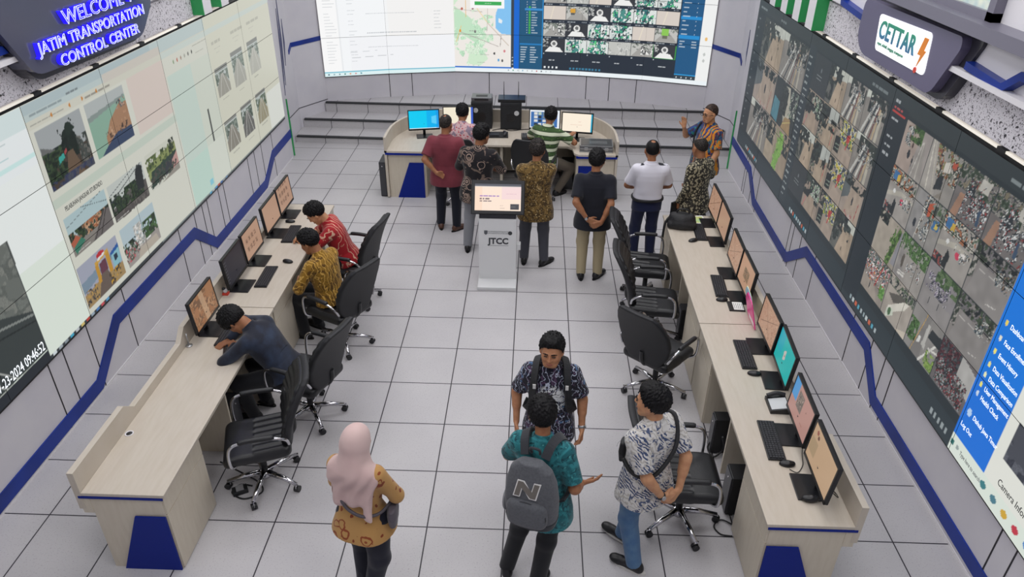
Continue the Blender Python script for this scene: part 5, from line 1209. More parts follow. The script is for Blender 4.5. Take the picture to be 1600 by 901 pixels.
obj('face_plate', MB().prism([(-.065, .031), (.068, .052), (.068, .056), (-.065, .035)], -.082, .05, 'y'), mat('pale_face_plate', '#c5c8c9', .4), t)
obj('handset', MB().tube(bez([(-.07, .072, .05), (0, .078, .075), (.07, .072, .065)]), .017, 10), BLK, t)
t = thing('folder', 'bright pink plastic folder leaning behind the peach map monitor', 'folder', (1.655, 1.91, DZ), 0)
TL = Matrix.Rotation(math.radians(-14), 4, 'Y') 
ol = rounded([(-.16, 0), (.12, 0), (.13, .22), (.02, .33), (-.12, .28)], .04)
obj('cover', MB().prism(ol, -.004, .004, 'x', 0, TL), mat('pink_plastic', '#f0419c', .35), t)
obj('inner_sheet', MB().prism([(y + .05, z + .03) for y, z in ol], .006, .010, 'x', 0, TL), mat('pale_blue_paper', '#a9d3e6', .6), t)
obj('back_cover', MB().prism([(y + .08, z + .02) for y, z in ol], .012, .018, 'x', 0, TL), mat('cream_paper', '#e8e2b0', .6), t)
obj('paper_label', MB().box((-.0055, -.12, .02), (-.004, .06, .07), 0, TL), mat('paper_white', '#ecebe8', .6), t)
t = thing('card_holder', 'black tray with a white printed card by the square-picture monitor', 'card', (1.585, 2.17, DZ), -.05)
obj('tray', MB().box((-.09, -.085, 0), (.06, .085, .012)), BLK, t); obj('card', MB().box((-.045, -.07, .012), (.05, .07, .0135)), mat('paper_white', '#ecebe8', .6), t)
for k in range(5): obj('printed_line', MB().box((-.035 + .018 * k, -.055, .0135), (-.03 + .018 * k, .05, .014)), TXT_G, t)
t = thing('document', 'printed paper sheets with green and yellow patches beside the black bag', 'paper', (1.50, 4.14, DZ), .1)
obj('sheet', MB().box((-.15, -.11, 0), (.15, .11, .004)), mat('paper_white', '#ecebe8', .6), t); obj('printed_patch', MB().box((-.05, -.09, .004), (.13, .08, .0048)), mat('yellow_green_print', '#cfd27a', .6, layers=[('noise', dict(s=18), .45, .6, '#a9d0a0')]), t)
# black bag on the far right desk
BAGM = mat('black_nylon', '#1b1c1f', .6, bump=('noise', dict(s=60, d=3), .3))
sb = Solid().ell((0, 0, .085), (.155, .10, .10), k=.03).cap((-.12, -.04, .04), (.12, -.04, .04), .05, k=.04).cap((-.12, .05, .04), (.12, .05, .04), .05, k=.04).cap((-.1, 0, .14), (.1, 0, .14), .045, k=.04).ell((0, -.075, .06), (.10, .04, .05), k=.015).cut((0, 0, .002), (0, 0, -1), .01)
bag = prop(obj('shoulder_bag', sb.mesh(.008, post=wrinkle(.006, 1.3, 4)), BAGM), 'black shoulder bag standing on the far end of the far right desk', 'bag')
bag.location = (1.325, 3.93, DZ); bag.rotation_euler = (0, 0, -.15)
obj('handle', MB().tube(bez([(-.07, .0, .17), (-.06, -.01, .225), (.0, -.012, .24), (.06, -.01, .225), (.07, .0, .17)]), .010, 8), BAGM, bag)
obj('strap', MB().tube(bez([(-.14, .02, .12), (-.185, -.01, .05), (-.20, -.03, -.12), (-.195, -.05, -.18)]), .014, 8), BAGM, bag)
obj('zip', MB().tube(bez([(-.12, -.055, .13), (0, -.062, .145), (.12, -.055, .13)]), .004, 6), mat('dark_grey_plastic', '#3a3b40', .35), bag)
t = thing('trinket', 'small red white and black item by the ledge near the dark-screen monitor', 'trinket', (-3.455, 2.17, DZ), 0)
obj('base', MB().box((-.03, -.025, 0), (.03, .025, .02)), mat('printed_red', '#d8483a', .5), t); obj('body', Solid().ell((0, 0, .04), (.022, .022, .024)).mesh(.004), WHITE, t); obj('cap', Solid().ell((-.01, .0, .064), (.016, .02, .014)).mesh(.004), BLK, t)
t = thing('phone_hook', 'slim grey clamp stand on the ledge beside the desert monitor', 'stand', (-3.455, 1.285, DZ), 0)
obj('foot', MB().lathe([(.03, 0), (.03, .006), (.008, .01)]), SIL, t); obj('rod', MB().cyl((0, 0, .008), (0, 0, .13), .006), SIL, t)
t = thing('smartphone', 'black phone lying on the near left desk under the hand of the slumped person', 'phone', (-3.085, 1.22, DZ), .3)
obj('case', MB().box((-.037, -.075, 0), (.037, .075, .009), 0, None, .003), BLK, t); obj('screen', MB().box((-.033, -.07, .009), (.033, .07, .0095)), mat('phone_glass', '#0d0f14', .1), t)

# ------------------------------------------------------------------ information kiosk
ki = thing('information_kiosk', 'white kiosk with a tilted touch screen standing in the middle of the floor', 'kiosk', (-.843, 3.78, 0))
KW = mat('kiosk_white', '#d6d7d8', .3)
obj('foot', MB().box((-.235, -.16, 0), (.235, .32, .045), 0, None, .008), KW, ki)
obj('column', MB().prism([(.05, .045), (.25, .045), (.26, .84), (.09, .84)], -.225, .225, 'x'), KW, ki)
obj('neck', MB().prism([(.085, .84), (.26, .84), (.27, .93), (.10, .93)], -.215, .215, 'x'), mat('charcoal_gloss2', '#25262c', .2), ki)
T = Matrix.Translation((0, .08, .895)) @ Matrix.Rotation(-math.radians(28), 4, 'X')
hs = MB().box((-.315, 0, 0), (.315, .05, .40), 0, T, .01); obj('screen_housing', hs, FRAMEM, ki)
def p_kiosk(cv, w_, h):
    cv.rect(-1, 1, 0, 1, '#fbe5d3'); cv.rect(-w_ / 2, -.18, 0, h, '#f9d7bd', .6); cv.rect(.05, 1, .14, .28, '#f2d5dc', .7); cv.rect(-1, 1, h - .022, 1, '#5d5f68').rect(-1, 1, h - .03, h - .022, '#d8d3d0')
    for k, c_ in enumerate(('#8f5fc0', '#6a5a66', '#6a5a66')): cv.dashes(-.21, .165 - .03 * k, [5, 3, 3][k], .04, .013, c_, .9)
    for k in range(5): cv.dashes(-.21, .07 - .012 * k, 6, .03, .004, '#d9c2b4')
    cv.rect(.15, .25, .02, .085, '#4a4a4e'); cv.dashes(.16, .07, 3, .02, .004, '#9a9a9a').dashes(.16, .05, 3, .02, .004, '#9a9a9a')
    cv.dashes(.03, .06, 2, .03, .006, '#b09a90').dashes(.03, .03, 2, .03, .006, '#b09a90').dashes(.1, .2, 4, .03, .004, '#d8b0c0')
me = monitor_screen(p_kiosk, .54, .31); me.transform(T @ Matrix.Translation((0, -.003, .045))); obj('screen', me, [screen_mat('kiosk_screen', 1.0), BEZEL], ki)
def onfront(me, x, z, off=.001):   # column front slopes slightly backwards
    y = .05 + (z - .045) / .795 * .04 - off
    me.transform(frame((x, y, z), (1, 0, 0), (0, .04, .795))); return me
obj('lettering', onfront(text_mesh('JTCC', .105, .0012, 'CENTER', offset=.004, xs=1.0), 0.01, .515), mat('kiosk_lettering', '#37393f', .5), ki)
obj('lettering', onfront(text_mesh('DINAS PERHUBUNGAN PROVINSI JAWA TIMUR', .020, .0008, 'CENTER', xs=.62), 0.01, .665), TXT_G, ki)
obj('lettering', onfront(text_mesh('JATIM TRANSPORTATION CONTROL CENTER', .020, .0008, 'CENTER', xs=.6), 0.01, .642), TXT_G, ki)
obj('underline', onfront(MB().box((-.12, 0, 0), (.12, .004, .001)).mesh('u'), 0.01, .49), TXT_G, ki)
obj('emblem', onfront(MB().prism(rounded([(-.02, .03), (-.02, -.01), (0, -.028), (.02, -.01), (.02, .03)], .006), 0, .0015, 'z').mesh('e'), -.14, .655), mat('emblem_grey', '#55585e', .5), ki)
obj('emblem', onfront(MB().prism([(.025 * math.cos(k * PI / 10), .025 * math.sin(k * PI / 10)) for k in range(20)], 0, .0015, 'z').mesh('e'), .15, .655), mat('emblem_dark', '#34363a', .5), ki)
obj('side_box', MB().box((.226, .10, .42), (.275, .18, .50), 0, None, .004), KW, ki)

# ------------------------------------------------------------------ office chairs
LEATH = mat('black_leatherette', '#17181b', .38, bump=('noise', dict(s=90, d=2), .08))
FABR = mat('black_chair_shell', '#1c1d21', .6)
CHR = mat('chrome', '#c9c9cc', .12, 1.0)
def chair_parts():
    def seat(X, Y, Z):
        zc = .455 - .02 * np.clip((Y - .1) / .15, 0, 1) ** 2 + .012 * np.clip((-Y) / .2, 0, 1) + .006 * np.cos(X * 95) * (Y < .02) * (Y > -.2) + 0 * X
        ax = np.abs(X) - .235 + .05; ay = np.abs(Y) - .245 + .05; az = np.abs(Z - zc) - .048 + .04
        o = np.sqrt(np.clip(ax, 0, None) ** 2 + np.clip(ay, 0, None) ** 2) - .05 + 0 * Z
        q1, q2 = o + .04, az
        return np.sqrt(np.clip(q1, 0, None) ** 2 + np.clip(q2, 0, None) ** 2) - .04 + np.minimum(np.maximum(q1, q2), 0)
    sme = Solid().fn((-.26, -.27, .37), (.26, .27, .54), seat).mesh(.009, 'seat')
    zz = np.array([.44, .50, .60, .74, .88, .98, 1.05, 1.10]); ww = np.array([.15, .185, .24, .272, .268, .24, .205, .15])
    def yc(X, Z): t = np.clip((Z - .45) / .65, 0, 1); return -.235 - .05 * t - .16 * t * t + .55 * X * X * (1 - .3 * t)
    def back(off, th, inset):
        def f(X, Y, Z):
            w_ = np.interp(Z, zz, ww) - inset
            d = np.abs(Y - yc(X, Z) - off) - th
            q = np.maximum(np.abs(X) - w_, np.maximum(.455 + inset - Z, Z - (1.095 - inset)))
            q = q + .03; d = d + .012
            return np.sqrt(np.clip(q, 0, None) ** 2 + np.clip(d, 0, None) ** 2) - .02 + np.minimum(np.maximum(q, d), 0)
        return f
    bme = Solid().fn((-.3, -.48, .42), (.3, -.10, 1.13), back(0, .018, 0)).mesh(.009, 'backrest')
    pad = back(.026, .016, .02)
    pme = Solid().fn((-.3, -.48, .42), (.3, -.05, 1.13), lambda X, Y, Z: pad(X, Y, Z) + .004 * np.cos(Z * 90)).mesh(.009, 'back_pad')
    arm = MB().tube(bez([(.235, -.235, .56), (.27, -.22, .64), (.285, -.13, .685), (.285, .08, .69), (.285, .155, .66), (.282, .18, .58), (.27, .18, .46), (.22, .16, .415)], 6), .012, 10)
    pad_a = MB().tube(bez([(.283, -.15, .695), (.285, 0, .702), (.285, .1, .698)], 5), [.016] + [.021] * 9 + [.016], 10)
    def mir(mb):
        m = MB(); m.v = [(-x, y, z) for x, y, z in mb.v]; m.f = [f[::-1] for f in mb.f]; m.mi, m.sm = mb.mi, mb.sm; return m
    base = MB().lathe([(.05, .075), (.055, .10), (.04, .125), (.03, .13)], 20)
    for k in range(5):
        a = 2 * PI * k / 5 + .3; d = Vector((math.cos(a), math.sin(a), 0))
        base.tube([d * .03 + Vector((0, 0, .11)), d * .16 + Vector((0, 0, .10)), d * .285 + Vector((0, 0, .072))], [.026, .021, .016], 10)
    lift = MB().cyl((0, 0, .12), (0, 0, .30), .026).cyl((0, 0, .30), (0, 0, .40), .017).box((-.09, -.12, .385), (.09, .10, .415))
    bar = MB().tube(bez([(0, -.1, .40), (0, -.2, .42), (0, -.265, .50), (0, -.275, .6)]), .022, 8)
    cas = MB()
    for sx in (-.012, .012): cas.cyl((sx - .009, 0, .026), (sx + .009, 0, .026), .026, n=14)
    fork = MB().box((-.004, -.012, .02), (.004, .02, .06)).cyl((0, .012, .05), (0, .012, .08), .008, n=8)
    return sme, bme, pme, arm, pad_a, mir(arm), mir(pad_a), base, lift, bar, cas, fork
def make_chair(label, group):
    t = thing('office_chair', label, 'chair', (0, 0, 0), 0, group)
    sme, bme, pme, arm, pa, arm2, pa2, base, lift, bar, cas, fork = chair_parts()
    obj('seat', sme, LEATH, t); b = obj('backrest', bme, FABR, t); obj('back_pad', pme, LEATH, b)
    for a, p in ((arm, pa), (arm2, pa2)): r_ = obj('armrest', a, CHR, t); obj('arm_pad', p, BLK, r_)
    obj('star_base', base, CHR, t); obj('gas_lift', lift, BLK, t); obj('back_bar', bar, BLK, t)
    cme = cas.mesh('caster'); fme = fork.mesh('fork'); cme.materials.append(BLK); fme.materials.append(CHR)
    for k in range(5):
        a = 2 * PI * k / 5 + .3
        c = obj('caster', cme, None, t); c.location = (.285 * math.cos(a), .285 * math.sin(a), 0); c.rotation_euler = (0, 0, a + 1.1 * k)
        obj('fork', fme, None, c)
    return t
CH = [(-2.60, .43, 108, 'empty black office chair nearest on the left, its seat showing'), (-2.45, 1.28, 70, 'black office chair holding the person slumped in dark navy'), (-2.42, 2.44, 60, 'black office chair of the person in the mustard shirt'), (-2.50, 3.33, 78, 'black office chair of the person in the red shirt'),
      (.90, 3.50, -95, 'empty black chair at the far right desk, beside the officer in white'), (.87, 2.70, -95, 'empty black chair in the middle of the right row, seat turned to the desk'), (.80, 1.80, -42, 'empty black chair showing its broad back, near the pink folder'), (.77, .16, -90, 'empty black chair behind the person in the leaf pattern shirt'),
      (-1.52, 6.30, 0, 'black chair of the person in pink dots at the control desk'), (-.42, 6.30, -14, 'black chair of the person in green batik at the control desk')]
ch0 = make_chair(CH[0][3], 'black office chairs'); ch0.scale = (1.06, 1.06, 1.02); ch0.location = (CH[0][0], CH[0][1], 0); ch0.rotation_euler = (0, 0, math.radians(CH[0][2]))
for x, y, a, l in CH[1:]: dup(ch0, (x, y, 0), math.radians(a), l)
# ------------------------------------------------------------------ people
def V3(*a): return np.array(a, float)
def rotm(ax, a):
    c, s = math.cos(a), math.sin(a)
    return {'x': np.array([[1, 0, 0], [0, c, -s], [0, s, c]]), 'y': np.array([[c, 0, s], [0, 1, 0], [-s, 0, c]]), 'z': np.array([[c, -s, 0], [s, c, 0], [0, 0, 1]])}[ax]
def unit(v): return v / max(np.linalg.norm(v), 1e-9)
def ik(S, W, L1, L2, pole):
    d = W - S; D = float(np.clip(np.linalg.norm(d), .06, (L1 + L2) * .998)); u = unit(d)
    a = (L1 * L1 - L2 * L2 + D * D) / (2 * D); h = math.sqrt(max(L1 * L1 - a * a, 0))
    p = np.array(pole, float); p = unit(p - u * (p @ u))
    return S + u * a + p * h, S + u * D
L_ARM1, L_ARM2 = .285, .25
SKIN = {k: mat('skin_' + k, c, .5, sss=.08, spec=.35, layers=[('noise', dict(s=26, d=2), .4, .75, c2)]) for k, c, c2 in (('a', '#b98563', '#ad7656'), ('b', '#a06f4f', '#935f43'), ('c', '#c4936f', '#b98361'))}
HAIRM = mat('black_hair', '#0c0b0d', .55, layers=[('noise', dict(s=120, d=2, sc=(1, 1, .3)), .5, .7, '#171619')], bump=('noise', dict(s=110, d=3, sc=(1, 1, .35)), .35), spec=.22)
HAIRG = mat('greying_hair', '#1d1a19', .6, layers=[('noise', dict(s=90, d=2), .48, .68, '#4a433f')], bump=('noise', dict(s=110, d=3), .3), spec=.22)
HAIRT = mat('thin_hair', '#2b2320', .6, layers=[('noise', dict(s=70, d=2), .45, .68, '#57443a')], spec=.25)
SHOEB = mat('black_shoe', '#17171a', .4)
SHOEBR = mat('brown_shoe', '#54372a', .4)
SOLE = mat('shoe_sole', '#cfcdc8', .6)
SOLEB = mat('dark_sole', '#0e0e10', .7)
LIPS = mat('lips', '#94584a', .5)
EYEW = mat('eye_dark', '#1a1412', .3)

TORSO = [(-.24, .172, .128, 0), (-.12, .180, .132, 0), (0, .172, .126, .004), (.10, .160, .118, .006), (.20, .168, .120, .002), (.30, .182, .122, -.004), (.37, .186, .114, -.010), (.42, .17, .098, -.014), (.46, .13, .08, -.016), (.50, .07, .062, -.014), (.53, .058, .056, -.01)]
def prof(dx, dy, z0=None, z1=None, belly=0.0, hem=0.0):
    P = [list(p) for p in TORSO]
    zs = np.array([p[0] for p in P])
    out = []
    lo = z0 if z0 is not None else zs[0]; hi = z1 if z1 is not None else zs[-1]
    for z in sorted(set([lo, hi] + [z for z in zs if lo < z < hi])):
        rx, ry, cy = (np.interp(z, zs, [p[i] for p in P]) for i in (1, 2, 3))
        b = belly * math.exp(-((z - .06) / .16) ** 2)
        fl = hem * min(1.3, max(0, (.10 - z) / .2))
        out.append((z, rx + dx + b * .5 + fl, ry + dy + b * .6 + fl, cy + b * .5))
    return out

class Pose: pass
def build_person(label, loc, yaw, H=1.66, skin='b', build=0.0, belly=0.0, seat=None, lean=0.0, side=0.0, twist=0.0, bend=0.0, head=(0, 0, 0), arms=None, feet=None,
                 shirt=None, sleeve='short', hem=-.20, tuck=False, pants=None, shoes='black', hair='short', hair_m=None, face=False, h=.008, group=None, extras=None, seed=1, feet_dir=(8, 8), shirt_open=False, dz=0.0, collar=True, pelvis_yaw=0.0, bald=(-.01, .055), hips=0.0):
    """Canonical figure 1.70 m tall, facing +y, scaled to height H. Angles in degrees; wrists/feet in canonical local metres."""
    P = Pose(); s = H / 1.738
    pelv = V3(0, 0, .93 + dz) if seat is None else V3(*seat)
    R = rotm('z', math.radians(twist)) @ rotm('y', math.radians(side)) @ rotm('x', -math.radians(lean))
    T = lambda x, y, z: pelv + R @ V3(x, y + bend * z * z, z)
    hr = R @ rotm('z', math.radians(head[0])) @ rotm('y', math.radians(head[2])) @ rotm('x', -math.radians(head[1]))
    nb = T(0, -.012, .49)
    hc = nb + R @ V3(0, .012, .06) + hr @ V3(0, .024, .112)
    P.R, P.T, P.hr, P.hc, P.pelv = R, T, hr, hc, pelv
    wsh = .172 + build * .6
    arms = arms or {}
    A = {}
    for sd, nm in ((1, 'r'), (-1, 'l')):
        a = dict(w=(sd * .27, .05, .84), p=(sd * .4, -1, 0), f=None, n=(-sd, 0, 0), curl=25)
        a.update(arms.get(nm, {}))
        S = T(sd * wsh, -.012, .425); E, W = ik(S, V3(*a['w']), L_ARM1, L_ARM2, a['p'])
        f = unit(W - E) if a['f'] is None else unit(V3(*a['f'])); n = V3(*a['n']); n = unit(n - f * (n @ f))
        A[sd] = (S, E, W, f, n, a)
    P.A = A
    Lg = {}
    for sd, nm in ((1, 'r'), (-1, 'l')):
        d = (feet or {}).get(nm, {}); an = V3(*(d.get('a', (sd * .11, 0, .085))))
        hp = pelv + rotm('z', math.radians(pelvis_yaw)) @ V3(sd * .092, 0, -.02)
        K, an = ik(hp, an, .425, .415, d.get('p', (sd * .08, 1, 0)))
        Lg[sd] = (hp, K, an, d.get('dir', feet_dir[0] * -sd), d.get('pitch', 0))
    P.Lg = Lg
    # ---- body: one continuous skin surface
    b = Solid()
    b.torso(pelv, R, prof(-.022 + build, -.020 + build, -.10, .50, belly * .8), .03, bend)
    b.cap(T(-wsh + .02, -.012, .425), T(wsh - .02, -.012, .425), .045, k=.03)
    b.cap(nb, nb + R @ V3(0, .012, .06) + hr @ V3(0, -.002, .03), .056, .052, k=.03)
    HS = 1.075
    hp = lambda *q: hc + hr @ (HS * V3(*q))
    hrx = hr * HS
    b.ell(hp(0, -.014, .022), (.076 * HS, .096 * HS, .094 * HS), hr, .02)
    b.ell(hp(0, .030, -.040), (.060 * HS, .060 * HS, .070 * HS), hr, .03)
    b.ell(hp(0, .052, -.088), (.034 * HS, .030 * HS, .026 * HS), hr, .03)
    for sx in (1, -1):
        b.ell(hp(sx * .036, .058, -.028), (.026 * HS, .022 * HS, .028 * HS), hr, .02)
        b.ell(hp(sx * .079, -.004, -.012), (.011 * HS, .019 * HS, .033 * HS), hr @ rotm('z', sx * .35), .006)
        b.cap(hp(sx * .052, .02, -.05), hp(sx * .03, .06, -.088), .02, k=.02)
    if face:
        b.cap(hp(-.034, .081, .018), hp(.034, .081, .018), .010, k=.012)
        for sx in (1, -1): b.ell(hp(sx * .031, .098, .004), (.017 * HS, .016 * HS, .010 * HS), hr, .010, sub=True)
        b.cap(hp(0, .086, .008), hp(0, .104, -.026), .008, .012, k=.010)
        for sx in (1, -1): b.ell(hp(sx * .011, .094, -.029), (.009 * HS, .010 * HS, .008 * HS), hr, .006)
        b.ell(hp(0, .083, -.062), (.022 * HS, .010 * HS, .010 * HS), hr, .008)
    else:
        b.cap(hp(0, .086, .008), hp(0, .104, -.026), .009, .013, k=.012)
    for sd in (1, -1):
        S, E, W, f, n, a = A[sd]
        b.cap(S, E, .046 + build * .4, .037, k=.03); b.cap(E, W, .037, .026, k=.03)
        m = E + (W - E) * .3; b.cap(E + (W - E) * .12, m + (W - E) * .15, .041, .036, k=.02)
        lat = np.cross(f, n) * 1.0   # across the palm
        thumb_side = a.get('ts', None)
        if thumb_side is not None:
            if lat @ V3(*thumb_side) < 0: lat = -lat
        else:
            lat = lat * (1 if sd < 0 else -1) * 1.0
            # default: thumb points forwards (or up)
            if lat @ V3(0, 1, .25) < 0: lat = -lat
        cu = math.radians(a['curl'])
        for i, (off, ln) in enumerate(((.030, .072), (.010, .080), (-.010, .075), (-.029, .058))):
            k0 = W + f * .01 + lat * off * .55; k1 = W + f * .082 + lat * off
            b.cap(k0, k1, .016, .0115, k=.012)
            sp = lat * off * a.get('spread', .25)
            d1 = unit(f * math.cos(cu * .7) + n * math.sin(cu * .7) + sp); d2 = unit(f * math.cos(cu * 1.7) + n * math.sin(cu * 1.7) + sp)
            j = k1 + d1 * ln * .52; e = j + d2 * ln * .5
            b.cap(k1, j, .0100, .0092, k=.004); b.cap(j, e, .0092, .0075, k=.003)
        t0 = W + f * .022 + lat * .022; t1 = t0 + unit(f * .75 + lat * .75 + n * .35) * .042; t2 = t1 + unit(f * .95 + lat * .3 + n * .3) * .042
        b.cap(t0, t1, .0145, .0115, k=.010); b.cap(t1, t2, .0112, .0085, k=.003)
        hpp, K, an, dr, pt = Lg[sd]
        b.cap(hpp, K, .062 + build * .4, .045, k=.03); b.cap(K, an, .044, .032, k=.02)
    body = obj('person', b.mesh(h, 'person'), SKIN[skin])
    body.location = loc; body.rotation_euler = (0, 0, math.radians(yaw)); body.scale = (s, s, s)
    prop(body, label, 'person', group)
    P.obj = body
    # ---- trousers
    t = Solid()
    t.torso(pelv, R if seat is None else rotm('z', math.radians(pelvis_yaw)) @ rotm('x', -math.radians(lean * .35)), prof(-.006 + build + hips, -.006 + build + hips * .7, -.12, .07 if tuck else (.03 if seat is not None else -.03), belly * .8), .03)
    for sd in (1, -1):
        hpp, K, an, dr, pt = Lg[sd]
        t.cap(hpp, K, .090 + build * .6 + hips, .073 + build * .2 + hips * .5, k=.045); t.cap(K, an + unit(an - K) * .02, .073 + build * .2 + hips * .4, .060, k=.03, cut=True)
    obj('trousers', t.mesh(h, 'trousers', wrinkle(.004, 1, seed)), pants, body)
    # ---- shoes
    for sd in (1, -1):
        hpp, K, an, dr, pt = Lg[sd]; D = rotm('z', math.radians(dr)) @ rotm('x', math.radians(pt))
        F = lambda x, y, z: an + D @ V3(x, y, z)
        zb = -.085
        sh = Solid().cap(F(0, -.045, -.045), F(0, .10, -.052), .040, .038, k=.02).ell(F(0, .145, -.058), (.044, .060, .030), D, .03).cap(F(0, -.03, -.02), F(0, .02, .0), .042, .036, k=.02).cut(F(0, 0, zb), D @ V3(0, 0, -1), .004)
        so = obj('shoe', sh.mesh(h * .9, 'shoe'), SHOEBR if shoes == 'brown' else SHOEB, body)
        n_ = 24; rim = [(.046 * math.cos(q) * (1 if math.sin(q) > 0 else .88), .05 + .155 * math.sin(q)) for q in [2 * PI * k / n_ for k in range(n_)]]
        mb = MB(); vs = [tuple(F(x, y, zb)) for x, y in rim] + [tuple(F(x, y, zb + (.022 if shoes == 'sneaker' else .012))) for x, y in rim]
        mb.add(vs, [tuple(range(n_))[::-1], tuple(range(n_, 2 * n_))] + [(i, (i + 1) % n_, n_ + (i + 1) % n_, n_ + i) for i in range(n_)])
        obj('sole', mb, SOLE if shoes == 'sneaker' else SOLEB, so)
    # ---- shirt
    c = Solid()
    z0 = hem if not tuck else .03
    if seat is not None: z0 = max(z0, -.06)
    c.torso(pelv, R, prof(.008 + build, .008 + build, z0, .515, belly, (.03 if not tuck else 0) + hips), .03, bend)
    c.cap(T(-wsh + .015, -.014, .418), T(wsh - .015, -.014, .418), .064, k=.05)
    for sd in (1, -1):
        S, E, W, f, n, a = A[sd]
        if sleeve == 'short': c.cap(S, S + (E - S) * .80, .070 + build * .4, .070 + build * .3, k=.035, cut=True)
        elif sleeve == 'half': c.cap(S, E, .068 + build * .4, .062, k=.035); c.cap(E, E + (W - E) * .12, .062, .060, k=.02, cut=True)
        else: c.cap(S, E, .068 + build * .4, .056, k=.035); c.cap(E, E + (W - E) * .97, .056, .040, k=.02, cut=True)
    if collar: c.cap(nb + R @ V3(0, -.002, -.02), nb + R @ V3(0, .012, .042), .072, .066, k=.012, cut=True)
    obj('shirt', c.mesh(h, 'shirt', wrinkle(.006, 1, seed + 9)), shirt, body)
    # ---- hair
    hm = hair_m or HAIRM
    if hair in ('short', 'crop', 'bald', 'thick'):
        th = {'short': .009, 'crop': .002, 'bald': .003, 'thick': .016}[hair]
        g = Solid().ell(hp(0, -.020, .032), tuple(HS * q for q in (.078 + th * .8, .097 + th, .093 + th)), hr, .01)
        if hair in ('short', 'thick'): g.cut(hp(0, .080, .076 if hair == 'short' else .066), hr @ unit(V3(0, .80, -1)), .012)
        if hair in ('short', 'thick'): g.ell(hp(0, .016, .100), tuple(HS * q for q in (.050 + th, .056, .020 + th)), hr, .03).ell(hp(0, -.05, .0), tuple(HS * q for q in (.066 + th, .055, .065)), hr, .02)
        else: g.ell(hp(0, -.045, .0), tuple(HS * q for q in (.068 + th, .058, .066)), hr, .02)
        if hair in ('short', 'thick'):
            rl = np.random.default_rng(seed + 50); ga = PI * (3 - math.sqrt(5)); crown = unit(V3(.25, -.55, .9)); Rr = V3(.080 + th * .6, .100 + th * .6, .097 + th * .6)
            for q in range(340):
                zq = 1 - q * 1.55 / 340; rq = math.sqrt(max(0, 1 - zq * zq)); dq = V3(math.cos(ga * q) * rq, math.sin(ga * q) * rq, zq)
                pq = V3(0, -.016, .028) + dq * Rr
                if pq[2] < (.078 if hair == 'short' else .060) + .80 * (pq[1] - .082) or pq[2] < -.055 + .3 * max(0, pq[1]): continue
                tq = unit(dq - crown * .98 + rl.normal(size=3) * .25); tq = unit(tq - dq * (tq @ dq)); 
                if pq[1] > .035 and hair == 'short': tq = unit(V3(rl.normal() * .25, -.25, .9)); tq = unit(tq - dq * (tq @ dq))
                ln = rl.uniform(.016, .030) * (1.3 if hair == 'thick' else 1)
                up = .006 + .010 * max(0, dq[2]) * rl.random()
                g.cap(hp(*pq), hp(*(pq + tq * ln + dq * up)), .0078 * HS, .0035 * HS, k=.005)
        if hair not in ('short', 'thick'): g.cut(hp(0, .076, .092), hr @ unit(V3(0, .85, -1)), .016)
        g.cut(hp(0, .0, -.055), hr @ unit(V3(0, .35, -1)), .010)
        if hair == 'bald': by, br = bald; g.ell(hp(0, by, .112), (br * .9, br * 1.25, .045), hr, .022, sub=True)
        rg = np.random.default_rng(seed)
        def rough(v):
            d = unit_rows(v - hc); q = sum(np.sin(v @ rg.normal(size=3) * 230 + i) for i in range(5)) / 5
            return v + d * (q * (.0045 if hair not in ('crop', 'bald') else .0015))[:, None]
        obj('hair', g.mesh(min(h, .0055), 'hair', rough), hm, body)
    if face:
        for sx in (1, -1):
            e = Solid().cap(hp(sx * .021, .0905, .004), hp(sx * .041, .0855, .004), .0045, k=.002); obj('eye', e.mesh(.003, 'eye'), EYEW, body)
            e = Solid().cap(hp(sx * .014, .0945, .026), hp(sx * .032, .092, .030), .0048, k=.002).cap(hp(sx * .032, .092, .030), hp(sx * .052, .080, .023), .0048, .003, k=.002); obj('eyebrow', e.mesh(.003, 'eyebrow'), hm, body)
        e = Solid().cap(hp(-.019, .0895, -.061), hp(.019, .0895, -.061), .0052, k=.002).cap(hp(-.012, .092, -.067), hp(.012, .092, -.067), .006, k=.003); obj('mouth', e.mesh(.003, 'mouth'), LIPS, body)
    return P
def unit_rows(v): return v / np.maximum(np.linalg.norm(v, axis=1), 1e-9)[:, None]
def band(P, sd, t, r, m, name, w_=.012):
    """Ring round the forearm (watch strap, cuff)."""
    S, E, W, f, n, a = P.A[sd]; d = unit(W - E); c = E + (W - E) * t
    o = obj(name, MB().tube([c - d * w_, c - d * w_ * .5, c + d * w_ * .5, c + d * w_], [r, r + .003, r + .003, r], 16), m, P.obj)
    return o, c, d
def watch(P, sd, m=None):
    o, c, d = band(P, sd, .93, .029, m or BLK, 'wrist_watch')
    n = -P.A[sd][4]; q = c + n * .030
    obj('watch_dial', MB().cyl(q - n * .003, q + n * .006, .017, n=14), SIL, o)

# cloth materials
def cloth(name, base, layers=(), rough=.8): return mat(name, base, rough, layers=list(layers), sheen=.15, spec=.25)
NAVY = cloth('navy_trousers', '#191c28'); GREYP = cloth('grey_trousers', '#5d5f68'); KHAKI = cloth('khaki_trousers', '#a99c7e'); BLKP = cloth('black_trousers', '#191a1f'); JEANS = cloth('blue_jeans', '#486a92', [('noise', dict(s=14, d=3), .4, .7, '#567899')]); DKGREY = cloth('charcoal_trousers', '#46474f')

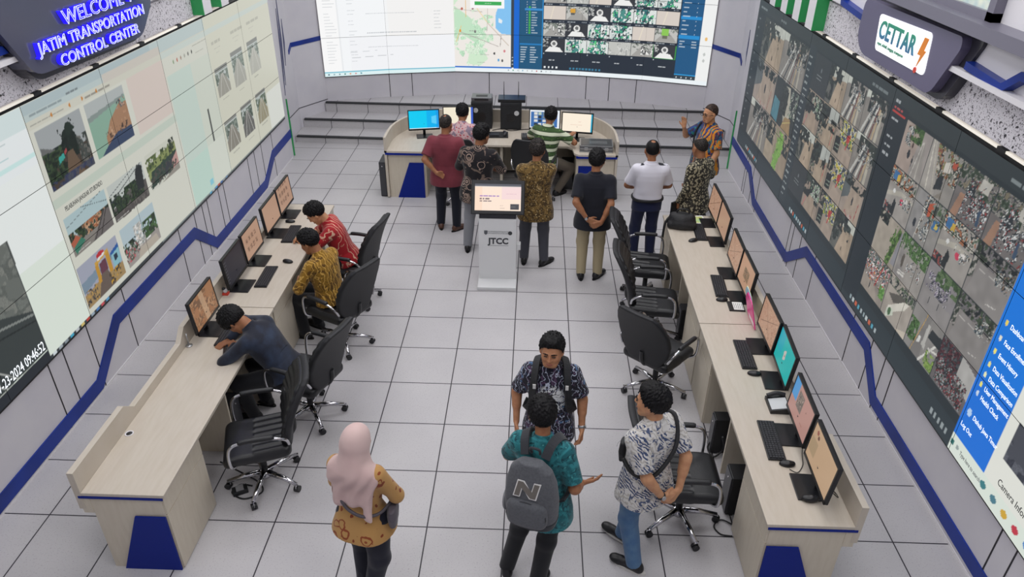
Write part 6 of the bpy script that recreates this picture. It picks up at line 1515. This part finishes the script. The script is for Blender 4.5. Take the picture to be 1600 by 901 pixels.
# 1 maroon
P = build_person('person in a plain maroon shirt, one hand behind the back, by the control desk', (-1.60, 5.28, 0), -6, 1.635, 'b', .02, .03, head=(-8, 12, 0),
    arms=dict(l=dict(w=(-.10, -.19, .95), p=(-1, -.4, 0), f=(.8, -.1, -.25), n=(0, -1, 0), curl=45), r=dict(w=(.30, .06, .86), p=(.5, -1, 0), curl=45)),
    feet=dict(l=dict(a=(-.12, .02, .085), dir=16), r=dict(a=(.13, -.03, .085), dir=-38)), shirt=cloth('maroon_shirt', '#7c3742', [('noise', dict(s=5, d=3), .4, .7, '#6d2f3a')]), hem=-.19, pants=NAVY, shoes='brown', hair='bald', bald=(-.05, .020), hair_m=HAIRG, seed=3)
P1 = P
# 2 dark floral
FLOR = cloth('black_shirt_with_rosettes', '#1f1d21', [('noise', dict(s=11, d=3, dist=1), .57, .60, '#75655b'), ('rings', dict(s=6.5, n=44, lim=.47, r=.8), .25, .5, '#a08b7f'), ('voro', dict(s=6.5, r=.8), .07, .04, '#c5b5a8')])
P2 = build_person('person in a black shirt with beige rosettes and grey trousers, standing behind the kiosk', (-1.14, 4.74, 0), -8, 1.70, 'b', .01, .01, head=(-28, 10, 0), side=3,
    arms=dict(l=dict(w=(-.06, .24, 1.08), p=(-1, -.3, -.4)), r=dict(w=(.10, .26, 1.05), p=(1, -.3, -.3))), feet=dict(l=dict(a=(-.13, -.10, .085), dir=10), r=dict(a=(.12, .05, .085))), shirt=FLOR, sleeve='half', hem=-.22, pants=cloth('pale_grey_trousers', '#84868c'), seed=5)
# 3 brown batik
BROWN = cloth('golden_brown_batik', '#71592f', [('noise', dict(s=13, d=4, dist=2), .48, .55, '#45351f'), ('voro', dict(s=26, warp=.04, ws=20), .22, .12, '#a98d57'), ('noise', dict(s=30, d=3, dist=1.5, loc=(3, 1, 2)), .6, .66, '#c0a878')])
P = build_person('person in golden brown batik with greying hair, arms folded, right of the kiosk', (-.40, 4.32, 0), 4, 1.66, 'b', .015, .015, head=(-14, 8, 0),
    arms=dict(l=dict(w=(.08, .21, 1.14), p=(-1, -.3, -.7), f=(1, .1, 0), n=(0, -1, 0)), r=dict(w=(-.06, .24, 1.12), p=(1, -.3, -.7), f=(-1, .1, 0), n=(0, -1, 0))), feet=dict(l=dict(a=(-.13, .05, .085), dir=-8), r=dict(a=(.13, -.03, .085), dir=-45)), shirt=BROWN, sleeve='long', hem=-.23, pants=DKGREY, hair='short', hair_m=HAIRG, seed=7)
# 4 black shirt
P = build_person('person in a plain black shirt and khaki trousers, hands clasped behind the back', (.28, 3.99, 0), -3, 1.675, 'b', .012, .0, head=(-10, 10, 0),
    arms=dict(l=dict(w=(-.07, -.215, .93), p=(-1, -.55, .2), f=(.85, -.1, -.4), n=(0, 1, 0), curl=35, ts=(0, -.2, 1)), r=dict(w=(.10, -.235, .90), p=(1, -.55, .2), f=(-.85, -.05, -.45), n=(0, 1, 0), curl=30, ts=(0, 0, 1))),
    feet=dict(l=dict(a=(-.10, 0, .085), dir=4), r=dict(a=(.11, .02, .085), dir=-30)), shirt=cloth('black_shirt', '#1b1d26'), hem=-.18, pants=KHAKI, seed=11)
watch(P, -1)
# 5 officer
P = build_person('person in a white uniform shirt with dark shoulder boards and navy trousers', (.975, 4.42, 0), 2, 1.645, 'b', .004, .02, head=(-4, 10, 0),
    arms=dict(l=dict(w=(-.10, .24, 1.0), p=(-1, -.5, -.2)), r=dict(w=(.12, .24, 1.0), p=(1, -.5, -.2))), shirt=cloth('white_shirt', '#d9d8e2'), tuck=True, pants=cloth('navy_uniform_trousers', '#1a2140'), hair='bald', bald=(-.04, .030), hair_m=HAIRM, seed=13)
for sx in (1, -1):
    a_, b_ = P.T(sx * .095, -.016, .492), P.T(sx * .205, -.016, .470)
    obj('shoulder_board', MB().box((-.06, -.028, 0), (.06, .028, .008), 0, frame(Vector((a_ + b_) / 2) + Vector((0, 0, .008)), b_ - a_, (0, 1, 0)), .002), NAVY, P.obj)
obj('belt', Solid().torso(P.pelv, np.eye(3), prof(.030, .030, .015, .05, .022), .0).mesh(.008, 'belt'), BLK, P.obj)
# 6 gesturing
COLR = cloth('orange_and_blue_batik', '#2c4a86', [('noise', dict(s=5, d=3, dist=2.5), .46, .52, '#3b2f4a'), ('wave', dict(s=5, dist=9, d=3, mask=('axis', dict(a=0), .06, .0)), .5, .62, '#d18a2c'), ('noise', dict(s=9, d=3, dist=3, loc=(1, 2, 0), mask=('axis', dict(a=0), .05, .0)), .58, .64, '#c25a2c'), ('noise', dict(s=8, d=3, dist=3, loc=(4, 2, 0)), .58, .63, '#2f7f7a')])
P = build_person('person in glasses and an orange and blue batik shirt, gesturing with a raised hand', (1.97, 5.90, 0), 112, 1.665, 'c', .015, .02, head=(4, 6, 0),
    arms=dict(r=dict(w=(.20, .30, 1.36), p=(.7, -.4, -1), f=(0, .10, 1), n=(-.6, .8, .1), curl=14, spread=1.2), l=dict(w=(-.26, .12, .86))), shirt=COLR, hem=-.20, pants=BLKP, hair='crop', hair_m=HAIRT, face=True, seed=17)
hp = lambda *q: P.hc + P.hr @ (1.075 * V3(*q))
g = MB()
for sx in (1, -1):
    g.tube([hp(sx * .034 + .024 * math.cos(q), .104, .004 + .017 * math.sin(q)) for q in [2 * PI * k / 14 for k in range(14)]], .0028, 6, closed=True)
    g.tube([hp(sx * .058, .102, .008), hp(sx * .08, .05, .006), hp(sx * .082, .0, .0)], .0028, 6)
g.tube([hp(-.010, .106, .006), hp(.010, .106, .006)], .0028, 6)
obj('glasses', g, BLK, P.obj)
st = MB().tube(bez([P.T(.14, .06, .50), P.T(.15, .125, .36), P.T(.13, .15, .18), P.T(.10, .14, .0)]), .014, 8); obj('bag_strap', st, BAGM, P.obj)
# 7 grey batik by the desk
GREYB = cloth('grey_black_batik', '#a39b82', [('voro', dict(s=32, warp=.03, ws=30), .42, .5, '#26241f'), ('noise', dict(s=5, d=3, dist=2), .6, .63, '#2c2a27'), ('voro', dict(s=60, loc=(2, 1, 0)), .2, .12, '#c9c2aa')])
P7 = build_person('person in black and cream patterned batik standing over the black bag', (1.60, 4.60, 0), 40, 1.63, 'b', .0, .012, head=(-10, 14, 0),
    arms=dict(l=dict(w=(-.22, .10, .86), p=(-.5, -1, 0), f=(0, .2, -1), curl=55), r=dict(w=(.2, .22, 1.0), p=(1, -.6, 0))), shirt=GREYB, sleeve='long', hem=-.20, pants=BLKP, hair='bald', bald=(.0, .046), hair_m=HAIRG, seed=19)
# 8 woman in a headscarf
ORNG = cloth('orange_tunic_with_paisley', '#b58b54', [('rings', dict(s=7.5, n=26, lim=.46, warp=.10, ws=9), .45, .62, '#8a4426'), ('voro', dict(s=12, loc=(.3, .2, .5), warp=.12, ws=9), .2, .16, '#803a20')])
P = build_person('person in a pale pink headscarf and orange paisley tunic walking in the foreground', (-1.50, -.60, 0), -14, 1.545, 'c', -.016, 0, hips=.03, head=(-6, 8, 0), twist=-4,
    arms=dict(l=dict(w=(-.04, .20, 1.0), p=(-1, -.2, -.4), f=(1, .2, 0)), r=dict(w=(.08, .24, 1.04), p=(1, -.5, -.5), f=(-.8, .5, .1))), feet=dict(l=dict(a=(-.09, .04, .085), dir=0), r=dict(a=(.03, -.10, .085), p=(.9, .6, 0), dir=-10)),
    shirt=ORNG, sleeve='long', hem=-.15, pants=cloth('dark_navy_trousers', '#1b1d2b'), hair='none', seed=23, h=.007, collar=False)
SCARF = cloth('pale_pink_scarf', '#d0b6b2', [('noise', dict(s=4, d=3), .4, .7, '#c8aba8')])
hp = lambda *q: P.hc + P.hr @ (1.075 * V3(*q))
sc_s = Solid().ell(hp(0, -.018, .022), (.094, .116, .110), P.hr, .02).cap(hp(0, -.03, -.04), P.T(0, -.04, .46), .100, .125, k=.05)
sc_s.cap(P.T(-.125, -.03, .42), P.T(.125, -.03, .42), .082, k=.07)
sc_s.cap(P.T(-.07, -.075, .42), P.T(-.085, -.12, .21), .10, .062, k=.05, fl=((0, 1, 0), .55)).cap(P.T(.04, -.075, .42), P.T(.035, -.12, .23), .10, .06, k=.05, fl=((0, 1, 0), .55))
sc_s.cap(P.T(.13, -.075, .43), P.T(.125, -.13, .09), .050, .032, k=.025, fl=((0, 1, 0), .5)).cap(P.T(-.165, -.03, .42), P.T(-.205, -.03, .17), .055, .03, k=.05, fl=((1, 0, 0), .6))
sc_s.ell(hp(0, .085, -.015), (.058, .06, .08), P.hr, .01, sub=True)
def folds(v):
    q = np.sin(v[:, 0] * 55 + 6 * np.sin(v[:, 2] * 7) + v[:, 1] * 30) * np.clip((1.52 - v[:, 2]) * 4, 0, 1)
    d = unit_rows(v - np.stack([np.zeros(len(v)), np.zeros(len(v)), v[:, 2]], 1)); return v + d * (q * .009)[:, None]
obj('headscarf', sc_s.mesh(.007, 'headscarf', folds), SCARF, P.obj)
hb = Solid().torso(P.T(.225, .05, .035), P.R @ rotm('z', -1.15), [(-.085, .10, .035, 0), (.0, .115, .042, 0), (.07, .10, .028, 0)], .0)
bgo = prop(obj('handbag', hb.mesh(.007, 'handbag', wrinkle(.004, 1.4, 2)), cloth('grey_handbag', '#57525a', rough=.6)), 'small grey handbag hanging at the elbow of the person in the headscarf', 'bag')
bgo.matrix_world = Matrix.LocRotScale(P.obj.location, P.obj.rotation_euler, P.obj.scale)
obj('strap', MB().tube(bez([P.T(.215, .08, .12), P.T(.19, -.06, .11), P.T(.10, -.142, .12), P.T(-.01, -.152, .16), P.T(-.08, -.135, .24), P.T(-.10, -.10, .32)]), .012, 8), mat('grey_strap', '#4d484f', .6), bgo)
# 9 man facing the camera
FACE_B = cloth('navy_batik_with_white_blossom', '#1d1c2a', [('noise', dict(s=10, d=3, dist=2.5), .56, .6, '#4b3650'), ('wave', dict(s=8, dist=13, d=3, ds=2), .90, .96, '#aab2c4'), ('noise', dict(s=9, d=3, dist=2, loc=(2, 5, 1)), .62, .66, '#4f7098'), ('noise', dict(s=16, d=3, dist=2.5, mask=('ball', dict(c=(0.0, .15, 1.17)), .15, .12)), .46, .52, '#d9dcde'), ('axis', dict(a=0), 9, 10, '#000000')])
P9 = build_person('person facing the camera in a navy and white patterned shirt with backpack straps', (-.27, .38, 0), 178, 1.605, 'a', .0, 0, head=(-8, 2, 0),
    arms=dict(l=dict(w=(-.27, .08, .86), p=(-.6, -1, 0), curl=40), r=dict(w=(.27, .04, .87), p=(.6, -1, 0), curl=40)), shirt=FACE_B, hem=-.20, pants=BLKP, face=True, hair='short', seed=29, h=.006)
watch(P9, -1, SIL)
for sd in (1, -1): band(P9, sd, -.02, .0, BLK, 'cuff') if False else None
# 10 teal man with the backpack
TEAL = cloth('teal_batik', '#1f5e66', [('noise', dict(s=11, d=4, dist=1.5), .45, .58, '#2f7f86'), ('voro', dict(s=26, warp=.06, ws=18), .2, .1, '#4f9a98'), ('noise', dict(s=16, d=3, dist=2, loc=(5, 1, 2)), .56, .63, '#163f48')])
P10 = build_person('person in a teal batik shirt wearing a grey backpack, seen from behind', (-.32, -.42, 0), -20, 1.61, 'b', .0, 0, head=(22, 12, 0), lean=3, side=-3,
    arms=dict(l=dict(w=(-.12, .25, 1.05), p=(-1, -.4, -.4)), r=dict(w=(.24, .16, .96), p=(.3, -1, -.2), f=(.8, .35, .2), n=(-.3, .6, .6), curl=20)), feet=dict(l=dict(a=(-.25, -.06, .085), dir=20), r=dict(a=(.02, -.13, .085), dir=-6)), shirt=TEAL, hem=-.22, pants=BLKP, seed=31, h=.006)
# 11 leaf shirt
LEAF = cloth('white_shirt_with_navy_leaves', '#cfcdca', [('wave', dict(s=9, dist=14, d=2, ds=1.6, rot=(0, .7, 0)), .62, .72, '#b3afa8'), ('wave', dict(s=16, dist=7, d=2, ds=1.2, rot=(0, .9, .3), mask=('noise', dict(s=6.5, d=2, dist=1.5), .50, .54)), .45, .55, '#37466a'), ('noise', dict(s=9, d=3, dist=3, loc=(3, 3, 1)), .60, .63, '#4a5674')])
P11 = build_person('person in a white shirt with navy leaves and blue jeans, hands clasped behind the back', (.39, -.24, 0), 38, 1.645, 'c', .004, 0, head=(26, 4, 0), lean=0,
    arms=dict(l=dict(w=(-.05, -.21, .90), p=(-1, -.45, .1), f=(.8, -.15, -.4), n=(0, 1, 0), curl=30, ts=(0, 0, 1)), r=dict(w=(.11, -.22, .89), p=(.8, -.8, .1), f=(-.75, -.1, -.5), n=(0, 1, 0), curl=30, ts=(0, 0, 1))),
    feet=dict(l=dict(a=(-.075, -.06, .085), dir=20), r=dict(a=(.05, .20, .085), dir=10)), shirt=LEAF, hem=-.18, pants=JEANS, shoes='sneaker', face=True, hair='short', seed=37, h=.006)
watch(P11, -1)
obj('sling_strap', MB().tube(bez([P11.T(.165, .06, .47), P11.T(.16, -.05, .50), P11.T(.10, -.145, .36), P11.T(.0, -.158, .22), P11.T(-.12, -.13, .13), P11.T(-.19, -.03, .14), P11.T(-.19, .07, .20)]), .016, 8), BAGM, P11.obj)
slg = prop(obj('sling_bag', Solid().torso(P11.T(-.13, .135, .20), P11.R @ rotm('z', .6), [(-.08, .045, .02, 0), (0, .06, .028, 0), (.09, .045, .02, 0)]).mesh(.007, 'sling_bag'), BAGM), 'black sling bag on the chest of the person in the leaf shirt', 'bag')
slg.matrix_world = Matrix.LocRotScale(P11.obj.location, P11.obj.rotation_euler, P11.obj.scale)
obj('zip', MB().tube(bez([P11.T(-.175, .155, .24), P11.T(-.15, .17, .25), P11.T(-.11, .175, .25)]), .003, 6), SIL, slg)

# seated people
RED = cloth('red_batik', '#a51d26', [('noise', dict(s=7, d=3, dist=3), .62, .66, '#d9a58a'), ('wave', dict(s=6, dist=10, d=2), .90, .96, '#e0b79c'), ('noise', dict(s=4, d=2), .4, .7, '#8d1720')])
build_person('person in a red batik shirt leaning on the far left desk', (-2.53, 3.36, 0), 96, 1.66, 'c', 0, 0, seat=(0, 0, .605), lean=20, twist=6, bend=.10, head=(0, 24, 0),
    arms=dict(l=dict(w=(-.02, .48, .81), p=(-1, -.2, -.3), f=(.5, .85, .15), n=(.5, 0, -.6), curl=45), r=dict(w=(.07, .50, .82), p=(1, -.2, -.5), f=(-.5, .85, .2), n=(-.6, 0, -.5), curl=45)), feet=dict(l=dict(a=(-.12, .36, .085), p=(0, .3, 1)), r=dict(a=(.12, .36, .085), p=(0, .3, 1))), shirt=RED, sleeve='half', pants=BLKP, face=True, seed=41)
MUST = cloth('mustard_batik', '#8a6620', [('noise', dict(s=9, d=3, dist=2.5), .52, .58, '#5c4016'), ('wave', dict(s=8, dist=11, d=2, ds=1.4), .86, .94, '#c29a4c')])
build_person('person in a mustard brown batik shirt sitting beside the person in red', (-2.50, 2.50, 0), 66, 1.64, 'b', 0, 0, seat=(0, 0, .605), lean=11, bend=.08, head=(14, 22, 0),
    arms=dict(l=dict(w=(-.12, .34, .72), p=(-1, -.3, -.4)), r=dict(w=(.14, .36, .72), p=(1, -.3, -.4))), feet=dict(l=dict(a=(-.12, .36, .085), p=(0, .3, 1)), r=dict(a=(.12, .36, .085), p=(0, .3, 1))), shirt=MUST, sleeve='long', pants=BLKP, seed=43)
NVS = cloth('dark_navy_shirt', '#20232f', [('noise', dict(s=6, d=4), .42, .66, '#2f3a4f')])
P14 = build_person('person in a dark navy shirt slumped forward over the near left desk', (-2.60, 1.24, 0), 80, 1.66, 'b', 0, 0, seat=(0, 0, .605), lean=30, bend=.22, head=(4, 40, 0),
    arms=dict(l=dict(w=(-.02, .46, .80), p=(-1, -.3, .1), f=(.35, 1, .05), n=(.1, 0, -1), curl=22), r=dict(w=(.02, .56, .80), p=(1, 0, .3), f=(-.9, .4, .0), n=(0, .0, -1), curl=25)), feet=dict(l=dict(a=(-.12, .36, .085), p=(-.25, .3, 1)), r=dict(a=(.12, .36, .085), p=(0, .3, 1))), shirt=NVS, sleeve='long', pants=BLKP, hair='thick', seed=47, h=.007)
PINK = cloth('pink_dotted_shirt', '#cfaeb0', [('voro', dict(s=30), .36, .28, '#b03044'), ('noise', dict(s=12, d=2), .55, .6, '#8c7c8e')])
build_person('person in a pink dotted shirt seated at the control desk', (-1.52, 6.56, 0), -2, 1.67, 'b', .01, 0, seat=(0, .06, .612), lean=8, head=(0, 10, 0),
    arms=dict(l=dict(w=(-.16, .50, .84), p=(-1, -.3, -.3), n=(0, 0, -1)), r=dict(w=(.16, .50, .84), p=(1, -.3, -.3), n=(0, 0, -1))), feet=dict(l=dict(a=(-.12, .42, .085), p=(0, .3, 1)), r=dict(a=(.12, .42, .085), p=(0, .3, 1))), shirt=PINK, pants=BLKP, seed=53)
GRNS = cloth('green_batik_with_pale_bands', '#3f5a33', [('voro', dict(s=22, warp=.03, ws=20), .3, .2, '#6d8a50'), ('wave', dict(s=2.6, dist=.6, d=1, dir='Z'), .62, .68, '#d3d9bf'), ('wave', dict(s=5.2, dist=.5, d=1, dir='Z'), .93, .96, '#2a3a22')])
build_person('person in a green banded batik shirt seated at the control desk, right arm stretched out', (-.30, 6.50, 0), -20, 1.67, 'b', .01, 0, seat=(0, .06, .612), lean=10, head=(14, 6, 0), side=4,
    arms=dict(l=dict(w=(-.14, .44, .84), p=(-1, -.3, -.3), n=(0, 0, -1)), r=dict(w=(.30, .40, .90), p=(1, -.4, -.4), f=(.25, .9, .3), n=(0, .2, -1), curl=12, spread=.8)), feet=dict(l=dict(a=(-.10, .40, .085), p=(0, .3, 1)), r=dict(a=(.22, .12, .085), p=(.5, .6, .6), dir=-30)), shirt=GRNS, pants=cloth('taupe_trousers', '#5f574e'), seed=59)

# things carried
def carried(name, label, cat, me, m, P):
    o = prop(obj(name, me, m), label, cat); o.matrix_world = Matrix.LocRotScale(P.obj.location, P.obj.rotation_euler, P.obj.scale); return o
S, E, W, f, n, a = P7.A[-1]
po = carried('document_pouch', 'dark flat pouch held by the person in grey batik', 'pouch', MB().box((-.11, -.012, -.09), (.09, .012, .11), 0, frame(Vector(W + f * .09 + n * .03), (.1, 1, 0), (-1, .1, 0)) @ Matrix.Rotation(PI / 2, 4, 'X') if False else Matrix.Translation(Vector(W + f * .10 + n * .005)), .006), BAGM, P7)
obj('flap', MB().box((-.105, -.016, .03), (.085, -.011, .105), 0, Matrix.Translation(Vector(W + f * .10 + n * .005))), LEATH, po)
S, E, W, f, n, a = P1.A[1]
fm = frame(Vector(W + f * .10 + n * .022), f, np.cross(f, n))
sp = carried('smartphone', 'black phone held low in the right hand of the person in maroon', 'phone', MB().box((-.075, -.036, -.005), (.075, .036, .005), 0, fm, .002), BLK, P1)
obj('screen', MB().box((-.07, -.032, .005), (.07, .032, .0055), 0, fm), mat('phone_glass', '#0d0f14', .1), sp)
# grey backpack on the teal man
BPM = cloth('grey_backpack', '#5a5c61', [('noise', dict(s=60, d=2), .4, .7, '#515358')], .75); BPD = cloth('dark_backpack', '#33353a', rough=.7)
bp = Solid()
def bpf(X, Y, Z):
    hw = np.interp(Z, [-.05, .02, .15, .3, .40, .46], [.17, .185, .19, .175, .145, .08]); yc = -.225; hy = np.interp(Z, [-.05, .1, .3, .46], [.105, .115, .09, .045])
    q = (np.abs(X / hw) ** 3.2 + np.abs((Y - yc) / hy) ** 2.6 + 0 * Z) ** (1 / 3.0); d = (q - 1) * np.minimum(hw, hy)
    return np.maximum(d, np.maximum(-.05 - Z, Z - .455))
bp.fn((-.21, -.36, -.07), (.21, -.09, .48), bpf)
Rm = P10.R
def tobody(v): return (P10.pelv[None] + v @ Rm.T)
bpk = carried('backpack', 'grey backpack with a large white-edged letter on the back of the person in teal', 'backpack', bp.mesh(.007, 'backpack', lambda v: tobody(wrinkle(.004, 1, 3)(v))), BPM, P10)
pk = Solid().fn((-.17, -.40, -.05), (.17, -.26, .24), lambda X, Y, Z: ((np.abs(X / .148) ** 3.5 + np.abs((Z - .085) / .115) ** 3.5 + np.abs((Y + .325) / .05) ** 2.4) ** (1 / 3) - 1) * .045)
obj('front_pocket', pk.mesh(.007, 'front_pocket', tobody), BPM, bpk)
obj('pocket_zip', MB().tube([tuple(tobody(np.array([q])) [0]) for q in [(.142 * math.sin(t), -.345, .08 + .115 * math.cos(t)) for t in np.linspace(-1.7, 1.7, 20)]], .006, 8), BPD, bpk)
obj('main_zip', MB().tube([tuple(tobody(np.array([q]))[0]) for q in [(.168 * math.sin(t), -.27, .20 + .235 * math.cos(t)) for t in np.linspace(-1.75, 1.75, 24)]], .006, 8), BPD, bpk)
obj('base_panel', Solid().fn((-.20, -.36, -.07), (.20, -.10, .02), lambda X, Y, Z: np.maximum(bpf(X, Y, Z) - .004, Z - .005)).mesh(.007, 'base_panel', tobody), BPD, bpk)
obj('top_loop', MB().tube(bez([P10.T(-.03, -.14, .46), P10.T(-.03, -.16, .51), P10.T(.03, -.16, .51), P10.T(.03, -.14, .46)]), .010, 8), BPD, bpk)
def zig(w_, h, t):   # letter shape drawn as a slanted outline
    return [(-w_, -h), (-w_ + t, -h), (-w_ + t, h * .15), (w_ - t, -h), (w_, -h), (w_, h), (w_ - t, h), (w_ - t, -h * .15), (-w_ + t, h), (-w_, h)]
Mb = Matrix.Translation(Vector(P10.T(0.0, -.318, .285))) @ Matrix([[Rm[i][j] for j in range(3)] for i in range(3)]).to_4x4() @ Matrix.Rotation(math.radians(-14), 4, 'X')
sh_ = lambda pts: [(x + .22 * y, y) for x, y in pts]
obj('letter_mark', MB().prism(sh_(zig(.084, .062, .050)), -.002, .012, 'y', 0, Mb), mat('badge_white', '#d9d8d6', .6), bpk)
obj('letter_mark', MB().prism(sh_(zig(.076, .054, .036)), -.005, .012, 'y', 0, Mb), mat('badge_taupe', '#6a655f', .7), bpk)
obj('side_pocket', Solid().ell(P10.T(-.195, -.21, .06), (.02, .07, .09), P10.R).mesh(.007, 'side_pocket'), mat('mesh_pocket', '#8c8e92', .8), bpk)
def straps(P, par, m, front=False):
    for sx in (1, -1):
        pts = [P.T(sx * .07, -.155, .44), P.T(sx * .095, -.09, .515), P.T(sx * .115, .01, .515), P.T(sx * .125, .10, .44), P.T(sx * .135, .140, .33), P.T(sx * .15, .135, .20), P.T(sx * .19, .06, .10), P.T(sx * .17, -.10, .06)]
        path = bez(pts, 5); mb = MB(); vs = []; k = len(path)
        for i, p in enumerate(path):
            t_ = (path[min(i + 1, k - 1)] - path[max(i - 1, 0)]).normalized(); ax = Vector(P.R @ V3(0, 0, .25)) + Vector(P.T(0, 0, .3)); out = (p - Vector(P.T(0, 0, min(.42, max(.1, .3))))).normalized(); sd_ = t_.cross(out).normalized()
            w_ = .032
            for a_, b_ in ((-w_, 0), (w_, 0), (w_, .014), (-w_, .014)): vs.append(p + sd_ * a_ + out * b_)
        fs = [(4 * i + j, 4 * i + (j + 1) % 4, 4 * i + 4 + (j + 1) % 4, 4 * i + 4 + j) for i in range(k - 1) for j in range(4)] + [(3, 2, 1, 0), (4 * k - 4, 4 * k - 3, 4 * k - 2, 4 * k - 1)]
        obj('shoulder_strap', mb.add(vs, fs), m, par)
straps(P10, bpk, BPD)
bq = Solid().fn((-.18, -.33, -.02), (.18, -.10, .46), lambda X, Y, Z: ((np.abs(X / .15) ** 3 + np.abs((Y + .19) / .075) ** 3 + np.abs((Z - .22) / .22) ** 4) ** (1 / 3.2) - 1) * .075)
R9 = P9.R; bpk9 = carried('backpack', 'black backpack on the back of the person facing the camera, only its straps showing', 'backpack', bq.mesh(.009, 'backpack', lambda v: P9.pelv[None] + v @ R9.T), BAGM, P9)
straps(P9, bpk9, BAGM)
for sx in (1, -1): obj('strap_tag', MB().box((-.012, -.004, -.02), (.012, .004, .02), 0, Matrix.Translation(Vector(P9.T(sx * .128, .158, .40)))), mat('badge_white', '#d9d8d6', .6), bpk9)
